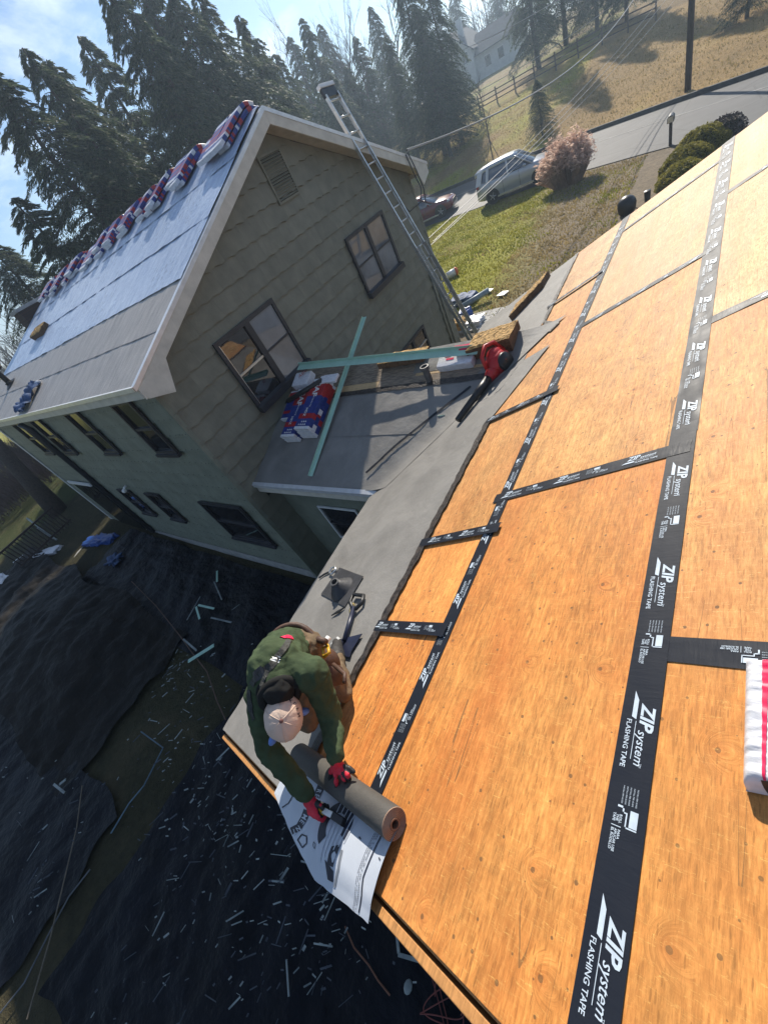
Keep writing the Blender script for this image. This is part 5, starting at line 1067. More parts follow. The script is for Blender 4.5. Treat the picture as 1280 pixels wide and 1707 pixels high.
J = dict(pelvis=(-2.70, .35, .53), waist=(-2.58, .285, .63), chest=(-2.40, .18, .68), neck=(-2.25, .09, .665), head=(-2.245, -0.005, .565),
         Lsh=(-2.17, .245, .575), Lel=(-2.27, .125, .30), Lwr=(-2.115, -.028, .255), Rsh=(-2.47, .02, .66), Rel=(-2.47, -.175, .45), Rwr=(-2.315, -.26, .185),
         Lhip=(-2.63, .40, .50), Lkn=(-2.60, .30, .115), Lan=(-2.98, .545, .10), Rhip=(-2.78, .30, .53), Rkn=(-2.66, .05, .22), Ran=(-2.93, .22, .085))
J = {k: RF(*v) for k, v in J.items()}
def cap_(mb, a, b, ra, rb, n=14, k=7):
    a, b = np.array(a, float), np.array(b, float)
    mb.tube([a + (b - a) * t for t in np.linspace(0, 1, k)], [ra + (rb - ra) * t for t in np.linspace(0, 1, k)], n); mb.ball(a, ra, 0, n, 8); mb.ball(b, rb, 0, n, 8)
def remesh(mb, vox, smooth_it=8):
    me = mb.mesh('tmp', M_SWEAT); o = bpy.data.objects.new('tmp', me); col.objects.link(o); md = o.modifiers.new('r', 'REMESH'); md.mode = 'VOXEL'; md.voxel_size = vox
    sm_ = o.modifiers.new('s', 'SMOOTH'); sm_.iterations = smooth_it; sm_.factor = 0.5
    dg = bpy.context.evaluated_depsgraph_get(); dg.update(); m2 = bpy.data.meshes.new_from_object(o.evaluated_get(dg)); bpy.data.objects.remove(o); m2.materials.clear(); return m2
BON = [('pelvis', 'waist', .165, .155, 0), ('waist', 'chest', .155, .17, 0), ('chest', 'neck', .15, .085, 0), ('chest', 'Lsh', .12, .085, 0), ('chest', 'Rsh', .12, .085, 0), ('Lsh', 'Lel', .078, .062, 0), ('Lel', 'Lwr', .062, .046, 0), ('Rsh', 'Rel', .078, .064, 0), ('Rel', 'Rwr', .064, .046, 0),
       ('neck', 'head', .06, .075, 3), ('Lhip', 'Lkn', .095, .066, 1), ('Lkn', 'Lan', .064, .050, 1), ('Rhip', 'Rkn', .11, .078, 1), ('Rkn', 'Ran', .07, .055, 1), ('pelvis', 'Lhip', .15, .12, 1), ('pelvis', 'Rhip', .15, .12, 1)]
mb = MB()
for a, b, ra, rb, m in BON: cap_(mb, J[a], J[b], ra, rb)
hd = J['head']; nk = J['neck']; fwd = np.array(RF(0.62, -0.72, -.32)) - np.array(RF(0, 0, 0)); fwd /= np.linalg.norm(fwd); crown = (hd - nk); crown = crown - fwd * (crown @ fwd) * .3; 
vdir = CAM - hd; vdir /= np.linalg.norm(vdir); crown = vdir * 0.80 + fwd * 0.30 + np.array([0, 0, .25]); crown /= np.linalg.norm(crown); fwd = fwd - crown * (fwd @ crown); fwd /= np.linalg.norm(fwd); hside = np.cross(crown, fwd)
hc = hd - crown * 0.03
mb.ball(hc, (0.078, 0.098, 0.115), 0, 20, 14, (hside, fwd, crown)); mb.ball(hc + fwd * 0.105 - crown * 0.025, (0.018, 0.024, 0.03), 0, 10, 8, (hside, fwd, crown)); mb.ball(hc + fwd * 0.075 - crown * 0.085, (0.045, 0.035, 0.035), 0, 10, 8, (hside, fwd, crown))
for s_ in (-1, 1): mb.ball(hc + hside * 0.078 * s_ - crown * 0.02, (0.014, 0.024, 0.034), 0, 8, 6, (hside, fwd, crown))
body_me = remesh(mb, 0.0085, 7)
for m in (M_SWEAT, M_KHAKI, M_COLLAR, M_SKIN): body_me.materials.append(m)
nrm = [v.normal.copy() for v in body_me.vertices]
for v, nn in zip(body_me.vertices, nrm):                       # cloth folds
    p = v.co; f_ = 0.019 * (0.5 - abs(mnoise.noise(Vector((p.x * 13 + p.y * 7, p.y * 6 - p.x * 3, p.z * 12))))) + 0.010 * mnoise.noise(Vector((p.x * 9, p.y * 26, p.z * 20))) + 0.004 * mnoise.noise(Vector((p.x * 45, p.y * 40, p.z * 40)))
    if (np.array(p) - hc) @ (np.array(p) - hc) > 0.02: v.co = p + nn * f_
def segd(p, a, b):
    ab = b - a; t = np.clip(((p - a) @ ab) / (ab @ ab), 0, 1); return np.linalg.norm(p - a - ab * t)
for poly in body_me.polygons:
    c_ = np.array(poly.center); best = min(((segd(c_, J[a], J[b]) - (ra + rb) / 2), m) for a, b, ra, rb, m in BON)[1]
    if np.linalg.norm(c_ - nk) < 0.115 and best == 0 and (c_ - J['chest']) @ (nk - J['chest']) > 0.035: best = 2
    if np.linalg.norm(c_ - hc) < 0.135: best = 3 if (c_ - hc) @ fwd > -0.03 else 2
    poly.material_index = best; poly.use_smooth = True
for v in body_me.vertices: v.co = v.co - Vector(W.location)
body = bpy.data.objects.new('body', body_me); col.objects.link(body); body.parent = W
from mathutils.bvhtree import BVHTree
bvh = BVHTree.FromPolygons([v.co + Vector(W.location) for v in body_me.vertices], [tuple(p.vertices) for p in body_me.polygons])
def on_body(px, py, off=0.006):
    h = bvh.ray_cast(Vector(CAM), Vector(ray(px, py)))
    return None if h[0] is None else np.array(h[0]) + np.array(h[1]) * off, (None if h[0] is None else np.array(h[1]))
def strap(pts, w, name='harness_strap', m=M_STRAP):
    mb = MB(); L_ = []
    for a, b in zip(pts[:-1], pts[1:]): L_ += [(a[0] + (b[0] - a[0]) * k / 6, a[1] + (b[1] - a[1]) * k / 6) for k in range(6)]
    L_.append(pts[-1]); H = [on_body(*p) for p in L_]; H = [h for h in H if h[0] is not None]
    rows = []
    for i, (p, n_) in enumerate(H):
        t = H[min(i + 1, len(H) - 1)][0] - H[max(i - 1, 0)][0]; s = np.cross(n_, t); s /= np.linalg.norm(s) + 1e-9; rows += [p - s * w / 2, p + s * w / 2, p + s * w / 2 - n_ * .012, p - s * w / 2 - n_ * .012]
    k = len(H)
    mb.add(rows, [(i * 4 + a, i * 4 + (a + 1) % 4, (i + 1) * 4 + (a + 1) % 4, (i + 1) * 4 + a) for i in range(k - 1) for a in range(4)]); return mb.build(name, m, W)
strap([(482, 1068), (476, 1078), (462, 1096), (456, 1108)], 0.035); strap([(456, 1106), (440, 1118), (428, 1128), (420, 1142)], 0.035); strap([(458, 1106), (446, 1120), (438, 1138), (434, 1155)], 0.026)
strap([(415, 1150), (418, 1185), (424, 1200)], 0.03); strap([(440, 1116), (424, 1130)], 0.055, 'harness_buckle', M_RUBBER); strap([(462, 1094), (457, 1104)], 0.05, 'harness_buckle', M_ALU)
strap([(470, 1064), (480, 1062), (487, 1064)], 0.03, 'red_label', M_BUNP)
# hood collar round the neck
mb = MB(); cc_ = nk + (hd - nk) * 0.15; ring = []
axn = (nk - J['chest']); axn /= np.linalg.norm(axn); s1 = np.cross(axn, (0, 0, 1)); s1 /= np.linalg.norm(s1); s2 = np.cross(s1, axn)
mb.tube([cc_ + s1 * 0.098 * math.cos(t) + s2 * 0.088 * math.sin(t) for t in np.linspace(0, 2 * math.pi, 25)], 0.024, 10); mb.tube([cc_ - axn * .05 + s1 * 0.108 * math.cos(t) + s2 * 0.092 * math.sin(t) for t in np.linspace(0, 2 * math.pi, 25)], 0.022, 10); mb.build('collar', M_COLLAR, W, smooth=True)
# bandana ends
for px, py, ex in (((504, 1186), (0, 0), 1), ((457, 1229), (0, 0), 1)) and ((505, 1187, 0.09), (456, 1231, 0.075)):
    p = hc + (np.array(CAM) - hc) * 0 ; r_ = ray(px, py); t_ = (hc - CAM) @ r_; c_ = CAM + r_ * (t_ + 0.02); dv = c_ - hc; dv /= np.linalg.norm(dv); mb = MB(); mb.ball(c_, (0.038, 0.022, 0.045), 0, 12, 8, (dv, np.cross(dv, crown), crown)); mb.build('bandana_end', M_SKYBLUE, W, smooth=True)
# cap with panel seams, button and peak
cp = W; n = 48; prof = []
def capf(i, j):
    th = 2 * math.pi * i; ph = j * math.radians(104); seam = 0.004 * abs(math.sin(3 * th + math.pi / 2)) ** 8 * math.sin(min(ph, 1.57)); dent = 0.004 * mnoise.noise(Vector((math.cos(th) * 3, math.sin(th) * 3, j * 4)))
    r_ = np.array([0.103, 0.121, 0.112]) * (1 - seam * 6 + dent * 3) ; l = np.array([math.sin(ph) * math.cos(th), math.sin(ph) * math.sin(th), math.cos(ph)]) * r_
    return hc + crown * 0.028 + hside * l[0] + fwd * l[1] + crown * l[2]
capo = MB().grid(capf, 60, 22).build('cap', M_CAP, W, smooth=True)
for k in range(6):
    th_ = (k + .5) / 6; MB().tube([capf(th_, j_) for j_ in np.linspace(0.02, 0.98, 14)], 0.0022, 5).build('cap_seam', M_CAP, capo, smooth=True)
MB().ball(capf(0, 0) + crown * 0.002, (0.011, 0.011, 0.006), 0, 12, 6, (hside, fwd, crown)).build('cap_button', mat('button_brown', (0.16, 0.07, 0.06), 0.7), capo, smooth=True)
def peak(i, j):
    t = (i - .5) * 2.0; e = 0.035 * j * math.cos(t * 1.1); x = 0.085 * math.sin(t * 1.25) * (1 - .08 * j); return hc + hside * x + fwd * (0.095 * math.cos(t * 1.25) + 0.012 + e) + crown * (-0.012 - 0.065 * j - 0.02 * t * t * (.4 + j))
MB().grid(peak, 16, 8).build('cap_peak', M_CAP, capo, smooth=True)
bk = 'BROOKLYN'
for i, ch in enumerate(bk):                                     # lettering round the side turned to the collar
    vs, fs = text_mesh('l', [(ch, -0.008, -0.012, 0.030, 0, 0.02)], None); th0 = math.radians(-118 + 16.5 * i); out = []
    for v in vs:
        th = th0 + v[0] / 0.105; jj = (math.radians(56) - v[1] / 0.11) / math.radians(104); p_ = capf(th / (2 * math.pi), jj); o_ = p_ - hc - crown * .028; out.append(tuple(p_ + o_ / np.linalg.norm(o_) * 0.0015 - np.array(W.location)))
    o = bpy.data.objects.new('lettering', mesh_of('lettering', out, fs, M_DARKPRINT)); col.objects.link(o); o.parent = capo
# gloves: palm and five fingers grown together
def glove(wr, palm, fingers, rp, label_mat=(M_GLR, M_GLB), back=None):
    mb = MB(); wr, palm = np.array(wr), np.array(palm); cap_(mb, wr, palm, 0.034, rp, 10, 4)
    kn = [np.array(f[0]) for f in fingers]
    for f in fingers:
        f = [np.array(q) for q in f]; cap_(mb, palm, f[0], rp * 0.75, 0.0165, 8, 3)
        for a, b in zip(f[:-1], f[1:]): cap_(mb, a, b, 0.0145, 0.0125, 8, 3)
    me = remesh(mb, 0.0052, 3); me.materials.append(label_mat[0]); me.materials.append(label_mat[1]); tips = [np.array(f[-1]) for f in fingers]; mids = [np.array(f[0]) for f in fingers]
    for p in me.polygons:
        c_ = np.array(p.center); db = np.linalg.norm(c_ - palm); dk = min(segd(c_, m_ + (t - m_) * .25, t) for m_, t in zip(mids, tips)); p.material_index = 1 if (dk < 0.021 and db > 0.045) else 0; p.use_smooth = True
    for v in me.vertices: v.co = v.co - Vector(W.location)
    o = bpy.data.objects.new('glove', me); col.objects.link(o); o.parent = W; return o
top_h = 2 * RR
def g3(x, y, h): return on_rf(*cpx(x, y), h)
glove(J['Lwr'] + (np.array(g3(525, 120, .245)) - J['Lwr']) * .3, g3(545, 150, top_h + .050), [
    [g3(600, 150, top_h + .045), g3(650, 165, top_h + .030), g3(690, 195, top_h + .010)],
    [g3(595, 185, top_h + .045), g3(635, 225, top_h + .028), g3(655, 262, top_h - .002)],
    [g3(570, 205, top_h + .045), g3(600, 250, top_h + .026), g3(622, 290, top_h - .010)],
    [g3(530, 210, top_h + .042), g3(535, 280, top_h + .022), g3(545, 345, top_h - .022)],
    [g3(490, 190, top_h + .030), g3(480, 250, top_h + .0), g3(490, 310, top_h - .045)]], 0.036)
a_, b_ = g3(300, 480, .115), g3(440, 545, .085); ax_ = (b_ - a_) / np.linalg.norm(b_ - a_); u1 = np.cross(ax_, RN); u1 /= np.linalg.norm(u1); u2 = np.cross(u1, ax_)
def curl(k):
    c_ = a_ + (b_ - a_) * (0.38 + 0.17 * k); return [c_ + u1 * 0.036 + u2 * 0.020, c_ + u1 * 0.040 - u2 * 0.018, c_ + u1 * 0.004 - u2 * 0.032, c_ - u1 * 0.022 - u2 * 0.016]
glove(J['Rwr'], g3(300, 460, .140), [curl(0), curl(1), curl(2), curl(3), [g3(360, 470, .13), g3(400, 500, .118), g3(425, 530, .10)]], 0.037)
# blue cuffs
for a, b in (('Lel', 'Lwr'), ('Rel', 'Rwr')):
    d_ = (J[b] - J[a]) / np.linalg.norm(J[b] - J[a]); MB().tube([J[b] - d_ * 0.015, J[b] + d_ * 0.022], [0.044, 0.040], 14).build('cuff', M_CUFF, W, smooth=True)
# tool in the right hand
tl_ = thing('staple_hammer', 'yellow handled hammer tacker held in the red glove above the sheet', 'hammer', g3(480, 570, .06))
p0, p1, p2, p3 = g3(335, 500, .115), g3(430, 548, .088), g3(515, 590, .072), g3(610, 655, .05)
MB().tube([p0, p1], [0.017, 0.019], 10).build('grip', M_YEL, tl_, smooth=True)
dd_ = (p2 - p1) / np.linalg.norm(p2 - p1); su = np.cross(dd_, RN); su /= np.linalg.norm(su); un = np.cross(su, dd_)
MB().cbox((p1 + p2) / 2, p2 - p1, su * 0.030, un * 0.036).build('body', M_ALU, tl_, bevel=0.004); MB().cbox((p2 + p3) / 2, p3 - p2, su * 0.036, un * 0.046).build('head', M_BLACK, tl_, bevel=0.004)
# boots
for kn_, an_ in (('Lkn', 'Lan'), ('Rkn', 'Ran')):
    d_ = J[an_] - J[kn_]; d_ /= np.linalg.norm(d_); a = J[an_] - d_ * 0.03; toe = J[an_] + d_ * 0.20 - np.array(RN) * 0.025; mb = MB(); cap_(mb, a, J[an_] + d_ * .05, 0.064, 0.06); cap_(mb, J[an_] + d_ * .05, toe, 0.056, 0.043)
    bo = mb.build('boot', M_BOOT, W, smooth=True); MB().obox(toe - np.cross(d_, RN) * .04 - d_ * 0.02, d_ * 0.045, np.cross(d_, RN) * .08, np.array(RN) * .03).build('boot_tag', M_WHITE, bo) if kn_ == 'Lkn' else None
# tool belt and pouches
mb = MB(); pc = J['pelvis'] * 0.75 + J['waist'] * 0.25; axn = J['waist'] - J['pelvis']; axn /= np.linalg.norm(axn); s1 = np.cross(axn, (0, 0, 1)); s1 /= np.linalg.norm(s1); s2 = np.cross(s1, axn)
mb.tube([pc + s1 * 0.178 * math.cos(t) + s2 * 0.178 * math.sin(t) for t in np.linspace(0, 2 * math.pi, 33)], 0.020, 8); mb.build('tool_belt', M_LEATHER, W, smooth=True)
def pouch(px, py, h, label, sz=(0.07, 0.13, 0.15)):
    c_ = on_rf(px, py, h); o = MB(); o.ball(c_, sz, 0, 14, 10, (RU, RV, RN)); return o.build('tool_pouch', M_LEATHER, W, smooth=True), c_
po, pc_ = pouch(541, 1105, 0.34, '', (0.085, 0.10, 0.12)); po2, pc2 = pouch(553, 1125, 0.27, '', (0.06, 0.08, 0.11))
MB().tube([on_rf(x, y, .46) for x, y in ((540, 1095), (538, 1082), (546, 1076), (549, 1088), (541, 1095))], 0.011, 8).build('plier_handle', M_YEL, W, smooth=True)
MB().tube([on_rf(x, y, .45) for x, y in ((541, 1074), (548, 1062))], 0.018, 8).build('white_tool', M_WHITE, W, smooth=True)
MB().tube([on_rf(x, y, .36) for x, y in ((556, 1108), (566, 1117), (575, 1124), (574, 1138))], 0.013, 8).build('hammer_loop', M_LEATHER, W, smooth=True)
MB().tube([on_rf(x, y, .50) for x, y in ((520, 1064), (530, 1066), (542, 1070))], 0.022, 8).build('belt_pad', M_LEATHER, W, smooth=True)
for x, y, x2, y2, m in ((429, 1106, 420, 1098, M_YEL), (433, 1090, 429, 1083, M_WHITE)):
    MB().tube([on_rf(x, y, .62), on_rf(x2, y2, .64)], 0.014, 8).build('side_tool', m, W, smooth=True)
# ------------------------------------------------------------------ trees
def np_mesh(name, V, F, mi, mats):
    me = bpy.data.meshes.new(name); me.from_pydata(V, [], F)
    for m in mats: me.materials.append(m)
    me.polygons.foreach_set('material_index', mi); me.update(); return me
def spruce_meshes(H, Rad, seed, nb=150, dens=46, droop=0.35, bare=0.10, leaf=0.42, z0=0.06):
    """trunk mesh and crown mesh (limbs with hanging needle sprays), local coordinates"""
    r = random.Random(seed); tr = MB()
    tr.tube([(0.10 * math.sin(i * 1.3 + seed), 0.08 * math.cos(i * 1.1), H * i / 10 - (0.3 if i == 0 else 0)) for i in range(11)], [H * 0.020 * (1 - i / 10.5) + 0.02 for i in range(11)], 8)
    V = []; F = []; mi = []; limb = MB()
    for b in range(nb):
        t = (b + r.random()) / nb; t = t ** 0.92; z = H * (z0 + bare * 0.4 + (1 - z0 - bare * 0.4) * t); L = Rad * (1 - t) ** 0.66 * r.uniform(0.6, 1.15) + 0.2; az = r.uniform(0, 6.283); rise = 0.15 + 0.5 * t
        ca, sa = math.cos(az), math.sin(az); pts = []
        for k in range(6):
            q = k / 5; pts.append((ca * L * q, sa * L * q, z + L * (rise * q - (droop + rise) * q * q)))
        limb.tube(pts, [0.035 * (1 - 0.8 * k / 5) * (0.5 + L / Rad) for k in range(6)], 3, caps=False)
        n = int(dens * (0.45 + L / Rad))
        if r.random() < 0.10: n = n // 5
        cl_ = [(r.uniform(0.15, 1.0) ** 0.75, r.uniform(-1, 1)) for _ in range(max(4, int(5 + 2.2 * L)))]
        for i in range(n):
            cq, cs_ = cl_[r.randrange(len(cl_))]; q = min(1.0, max(0.05, cq + r.gauss(0, 0.12))); side = (cs_ + r.gauss(0, 0.4)) * 0.40 * L * (1 - 0.65 * q); px = ca * L * q - sa * side; py = sa * L * q + ca * side; pz = z + L * (rise * q - (droop + rise) * q * q) - abs(side) * 0.25 + r.uniform(-.05, .05)
            l = leaf * r.uniform(0.55, 1.35); w = l * r.uniform(0.07, 0.15); a = az + r.uniform(-1.1, 1.1); dz = -r.uniform(0.25, 1.1); dx, dy = math.cos(a), math.sin(a); nn = math.sqrt(1 + dz * dz); dx /= nn; dy /= nn; dz /= nn
            pa = r.uniform(0, 6.283); wx, wy = math.cos(pa) * w, math.sin(pa) * w; wz = r.uniform(-.5, .5) * w; o = len(V)
            V += [(px - wx * .6, py - wy * .6, pz - wz * .6), (px + wx * .6, py + wy * .6, pz + wz * .6), (px + dx * l * .6 + wx, py + dy * l * .6 + wy, pz + dz * l * .6 + wz), (px + dx * l, py + dy * l, pz + dz * l), (px + dx * l * .55 - wx, py + dy * l * .55 - wy, pz + dz * l * .55 - wz)]
            F.append((o, o + 1, o + 2, o + 3, o + 4)); mi.append(0 if r.random() < 0.62 else 1)
    return tr.mesh('trunk', M_BARK, True), np_mesh('crown', V, F, mi, [M_SPRUCE, M_SPRUCE2]), limb.mesh('limbs', M_BARK)
SP = [spruce_meshes(19, 5.4, 1, 270, 250, leaf=.27), spruce_meshes(19, 4.6, 2, 250, 250, leaf=.27), spruce_meshes(19, 5.8, 3, 270, 250, 0.5, leaf=.28), spruce_meshes(19, 5.0, 4, 230, 220, 0.3, leaf=0.32)]
def tree(kind, meshes, x, y, h, label, cat='tree', group=None, rot=0.0, lean=(0, 0), base_h=19.0, wid=1.0, z=None):
    z = ground_z(x, y) if z is None else z; t = thing(kind, label, cat, (x, y, z), group); s = h / base_h; t.scale = (s * wid, s * wid, s); t.rotation_euler = (lean[0], lean[1], rot)
    for nm, me in zip(('trunk', 'crown', 'limbs'), meshes):
        o = bpy.data.objects.new(nm, me); col.objects.link(o); o.parent = t
    return t
def at_y(px, py, Y): return on_y(px, py, Y)
def spruce_at(tip_px, Y, mi, label, rot=0.0, wid=1.0, group=None, lean=(0, 0)):
    p = at_y(tip_px[0], tip_px[1], Y); return tree('spruce_tree', SP[mi], p[0], Y, p[2] - ground_z(p[0], Y), label, 'tree', group, rot, lean, wid=wid)
def spruce_dist(px, py, D, mi, label, rot=0.0, wid=1.0, group=None, dh=0.0):
    r_ = ray(px, py); t_ = D / math.hypot(r_[0], r_[1]); p = CAM + r_ * t_; return tree('spruce_tree', SP[mi], p[0], p[1], p[2] - ground_z(p[0], p[1]) + dh, label, 'tree', group, rot, wid=wid)
spruce_dist(36, 80, 33, 1, 'tall dark spruce with a thin bare tip rising over the main ridge', 0.4, 1.0)
spruce_dist(-20, 120, 31, 0, 'broad dark spruce beyond the brick chimney', 1.3, 1.25)
spruce_dist(168, -30, 34, 0, 'biggest spruce behind the ridge, with ragged double leader', 2.2, 1.0)
spruce_dist(268, -30, 37, 2, 'tall spruce with drooping fronds beside the biggest one behind the ridge', 0.9, 0.9)
spruce_dist(220, 20, 33, 3, 'spruce filling the gap between the two tallest behind the ridge', 3.0, 0.9)
spruce_dist(120, 190, 31, 2, 'lower bushy spruce standing in front of the thin tipped one', 1.8, 1.1)
spruce_dist(395, 25, 44, 1, 'slim spruce standing just clear of the gable peak', 2.6, 0.9)
spruce_dist(425, 75, 46, 3, 'short slim spruce beside the ladder top', 0.3, 0.9)
spruce_dist(500, 30, 66, 3, 'hazy blue spruce among the bare trees', 1.1, 0.85)
spruce_dist(545, 120, 62, 2, 'low hazy spruce under the bare trees', 2.0, 1.1)
spruce_dist(660, -60, 60, 0, 'massive spruce beyond the far end of the gable', 0.7, 0.95)
spruce_dist(700, -70, 62, 2, 'tall spruce hiding part of the far grey house', 2.9, 0.8)
spruce_dist(640, 60, 64, 3, 'mid height spruce left standing before the wooded hill', 1.6, 0.9)
spruce_dist(872, -90, 74, 1, 'spruce with a bare lower trunk just behind the rail fence', 0.2, 0.8, dh=8)
spruce_dist(925, -130, 82, 0, 'wide spruce shading the ground past the rail fence', 1.2, 0.8, dh=9)
spruce_dist(75, 100, 35, 0, 'dense spruce close behind the thin tipped one', 0.8, 1.0)
spruce_dist(130, 60, 39, 3, 'dark spruce set back between the thin tipped and the biggest one', 2.4, 1.0)
spruce_dist(205, -60, 38, 1, 'tall straight spruce just behind the biggest one', 1.5, 1.1)
spruce_dist(325, -10, 40, 0, 'full spruce over the upper end of the ridge bundles', 2.0, 1.0)
spruce_dist(360, 90, 38, 2, 'low full spruce right behind the gable peak', 0.1, 1.1)
spruce_dist(455, 90, 56, 0, 'hazy full spruce to the side of the ladder top', 1.9, 1.0)
spruce_dist(590, 60, 74, 1, 'hazy slim spruce between bare trees and the massive one', 2.8, 1.1)
spruce_dist(690, 10, 58, 3, 'spruce with open boughs beside the massive one', 1.0, 1.0)
spruce_dist(752, -20, 130, 2, 'blue grey spruce behind the far house chimney', 0.5, 1.0)
spruce_dist(820, -60, 140, 0, 'distant spruce rising behind the far house roof', 2.5, 1.0)
spruce_dist(895, -40, 120, 3, 'distant spruce filling the gap behind the fence', 1.3, 1.1)
spruce_dist(480, 60, 78, 1, 'faint blue spruce farther up the wooded hill', 0.6, 1.1)
spruce_dist(530, 40, 86, 0, 'faint full spruce at the top of the wooded hill', 2.2, 0.9)
spruce_dist(615, 10, 84, 2, 'faint drooping spruce beside the massive one', 1.4, 0.9)
spruce_dist(575, 110, 68, 1, 'short spruce below the bare trees near the ladder', 3.1, 1.2)
spruce_dist(985, -150, 78, 2, 'spruce with low boughs standing behind the fence end', 2.1, 0.7, dh=8)
spruce_dist(1040, -190, 70, 3, 'bare stemmed spruce before the fence on the bank', 0.4, 0.6, dh=7)
spruce_dist(20, 330, 30, 3, 'low pale spruce beside the brick chimney', 2.2, 1.4)
spruce_dist(-30, 400, 40, 2, 'dark spruce low against the end wall of the house', 2.7, 1.5)

def bare_mesh(H, seed, depth=5, spread=0.55, up=0.25, r0=0.013):
    r = random.Random(seed); mb = MB()
    def grow(p, d, L, rad, k):
        n = 3; pts = [p]; q = p
        for i in range(n):
            d = (d + Vector((r.uniform(-.16, .16), r.uniform(-.16, .16), r.uniform(-.05, .12)))).normalized(); q = q + d * (L / n); pts.append(q)
        mb.tube(pts, [rad * (1 - 0.35 * i / n) for i in range(n + 1)], 5 if k > 3 else 3, caps=False)
        if k == 0: return
        for c in range(r.choice((2, 3, 3)) if k > 1 else 4):
            j = r.randint(1, n); a = r.uniform(0, 6.283); s = r.uniform(0.6, 1.2) * spread; o = d.orthogonal().normalized(); o = (Matrix.Rotation(a, 3, d) @ o); nd = (d + o * s + Vector((0, 0, up))).normalized(); grow(pts[j], nd, L * r.uniform(0.55, 0.8), rad * 0.55, k - 1)
    grow(Vector((0, 0, -0.2)), Vector((0, 0, 1)), H * 0.36, H * r0, depth); return (mb.mesh('branches', M_TWIG),)
BARE = [bare_mesh(16, 1), bare_mesh(16, 2, 6, 0.6), bare_mesh(16, 5, 6, 0.5)]
def bare_tree(px, py, D, mi, label, rot=0.0, hh=None, group=None):
    r_ = ray(px, py); t_ = D / math.hypot(r_[0], r_[1]); p = CAM + r_ * t_; z = ground_z(p[0], p[1]); h = hh or (p[2] - z); t = thing('bare_tree', label, 'tree', (p[0], p[1], z), group); s = h / 16 * 1.05; t.scale = (s, s, s); t.rotation_euler = (0, 0, rot)
    o = bpy.data.objects.new('branches', BARE[mi][0]); col.objects.link(o); o.parent = t; return t
for i, (px, py, D) in enumerate(((470, -20, 70), (520, -40, 76), (560, -30, 72), (600, -20, 80), (545, 30, 88), (585, 40, 92), (500, 20, 95), (620, 40, 90), (450, 40, 84))): bare_tree(px, py, D, i % 3, 'leafless tree on the wooded hill behind the ladder top', i * 1.1, group='bare trees on the wooded hill')
bare_tree(10, 440, 27, 1, 'leafless tree beside the brick chimney', 0.5)
# far wood closing the view, one mass
mb = MB(); r = random.Random(9)
for i in range(900):
    az = math.radians(r.uniform(16, 95)); D = r.uniform(92, 150) if az > 0.56 else r.uniform(135, 180); x, y = -math.sin(az) * D, math.cos(az) * D; z = ground_z(x, y) if y > -30 else 1; h = r.uniform(6, 12); l1, l2 = r.uniform(-1, 1), r.uniform(-1, 1); mb.tube([(x, y, z - .3), (x + l1 * .4, y + l2 * .4, z + h * .5), (x + l1, y + l2, z + h)], [0.16, 0.10, 0.02], 3, caps=False)
    for k in range(7):
        q = r.uniform(.3, .95); a = r.uniform(0, 6.28); b = np.array([x + l1 * q, y + l2 * q, z + h * q]); e = b + np.array([math.cos(a) * 1.7, math.sin(a) * 1.7, 1.9]) * r.uniform(.6, 1.2); mb.tube([b, e], [0.06, 0.012], 3, caps=False)
fw = mb.build('far_wood', M_TWIG); tag(fw, 'far leafless woodland closing the view behind the houses', 'woods', kind='stuff')

# ------------------------------------------------------------------ bank: fence, far house, sapling, pole
fl = []
for px, py in ((772, 200), (808, 188), (847, 172), (890, 142), (930, 114), (968, 92), (1005, 72), (1040, 52), (1080, 30)):
    r_ = ray(px, py); t = 30.0
    while t < 140:
        p = CAM + r_ * t
        if p[2] < ground_z(p[0], p[1]): break
        t += 0.15
    fl.append(CAM + r_ * t)
def ground_hit(px, py, tmax=200):
    r_ = ray(px, py); t = 6.0
    while t < tmax:
        p = CAM + r_ * t
        if p[2] < ground_z(p[0], p[1]): return p
        t += 0.1
    return CAM + r_ * tmax
A_, Z_ = ground_hit(772, 203), ground_hit(1030, 62); fence = thing('rail_fence', 'long wooden post and rail fence along the top of the bank', 'fence', (A_ + Z_) / 2); nP = 11; M_FENCE = mat('weathered_fence', (0.13, 0.10, 0.075), 0.85, 0.4, 5)
ps_ = [A_ + (Z_ - A_) * (-0.12 + 1.3 * i / (nP - 1)) for i in range(nP)]; ps_ = [np.array([p[0], p[1], ground_z(p[0], p[1])]) for p in ps_]
for p in ps_: MB().obox(p + [-.06, -.06, -.4], (.12, 0, 0), (0, .12, 0), (0, 0, 1.85)).build('post', M_FENCE, fence)
for a, b in zip(ps_[:-1], ps_[1:]):
    for k, z in enumerate((0.35, 0.75, 1.15)): MB().obox(a + [0, -.095, z], b - a, (0, .014, 0), (0, 0, 0.095)).build('rail', M_FENCE, fence)
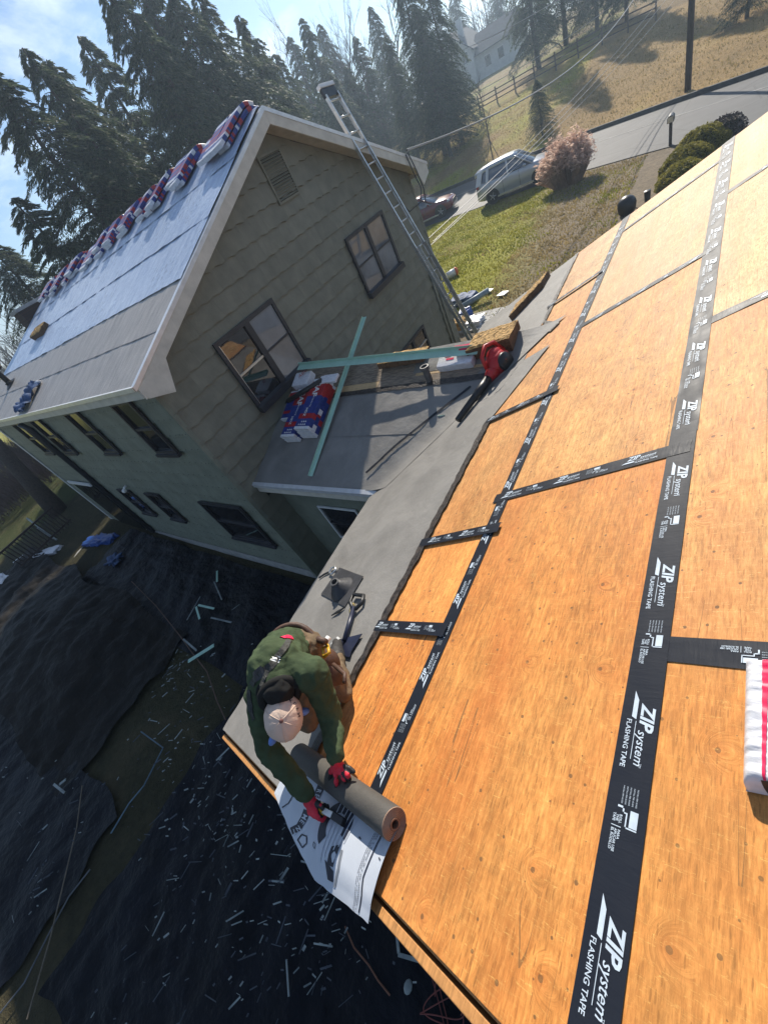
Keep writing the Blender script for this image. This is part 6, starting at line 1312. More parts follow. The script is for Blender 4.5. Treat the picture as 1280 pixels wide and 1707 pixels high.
# far grey house
hb = ground_hit(775, 150); hx, hy = hb[0], hb[1]; hz = ground_z(hx, hy) ; fh = thing('far_house', 'distant pale grey gabled house among trees beyond the fence', 'building', (hx, hy, hz))
hx -= 1.0
mb = MB(); mb.slab([(hx - 3.6, hy, hz - 1), (hx + 3.6, hy, hz - 1), (hx + 3.6, hy, hz + 4.6), (hx, hy, hz + 7.6), (hx - 3.6, hy, hz + 4.6)], (0, 9, 0)); mb.box(hx + 3.6, hx + 10.5, hy + 1.2, hy + 8, hz - 1, hz + 3.4); mb.build('wall', M_FAR, fh)
mb = MB(); 
for sg in (-1, 1): mb.slab([(hx + sg * 4.1, hy - .4, hz + 4.25), (hx, hy - .4, hz + 7.75), (hx, hy + 9.4, hz + 7.75), (hx + sg * 4.1, hy + 9.4, hz + 4.25)], (0, 0, .18))
mb.slab([(hx + 3.0, hy + .6, hz + 3.3), (hx + 11, hy + .6, hz + 3.3), (hx + 11, hy + 4.6, hz + 5.9), (hx + 3.0, hy + 4.6, hz + 5.9)], (0, 0, .15)); mb.slab([(hx + 3.0, hy + 8.6, hz + 3.3), (hx + 11, hy + 8.6, hz + 3.3), (hx + 11, hy + 4.6, hz + 5.9), (hx + 3.0, hy + 4.6, hz + 5.9)], (0, 0, .15)); rf_ = mb.build('roof', M_FARROOF, fh); MB().box(hx + .6, hx + 1.5, hy + 3, hy + 3.8, hz + 6, hz + 9).build('chimney', M_FAR, rf_)
for x, z in ((-2.2, 3.2), (-1.1, 3.2), (-1.9, .6), (1.8, 3.2), (5.2, 1.3), (7.6, 1.3)):
    yy_ = hy if x < 3 else hy + 1.2; wn_ = MB().box(hx + x, hx + x + .95, yy_ - .05, yy_ - .01, hz + z, hz + z + 1.35).build('window', M_GLASSF, fh); MB().box(hx + x - .08, hx + x + 1.03, yy_ - .09, yy_ - .051, hz + z + 1.35, hz + z + 1.45).build('frame', M_WHITE, wn_)
# sapling with stakes
sp_ = ground_hit(822, 268); sap = thing('sapling', 'thin staked leafless sapling on the bank behind the silver car', 'tree', sp_); tp = sp_ + np.array([0, 0, 5.2]); mb = MB(); mb.tube([sp_ - [0, 0, .1], sp_ + [.05, 0, 2.2], tp], [0.055, 0.045, 0.012], 5); rr_ = random.Random(3)
for k in range(34): b = sp_ + (tp - sp_) * rr_.uniform(.3, .97); a = rr_.uniform(0, 6.28); mb.tube([b, b + np.array([math.cos(a) * .6, math.sin(a) * .6, .75]) * rr_.uniform(.5, 1.3)], [0.018, 0.006], 3, caps=False)
mb.build('branches', M_TWIG, sap)
for s_ in (-1, 1): MB().tube([sp_ + [s_ * .55, 0, 0], sp_ + [s_ * .04, 0, 1.5]], 0.03, 5).build('stake', M_OLDWOOD, sap)
pb_ = ground_hit(1146, 152); pole = thing('utility_pole', 'dark wooden utility pole beside the kerb', 'utility pole', pb_); MB().tube([pb_ - [0, 0, .2], pb_ + [0, 0, 11]], [0.17, 0.12], 12).build('shaft', M_POLE, pole, smooth=True); MB().cbox(pb_ + [0, -.15, 10.2], (2.4, 0, 0), (0, .12, 0), (0, 0, .14)).build('crossarm', M_POLE, pole)
# wires: from the house corner and along the road
def wire(pts, label, r=0.014, sag=0.0, n=26):
    a, b = (np.array(q, float) for q in pts); P = [a + (b - a) * t - np.array([0, 0, sag * 4 * t * (1 - t)]) for t in np.linspace(0, 1, n)]; return tag(MB().tube(P, r, 5, caps=False).build('cable', M_WIRE), label, 'cable')
top_ = pb_ + np.array([0, 0, 10.0])
def ray_at_dist(px, py, D): r_ = ray(px, py); return CAM + r_ * (D / math.hypot(r_[0], r_[1]))
wire((wh + np.array([0, .1, .05]), ray_at_dist(1062, -12, 46)), 'twisted service drop cable from the gable corner toward the road', 0.022, 0.9)
for k, (a, b) in enumerate((((713, 398), (1083, 18)), ((722, 402), (1096, 14)), ((716, 410), (1108, 18)))):
    wire((ray_at_dist(*a, 14.5), ray_at_dist(b[0] + 20, b[1] - 24, 52)), ('upper', 'middle', 'lower')[k] + ' of three thin cables crossing before the silver car', 0.009, 0.35)
wire((ray_at_dist(640, 130, 70), ray_at_dist(960, -20, 66)), 'pale distant cable above the far house roof', 0.03, 0.6); wire((ray_at_dist(760, 170, 72), ray_at_dist(1060, -22, 70)), 'pale distant cable crossing before the rail fence', 0.03, 0.5)
for k, (px, py, s) in enumerate(((1175, 20, 1.6), (1250, 8, 2.0))): pass

# dark shrubs and evergreen on the bank
def leaf_dome(name, c, rx, ry_, rz_, n, leaf, mats, label, cat='shrub', seed=0, stem=True):
    r = random.Random(seed); V = []; F = []; mi = []; c = np.array(c, float)
    for i in range(n):
        th = r.uniform(0, 6.283); cz = r.uniform(-0.1, 1); q = (0.80 + 0.20 * r.random() ** 0.5) * (1 + 0.10 * vnoise((math.cos(th) * 2, math.sin(th) * 2, cz * 2 + seed), 1.5)); sr = math.sqrt(max(0, 1 - cz * cz)); p = c + np.array([math.cos(th) * sr * rx, math.sin(th) * sr * ry_, max(0, cz) * rz_]) * q
        a = np.array([r.gauss(0, 1), r.gauss(0, 1), r.gauss(0, 1)]); a /= np.linalg.norm(a); b = np.cross(a, (r.gauss(0, 1), r.gauss(0, 1), r.gauss(0, 1))); b /= np.linalg.norm(b) + 1e-9; l = leaf * r.uniform(.6, 1.4); o = len(V); V += [tuple(p - a * l), tuple(p + b * l * .5), tuple(p + a * l), tuple(p - b * l * .5)]; F.append((o, o + 1, o + 2, o + 3)); mi.append(r.randrange(len(mats)))
    t = thing(name, label, cat, c)
    me = np_mesh('foliage', [tuple(np.array(v) - c) for v in V], F, mi, mats); o = bpy.data.objects.new('foliage', me); col.objects.link(o); o.parent = t
    MB().ball(c + [0, 0, rz_ * .22], (rx * .80, ry_ * .80, rz_ * .62), 0, 16, 10).build('shade_core', mat('inner_shade', (0.022, 0.020, 0.010), 0.9), t, smooth=True); return t  # near-black ball stands in for the shade behind the leaves
b1, b2, b3 = on_z(1168, 252), on_z(1142, 280), on_z(1126, 300)
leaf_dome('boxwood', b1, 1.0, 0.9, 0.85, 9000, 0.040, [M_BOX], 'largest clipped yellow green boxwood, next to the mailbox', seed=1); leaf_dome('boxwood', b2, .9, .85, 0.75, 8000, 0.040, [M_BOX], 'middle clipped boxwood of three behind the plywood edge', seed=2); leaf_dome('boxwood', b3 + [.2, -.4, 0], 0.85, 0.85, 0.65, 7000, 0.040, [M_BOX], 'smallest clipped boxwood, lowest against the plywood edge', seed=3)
sb = on_z(1205, 232); leaf_dome('bare_shrub', sb, 0.8, 0.8, 0.8, 1500, 0.05, [M_TWIG], 'brown twiggy shrub beside the largest boxwood', seed=6)
es = ground_hit(905, 226); tree('evergreen_shrub', SP[2], es[0], es[1], 3.4, 'low dark evergreen across the road behind the grass plumes', 'shrub', rot=.7, wid=1.3)
es = ground_hit(1245, 30); tree('evergreen_shrub', SP[0], es[0], es[1], 4.5, 'dark evergreen on the bank past the utility pole', 'shrub', rot=1.7, wid=1.3)
# ornamental grass clump
pg = on_z(937, 317); pg = pg + [0.1, 0.8, 0]; V = []; F = []; mi = []; r = random.Random(4)
for i in range(5200):
    a = r.uniform(0, 6.283); q = math.sqrt(r.random()); bx, by = math.cos(a) * q * 0.72, math.sin(a) * q * 0.6; ln = r.uniform(1.35, 2.35) * (1 - .12 * q) * (1 + .15 * math.sin(a * 3)); out = r.uniform(.05, .75) * (0.25 + q); oa = a + r.uniform(-.7, .7); hx_, hy_ = math.cos(oa) * out, math.sin(oa) * out; w = r.uniform(.006, .012); wa = r.uniform(0, 6.28); wx, wy = math.cos(wa) * w, math.sin(wa) * w; o = len(V)
    p1 = (bx + hx_ * .3, by + hy_ * .3, ln * .62); p2 = (bx + hx_, by + hy_, ln * r.uniform(.66, 1.0) * (1 - .25 * out))
    V += [(bx - wx, by - wy, 0), (bx + wx, by + wy, 0), (p1[0] + wx, p1[1] + wy, p1[2]), p2, (p1[0] - wx, p1[1] - wy, p1[2])]; F.append((o, o + 1, o + 2, o + 3, o + 4)); mi.append(1)
    if i % 2 == 0:                                             # feathery plume of small tufts along the tip
        for k in range(7):
            t = r.uniform(.35, 1.1); c_ = np.array(p1) + (np.array(p2) - np.array(p1)) * t + np.array([r.gauss(0, .035), r.gauss(0, .035), r.gauss(0, .03)]); d_ = np.array([r.gauss(0, 1) + hx_, r.gauss(0, 1) + hy_, r.uniform(-.9, .5)]); d_ /= np.linalg.norm(d_); e_ = np.cross(d_, (r.gauss(0, 1), r.gauss(0, 1), r.gauss(0, 1))); e_ /= np.linalg.norm(e_) + 1e-9; l = r.uniform(.06, .12); o = len(V)
            V += [tuple(c_ - d_ * l), tuple(c_ + e_ * l * .22), tuple(c_ + d_ * l), tuple(c_ - e_ * l * .22)]; F.append((o, o + 1, o + 2, o + 3)); mi.append(0)
pgt = thing('ornamental_grass', 'big clump of dry pinkish ornamental grass in front of the silver car', 'plant', pg); me = np_mesh('blades', V, F, mi, [M_PLUME, M_STRAW]); o = bpy.data.objects.new('blades', me); col.objects.link(o); o.parent = pgt
# mailbox
mbx = on_z(1117, 243); mx_ = thing('mailbox', 'dark mailbox on a wooden post by the road edge', 'mailbox', mbx); MB().obox(mbx + [-.06, -.06, -.1], (.12, 0, 0), (0, .12, 0), (0, 0, 1.05)).build('post', M_POLE, mx_)
mb = MB(); mb.tube([mbx + np.array([0, d_, 1.05]) for d_ in (-.28, .28)], 0.13, 14); mb.cbox(mbx + [0, 0, .98], (.25, 0, 0), (0, .55, 0), (0, 0, .13)); mb.build('box', M_RUBBER, mx_, smooth=False); MB().cbox(mbx + [0, -.29, 1.03], (.22, 0, 0), (0, .02, 0), (0, 0, .2)).build('door', M_ALU, mx_)
# black dome and small can near the rake
gk = on_z(1045, 356); gt = thing('kettle_grill', 'round black dome standing on brown mulch just past the plywood edge', 'grill', gk); MB().lathe(gk, (0, 0, 1), [(0.22, .0), (.29, .10), (.31, .24), (.32, .32), (.30, .42), (.22, .54), (.09, .60), (0, .61)], 22).build('bowl', M_BLACK, gt, smooth=True)
for a in (0.3, 2.4, 4.5): MB().tube([gk + [math.cos(a) * .22, math.sin(a) * .22, .15], gk + [math.cos(a) * .4, math.sin(a) * .4, 0]], .018, 6).build('leg', M_BLACK, gt)
gk = on_z(1079, 334); MBo = MB().lathe(gk, (0, 0, 1), [(.10, 0), (.11, .3), (.12, .31), (.12, .34), (.04, .36), (0, .36)], 14).build('path_lamp', M_BLACK); tag(MBo, 'small black lidded canister on the mulch beside the boxwoods', 'canister')
bk_ = on_z(754, 462); bt = thing('paint_bucket', 'white bucket with an orange lid lying on the lawn', 'bucket', bk_); MB().lathe(bk_ + [0, 0, .17], (.8, .5, 0.05), [(.15, -.22), (.17, .2)], 16).build('pail', M_WHITE, bt, smooth=True); MB().lathe(bk_ + [0, 0, .17], (.8, .5, .05), [(.185, .2), (.185, .25), (.1, .33), (0, .33)], 16).build('lid', mat('orange_plastic', (.62, .12, .02), .4), bt, smooth=True)
for k, (px, py) in enumerate(((813, 488), (838, 492))): p = on_z(px, py); tag(MB().slab([p + [-.2, -.1, .05], p + [.1, -.18, .05], p + [.22, .1, .05], p + [-.05, .2, .05]], (0, 0, .03)).build('paper_scrap', M_WHITE), ('rounded', 'narrow')[k] + ' white scrap lying on the dull edge of the lawn', 'scrap')
# heap at the ladder foot
for k, (px, py, m, sz, nm, lb) in enumerate(((775, 505, M_BLUEGREY, (1.0, .6, .30), 'tarp_bundle', 'faded blue tarp bundle behind the ladder foot'), (790, 540, M_BUNW, (.7, .6, .2), 'wrapper_heap', 'white crumpled wrappers at the ladder foot'), (778, 532, M_BLUE, (.4, .4, .35), 'blue_tub', 'bright blue tub between the ladder rails'), (766, 548, M_INSUL, (.6, .5, .3), 'rubble_heap', 'brown torn off rubble by the house corner'))):
    p = on_z(px, py); tag(lumpy_box(nm, p + [0, 0, sz[2] / 2], (sz[0], 0, 0), (0, sz[1], 0), (0, 0, sz[2]), m, .12, k * 3, 10), lb, 'heap' if k != 2 else 'tub')
p = on_z(790, 512); tag(MB().tube([p + [-.4, -.2, .2], p + [.5, .5, .3]], .1, 10).build('pipe_length', mat('grey_blue_tube', (.2, .26, .3), .5), smooth=True), 'pale blue grey tube lying on the tarp bundle', 'tube')
# paved strip by the garage
for i in range(6):
    for j in range(3): MB().obox((-8.6 + i * .46, 13.0 + j * .46, .19), (.44, 0, 0), (0, .44, 0), (0, 0, .05 + .004 * ((i + j) % 3))).build('paver', M_CONC, ground)

# ------------------------------------------------------------------ cars
def car(name, label, loc, yaw, L, Wd, H, paint, suv=True):
    t = thing(name, label, 'car', loc); R_ = Matrix.Rotation(yaw, 3, 'Z'); o0 = Vector(loc)
    def T(x, y, z): return o0 + R_ @ Vector((x * L, y * Wd, z * H))
    def loft(stations, m, nm, par, smooth=True):
        n = len(stations[0][1]); mb = MB(); vs = [T(x, y, z) for x, ring in stations for y, z in ring]; k = len(stations)
        fs = [(i * n + j, i * n + (j + 1) % n, (i + 1) * n + (j + 1) % n, (i + 1) * n + j) for i in range(k - 1) for j in range(n)] + [tuple(range(n - 1, -1, -1)), tuple((k - 1) * n + j for j in range(n))]
        mb.add(vs, fs); return mb.build(nm, m, par, smooth=smooth)
    def ring(w, zb, zs, zt, crown=0.0):
        half = [(w * .82, zb), (w * .97, zb + .06), (w, (zb + zs) / 2), (w * .99, zs - .05), (w * .93, zs), (w * .60, zt), (0, zt + crown)]
        return half + [(-y, z) for y, z in half[-2::-1]]
    hood = 0.56 if suv else .58; rear = .62
    body = loft([(-.5, ring(.40, .20, .50, .53)), (-.485, ring(.455, .16, .57, .60)), (-.42, ring(.49, .13, rear, .63)), (-.2, ring(.5, .12, .60, .62)), (.1, ring(.5, .12, .585, .60)), (.25, ring(.5, .12, .575, .595)), (.36, ring(.49, .13, .54, hood, .01)), (.45, ring(.46, .15, .49, .51)), (.49, ring(.41, .18, .43, .45)), (.5, ring(.38, .22, .38, .40))], paint, 'body', t)
    def cab(w0, zb, w1, zt):
        half = [(w0, zb), (w0 * .985, zb + .02), (w1 + .012, zt - .06), (w1 * .90, zt), (0, zt + .012)]; return half + [(-y, z) for y, z in half[-2::-1]]
    gl = loft([(-.475, cab(.43, .59, .42, .63)), (-.40, cab(.465, .60, .385, .90)), (-.30, cab(.47, .60, .385, .955)), (-.1, cab(.475, .59, .39, .972)), (.03, cab(.475, .585, .385, .955)), (.10, cab(.47, .58, .385, .86)), (.26, cab(.45, .57, .42, .60))], M_GLASSF, 'glasshouse', t)
    def cabp(x, w0, zb, w1, zt): return (x, [(w1 + .012, zt - .075), (w1 * .93, zt + .006), (0, zt + .020), (-w1 * .93, zt + .006), (-w1 - .012, zt - .075), (-w1 * .9, zt - .09), (0, zt - .07), (w1 * .9, zt - .09)])
    loft([cabp(-.485, .43, .6, .385, .90), cabp(-.40, .46, .6, .39, .935), cabp(-.30, .47, .6, .392, .965), cabp(-.1, .475, .59, .395, .982), cabp(.02, .475, .585, .39, .965), cabp(.06, .47, .58, .388, .945)], paint, 'roof', t)
    for sg in (-1, 1):
        for xa, xb, wd in ((-.335, -.30, .035), (-.055, -.055, .02), (-.455, -.40, .07)):   # pillars
            mb = MB(); mb.obox(T(xa - wd / 2, sg * .478, .585), T(xa + wd / 2, sg * .478, .585) - T(xa - wd / 2, sg * .478, .585), T(xb, sg * .400, .93) - T(xa, sg * .478, .585), T(0, sg * .016, 0) - T(0, 0, 0)); mb.build('pillar', paint, t)
        mb = MB(); mb.tube([T(.25, sg * .462, .575), T(.05, sg * .40, .93)], .035, 6); mb.build('pillar', paint, t, smooth=True)
        MB().ball(T(.16, sg * .535, .625), (.10, .09, .07), 0, 10, 8).build('mirror', paint, t, smooth=True)
        for xx in (-.02, -.20): MB().cbox(T(xx, sg * .503, .50), T(.045, 0, 0) - T(0, 0, 0), (T(0, .012, 0) - T(0, 0, 0)), (0, 0, .03)).build('door_handle', M_RIM, t)
        for xx in (.08, -.135, -.30): MB().cbox(T(xx, sg * .4995, .36), T(.003, 0, 0) - T(0, 0, 0), T(0, .006, 0) - T(0, 0, 0), (0, 0, .40 * H)).build('door_gap', M_BLACK, t)
        MB().cbox(T(-.01, sg * .497, .135), T(.56, 0, 0) - T(0, 0, 0), T(0, .03, 0) - T(0, 0, 0), (0, 0, .10)).build('side_sill', M_ALU, t, bevel=.01)
        for xx in (-.29, .31):
            ax = R_ @ Vector((0, sg, 0)); c = T(xx, sg * .425, 0); c.z = o0.z + .35
            MB().lathe(c, ax, [(.42, .085 * Wd), (.42, .0865 * Wd), (0.36, .0865 * Wd)], 24).build('wheel_arch', M_BLACK, t)
            wh_ = MB().lathe(c - ax * .06, ax, [(.22, 0), (.335, .0), (.35, .03), (.35, .205), (.335, .225), (.22, .23)], 24).build('wheel', M_TYRE, t, smooth=False)
            MB().lathe(c - ax * .06, ax, [(.23, .05), (.235, .232), (.21, .235), (.19, .215), (0, .215)], 20).build('rim', M_BLACK, wh_)
            for k in range(5):
                a = k * 1.2566; dv = (R_ @ Vector((1, 0, 0))) * math.cos(a) + Vector((0, 0, 1)) * math.sin(a); MB().tube([c + ax * .165 + dv * .03, c + ax * .172 + dv * .21], [.035, .022], 5).build('spoke', M_RIM, wh_)
        MB().ball(T(.435, sg * .40, .445), (.17, .13, .10), 0, 12, 8, (R_ @ Vector((1, 0, 0)), R_ @ Vector((0, 1, 0)), Vector((0, 0, 1)))).build('headlight', M_LAMP, t, smooth=True)
        MB().ball(T(-.47, sg * .42, .56), (.10, .14, .14), 0, 12, 8, (R_ @ Vector((1, 0, 0)), R_ @ Vector((0, 1, 0)), Vector((0, 0, 1)))).build('tail_light', M_TAIL, t, smooth=True)
    MB().cbox(T(.497, 0, .34), T(.012, 0, 0) - T(0, 0, 0), T(0, .5, 0) - T(0, 0, 0), (0, 0, .16 * H)).build('grille', M_BLACK, t, bevel=.01)
    MB().cbox(T(.49, 0, .22), T(.03, 0, 0) - T(0, 0, 0), T(0, .78, 0) - T(0, 0, 0), (0, 0, .09 * H)).build('bumper', M_RIM, t, bevel=.02); MB().cbox(T(-.485, 0, .24), T(.04, 0, 0) - T(0, 0, 0), T(0, .80, 0) - T(0, 0, 0), (0, 0, .13 * H)).build('bumper', paint, t, bevel=.02)
    return t
rw, fw_ = on_z(823, 338, .29), on_z(905, 303, .29); dv = fw_ - rw; yaw = math.atan2(dv[1], dv[0]); dirv = dv / np.linalg.norm(dv); sdv = np.array([-dirv[1], dirv[0], 0])
cc = rw + dirv * (0.29 * 4.7) + sdv * 0.95; cc[2] = .30; car('silver_suv', 'silver SUV parked along the road half behind the ornamental grass', cc, yaw, 4.6, 1.9, 1.92, M_SILVERCAR)
fr = on_z(758, 350, .3); cc2 = fr - dirv * 2.55 + sdv * 0.55; cc2[2] = .28; car('red_car', 'dark red car nosing out from behind the olive house', cc2, yaw + 0.10, 5.0, 1.95, 1.66, M_REDCAR)

# ------------------------------------------------------------------ back yard
def tarp(name, label, x0, x1, y0, y1, m, amp, seed, n=60, mound=None, edge=0.25):
    def fn(i, j):
        x = x0 + (x1 - x0) * i + edge * vnoise((j * 6, seed, 0), 1); y = y0 + (y1 - y0) * j + edge * vnoise((i * 6, seed, 5), 1)
        z = ground_z(x, y) + 0.05 + amp * (abs(vnoise((x * 0.9 + y * .5, y * .35, seed), 1.0)) + 0.5 * abs(vnoise((x * 2.6, y * 1.4, seed + 2), 1.0)) + .15 * abs(vnoise((x, y, seed), 6)))
        if mound:
            d_ = math.hypot(x - mound[0], (y - mound[1])) / mound[2]; z += mound[3] * max(0, 1 - d_ * d_)
        return np.array([x, y, z])
    return tag(MB().grid(fn, n, n).build(name, m, smooth=True), label, 'tarp')
tarp('ground_tarp', 'wide black tarp covering the ground along the yard wall of the house', -16.5, -4.6, 0.1, 2.45, M_TARP, .14, 1, 90)
tarp('ground_tarp', 'grey brown yard tarp with a round mound added for a lens ghost', -22.0, -9.8, -3.2, 0.4, M_TARP2, .26, 2, 110, (-14.5, -1.2, 4.0, 0.55))  # mound and brown tone stand in for a round lens ghost
tarp('ground_tarp', 'dark tarp with a pale hem left of the bare soil in the yard', -16.5, -8.0, -7.0, -2.6, M_TARP, .13, 3, 90)
tarp('ground_tarp', 'black tarp spread right below the worker and the rake board', -7.2, -1.5, -4.4, 0.05, M_TARP, .12, 4, 90)
# hem line
hm = [on_z(x, y, 0.12) for x, y in ((235, 1220), (272, 1247), (240, 1310), (215, 1340), (185, 1390))]; tag(MB().tube(hm, .012, 5).build('tarp_hem', mat('hem_blue', (.10, .17, .22), .6)), 'pale blue hem running along a tarp corner', 'hem')
hm = [on_z(x, y, 0.12) for x, y in ((150, 1450), (115, 1495), (80, 1560), (40, 1640), (0, 1690))]; tag(MB().tube(hm, .012, 5).build('tarp_hem', mat('hem_grey', (.12, .13, .14), .6)), 'long grey hem between tarp and bare soil', 'hem')
def debris(name, n, boxes, label, seed, szmul=1.0):
    r = random.Random(seed); V = []; F = []; mi = []; cen = []
    for k in range(46): q_ = r.choice(boxes); cen.append((r.uniform(q_[0], q_[1]), r.uniform(q_[2], q_[3]), r.choice((.15, .3, .5))))
    for i in range(n):
        b = cen[min(len(cen) - 1, int(abs(r.gauss(0, .45)) * len(cen)))] if r.random() < .75 else None
        if b is None: b_ = r.choice(boxes); x, y = r.uniform(b_[0], b_[1]), r.uniform(b_[2], b_[3])
        else: x, y = b[0] + r.gauss(0, b[2]), b[1] + r.gauss(0, b[2])
        if y > 2.4 or (x > -4.4 and y > -.3): continue
        z = ground_z(x, y) + r.uniform(.16, .24); a = r.gauss(0.9, 0.55); l = r.choice((.04, .05, .07, .09, .14, .26)) * r.uniform(.6, 1.3) * szmul; w = r.uniform(.004, .012) * szmul; dx, dy = math.cos(a) * l / 2, math.sin(a) * l / 2; wx, wy = -math.sin(a) * w, math.cos(a) * w; t = r.uniform(-.02, .02); o = len(V); j_ = lambda: r.uniform(-.4, .4) * w; wx *= r.uniform(.4, 1.6)
        V += [(x - dx - wx, y - dy - wy, z), (x + dx - wx, y + dy - wy, z + t), (x + dx + wx, y + dy + wy, z + t + .01), (x - dx + wx, y - dy + wy, z + .01)]; F.append((o, o + 1, o + 2, o + 3)); mi.append(0 if r.random() < .5 else 1)
    me = np_mesh(name, V, F, mi, [M_DEBRIS, M_DEBRIS2]); o = bpy.data.objects.new(name, me); col.objects.link(o); return tag(o, label, 'debris', kind='stuff')
debris('shingle_debris', 800, [(-9.5, -3.6, -2.6, 1.4), (-8.0, -4.5, -2.0, .8), (-14.5, -8.5, -6.2, -2.8), (-6.8, -2.4, -4.0, -.8)], 'pale strips of torn roofing strewn over the dark yard', 3, 0.8)
# longer scraps one can pick out
def yard_strip(px0, py0, px1, py1, w, m, label, z=.2):
    a, b = on_z(px0, py0, z), on_z(px1, py1, z); d_ = b - a; s_ = np.cross(d_, (0, 0, 1)); s_ = s_ / np.linalg.norm(s_) * w; return tag(MB().obox(a - s_ / 2, d_, s_, (0, 0, .012)).build('trim_offcut', m), label, 'offcut')
yard_strip(314, 1103, 357, 1076, .085, M_TEAL, 'largest pale green trim offcut lying on the yard tarp'); yard_strip(362, 952, 362, 970, .05, M_TEAL, 'short pale green offcut standing near the house wall'); yard_strip(357, 970, 370, 1000, .03, M_DEBRIS, 'thin grey offcut below the short green one'); yard_strip(331, 1009, 357, 1015, .05, M_TEAL, 'flat green offcut near the middle of the yard tarp'); yard_strip(327, 1012, 333, 1032, .05, M_TEAL, 'curled green offcut beside the flat one'); yard_strip(352, 1030, 386, 1038, .035, M_DEBRIS, 'pale grey offcut beyond the curled green one'); yard_strip(306, 1066, 328, 1085, .04, M_DEBRIS, 'pale grey offcut beside the largest green one'); yard_strip(312, 1034, 334, 995, .02, M_DEBRIS, 'slim grey offcut crossing the curled green one')
yard_strip(661, 1555, 665, 1590, .03, M_DEBRIS, 'bent grey offcut below the rake board', .15); yard_strip(664, 1592, 712, 1606, .035, M_DEBRIS, 'pale offcut against the garage wall foot', .15); yard_strip(478, 1600, 482, 1662, .02, M_DEBRIS, 'long thin upright offcut on the tarp under the sheet', .15); yard_strip(100, 1308, 110, 1300, .05, M_DEBRIS, 'stubby pale offcut on the dark tarp'); yard_strip(90, 1308, 108, 1322, .04, M_DEBRIS, 'broad pale offcut near the tarp with the hem')
cl = [on_z(x, y, .2) for x, y in ((188, 940), (215, 965), (260, 1010), (300, 1060), (318, 1085), (345, 1120), (362, 1170), (376, 1200))]; tag(MB().tube(cl, .012, 5).build('cord', mat('brown_cord', (.14, .085, .06), .7)), 'thin brown cord trailing across the dark tarp from the house', 'cord')
cl = [on_z(x, y, .2) for x, y in ((137, 1310), (128, 1380), (110, 1455), (85, 1560), (45, 1700))]; tag(MB().tube(cl, .010, 5).build('cord', mat('tan_cord', (.17, .14, .10), .7)), 'straight tan cord pulled across tarp and soil', 'cord')
cl = [on_z(x, y, .15) for x, y in ((575, 1545), (590, 1580), (615, 1610), (630, 1635), (650, 1660))]; tag(MB().tube(cl, .010, 5).build('cord', mat('rust_cord', (.22, .10, .06), .7)), 'rust coloured cord lying under the loose sheet', 'cord')
cc_ = on_z(745, 1670, .15); P = [cc_ + np.array([math.cos(t * 1.7) * (.16 + .05 * math.sin(t)), math.sin(t * 1.3) * (.18 + .05 * math.cos(2 * t)), .03 + .004 * t]) for t in np.linspace(0, 17, 420)]; tag(MB().tube(P, .0055, 5).build('cord_coil', mat('red_cord', (.20, .06, .05), .7)), 'loose reddish coil of cord beside the garage wall', 'cord')
p = on_z(680, 1646, .14); tag(MB().ball(p, (.045, .06, .02), 0, 10, 6).build('pale_scrap', M_DEBRIS), 'rounded pale scrap lying near the cord coil', 'scrap')
# blue tarp heap and clutter near the house corner
for k, (px, py, sx_, sy_, sz_, lb) in enumerate(((172, 905, 1.9, .45, .25, 'crumpled bright blue tarp strip on the yard beside the house'), (195, 938, .6, .4, .2, 'small heap of blue and white plastic on the dark tarp'))):
    p = on_z(px, py, .2); q = np.array([.9, .25, 0]); lb_ = lumpy_box('blue_tarp', p + [0, 0, sz_ / 2], q * sx_, np.array([-.25, .9, 0]) * sy_, (0, 0, sz_), M_BLUE if k == 0 else M_BLUEGREY, .16, k * 7, 14); tag(lb_, lb, 'tarp')
for k, (px, py, px1, py1) in enumerate(((122, 930, 145, 903), (112, 932, 120, 924), (130, 880, 146, 866), (150, 858, 168, 845))): yard_strip(px, py, px1, py1, .14, M_CONC, ('long pale plank beside the blue tarp', 'stubby pale block beside the long plank', 'pale board near the deck railing', 'pale board against the house corner')[k], .35)
p = on_z(8, 978, .3); tag(lumpy_box('white_bag', p + [0, 0, .2], (1.6, .3, 0), (-.1, .6, 0), (0, 0, .4), M_BUNW, .2, 3, 12), 'white plastic bag heap at the edge of the mound tarp', 'bag'); p = on_z(70, 930, .3); tag(lumpy_box('white_sheet', p + [0, 0, .15], (2.6, 1.1, 0), (-.1, .4, 0), (0, 0, .25), M_BUNW, .2, 5, 12), 'pale crumpled plastic sheet by the deck railing', 'sheet')
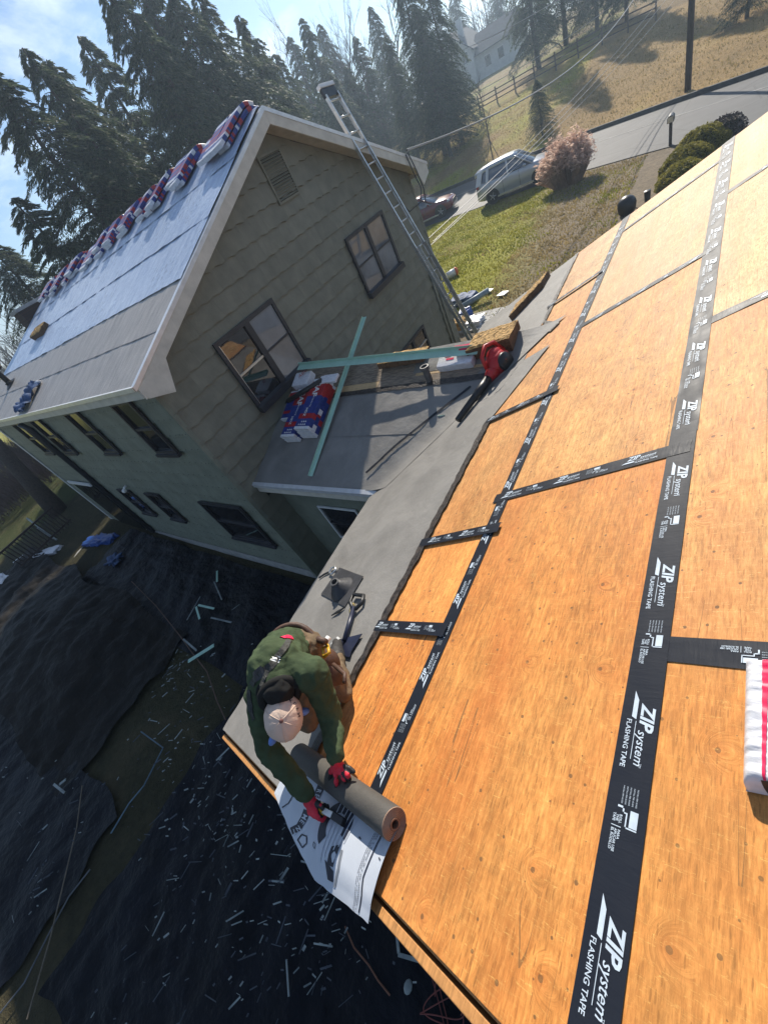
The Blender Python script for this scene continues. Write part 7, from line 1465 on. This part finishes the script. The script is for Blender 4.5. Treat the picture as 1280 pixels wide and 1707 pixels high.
# deck railing of the neighbouring terrace
ra, rb_ = on_z(40, 950, .5), on_z(122, 872, .5); rail = thing('deck_railing', 'dark deck railing with thin balusters at the yard edge', 'railing', (ra + rb_) / 2); M_RAIL = mat('railing_brown', (.05, .035, .03), .8)
for z in (.15, .95): MB().obox(ra + [0, 0, z], rb_ - ra, (.05, .05, 0), (0, 0, .07)).build('rail', M_RAIL, rail)
for i in range(18): MB().obox(ra + (rb_ - ra) * (i + .5) / 18 + [.01, .01, .05], (.04, 0, 0), (0, .04, 0), (0, 0, .95)).build('baluster', M_RAIL, rail)
for i, (a, b) in enumerate((((45, 864), (95, 900)), ((62, 880), (90, 898)))): p, q = on_z(*a, 1.2), on_z(*b, .5); tag(MB().tube([p, q], .04, 6).build('post', M_DEBRIS), ('longer', 'shorter')[i] + ' pale pole leaning by the deck railing', 'pole')
# tree trunk and brush beyond the end of the house
tb = on_z(92, 850, .8); tk = thing('yard_tree', 'leaning dark tree trunk at the left of the house end', 'tree', tb); ttop = on_y(-30, 715, tb[1] + 1.0); MB().tube([tb - [0, 0, .3], tb + (ttop - tb) * .5, ttop, ttop + (ttop - tb) * 1.2], [.42, .30, .26, .15], 10).build('trunk', M_BARK, tk, smooth=True)
def brush(px, py, D, sx, sz, n, label, seed, m=M_TWIG):
    r_ = ray(px, py); t_ = D / math.hypot(r_[0], r_[1]); p = CAM + r_ * t_; z = ground_z(p[0], p[1]); mb = MB(); r = random.Random(seed)
    for i in range(n):
        a = r.uniform(0, 6.28); b = np.array([p[0] + r.uniform(-sx, sx), p[1] + r.uniform(-sx, sx), z + r.uniform(0, .3)]); e = b + np.array([math.cos(a) * .6, math.sin(a) * .6, r.uniform(.5, 1.0) * sz]) ; mb.tube([b, (b + e) / 2 + [0, 0, .15], e], [.02, .012, .004], 3, caps=False)
    t = thing('brush', label, 'shrub', (p[0], p[1], z)); mb.build('stems', m, t); return t
brush(60, 800, 33, 3.0, 1.6, 900, 'brown leafless brush at the foot of the leaning trunk', 1); brush(15, 830, 29, 2.5, 1.5, 700, 'dark brush thicket below the leaning trunk', 2); brush(110, 790, 38, 2.5, 1.3, 600, 'thin brush beside the far end of the house', 3)

# ------------------------------------------------------------------ haze
hz_m = bpy.data.materials.new('haze_air'); hz_m.use_nodes = True; nt = hz_m.node_tree; nt.nodes.remove(nt.nodes['Principled BSDF']); pv = nt.nodes.new('ShaderNodeVolumePrincipled'); pv.inputs['Color'].default_value = (0.62, 0.80, 1.0, 1); pv.inputs['Density'].default_value = 0.0014; pv.inputs['Anisotropy'].default_value = 0.45
nt.links.new(pv.outputs[0], nt.nodes['Material Output'].inputs['Volume'])
hz = MB().box(-905, 905, -905, 905, -3, 46).build('haze', hz_m); hz['kind'] = 'stuff'; hz['label'] = 'thin bluish winter haze in the air over the whole place'; hz['category'] = 'haze'
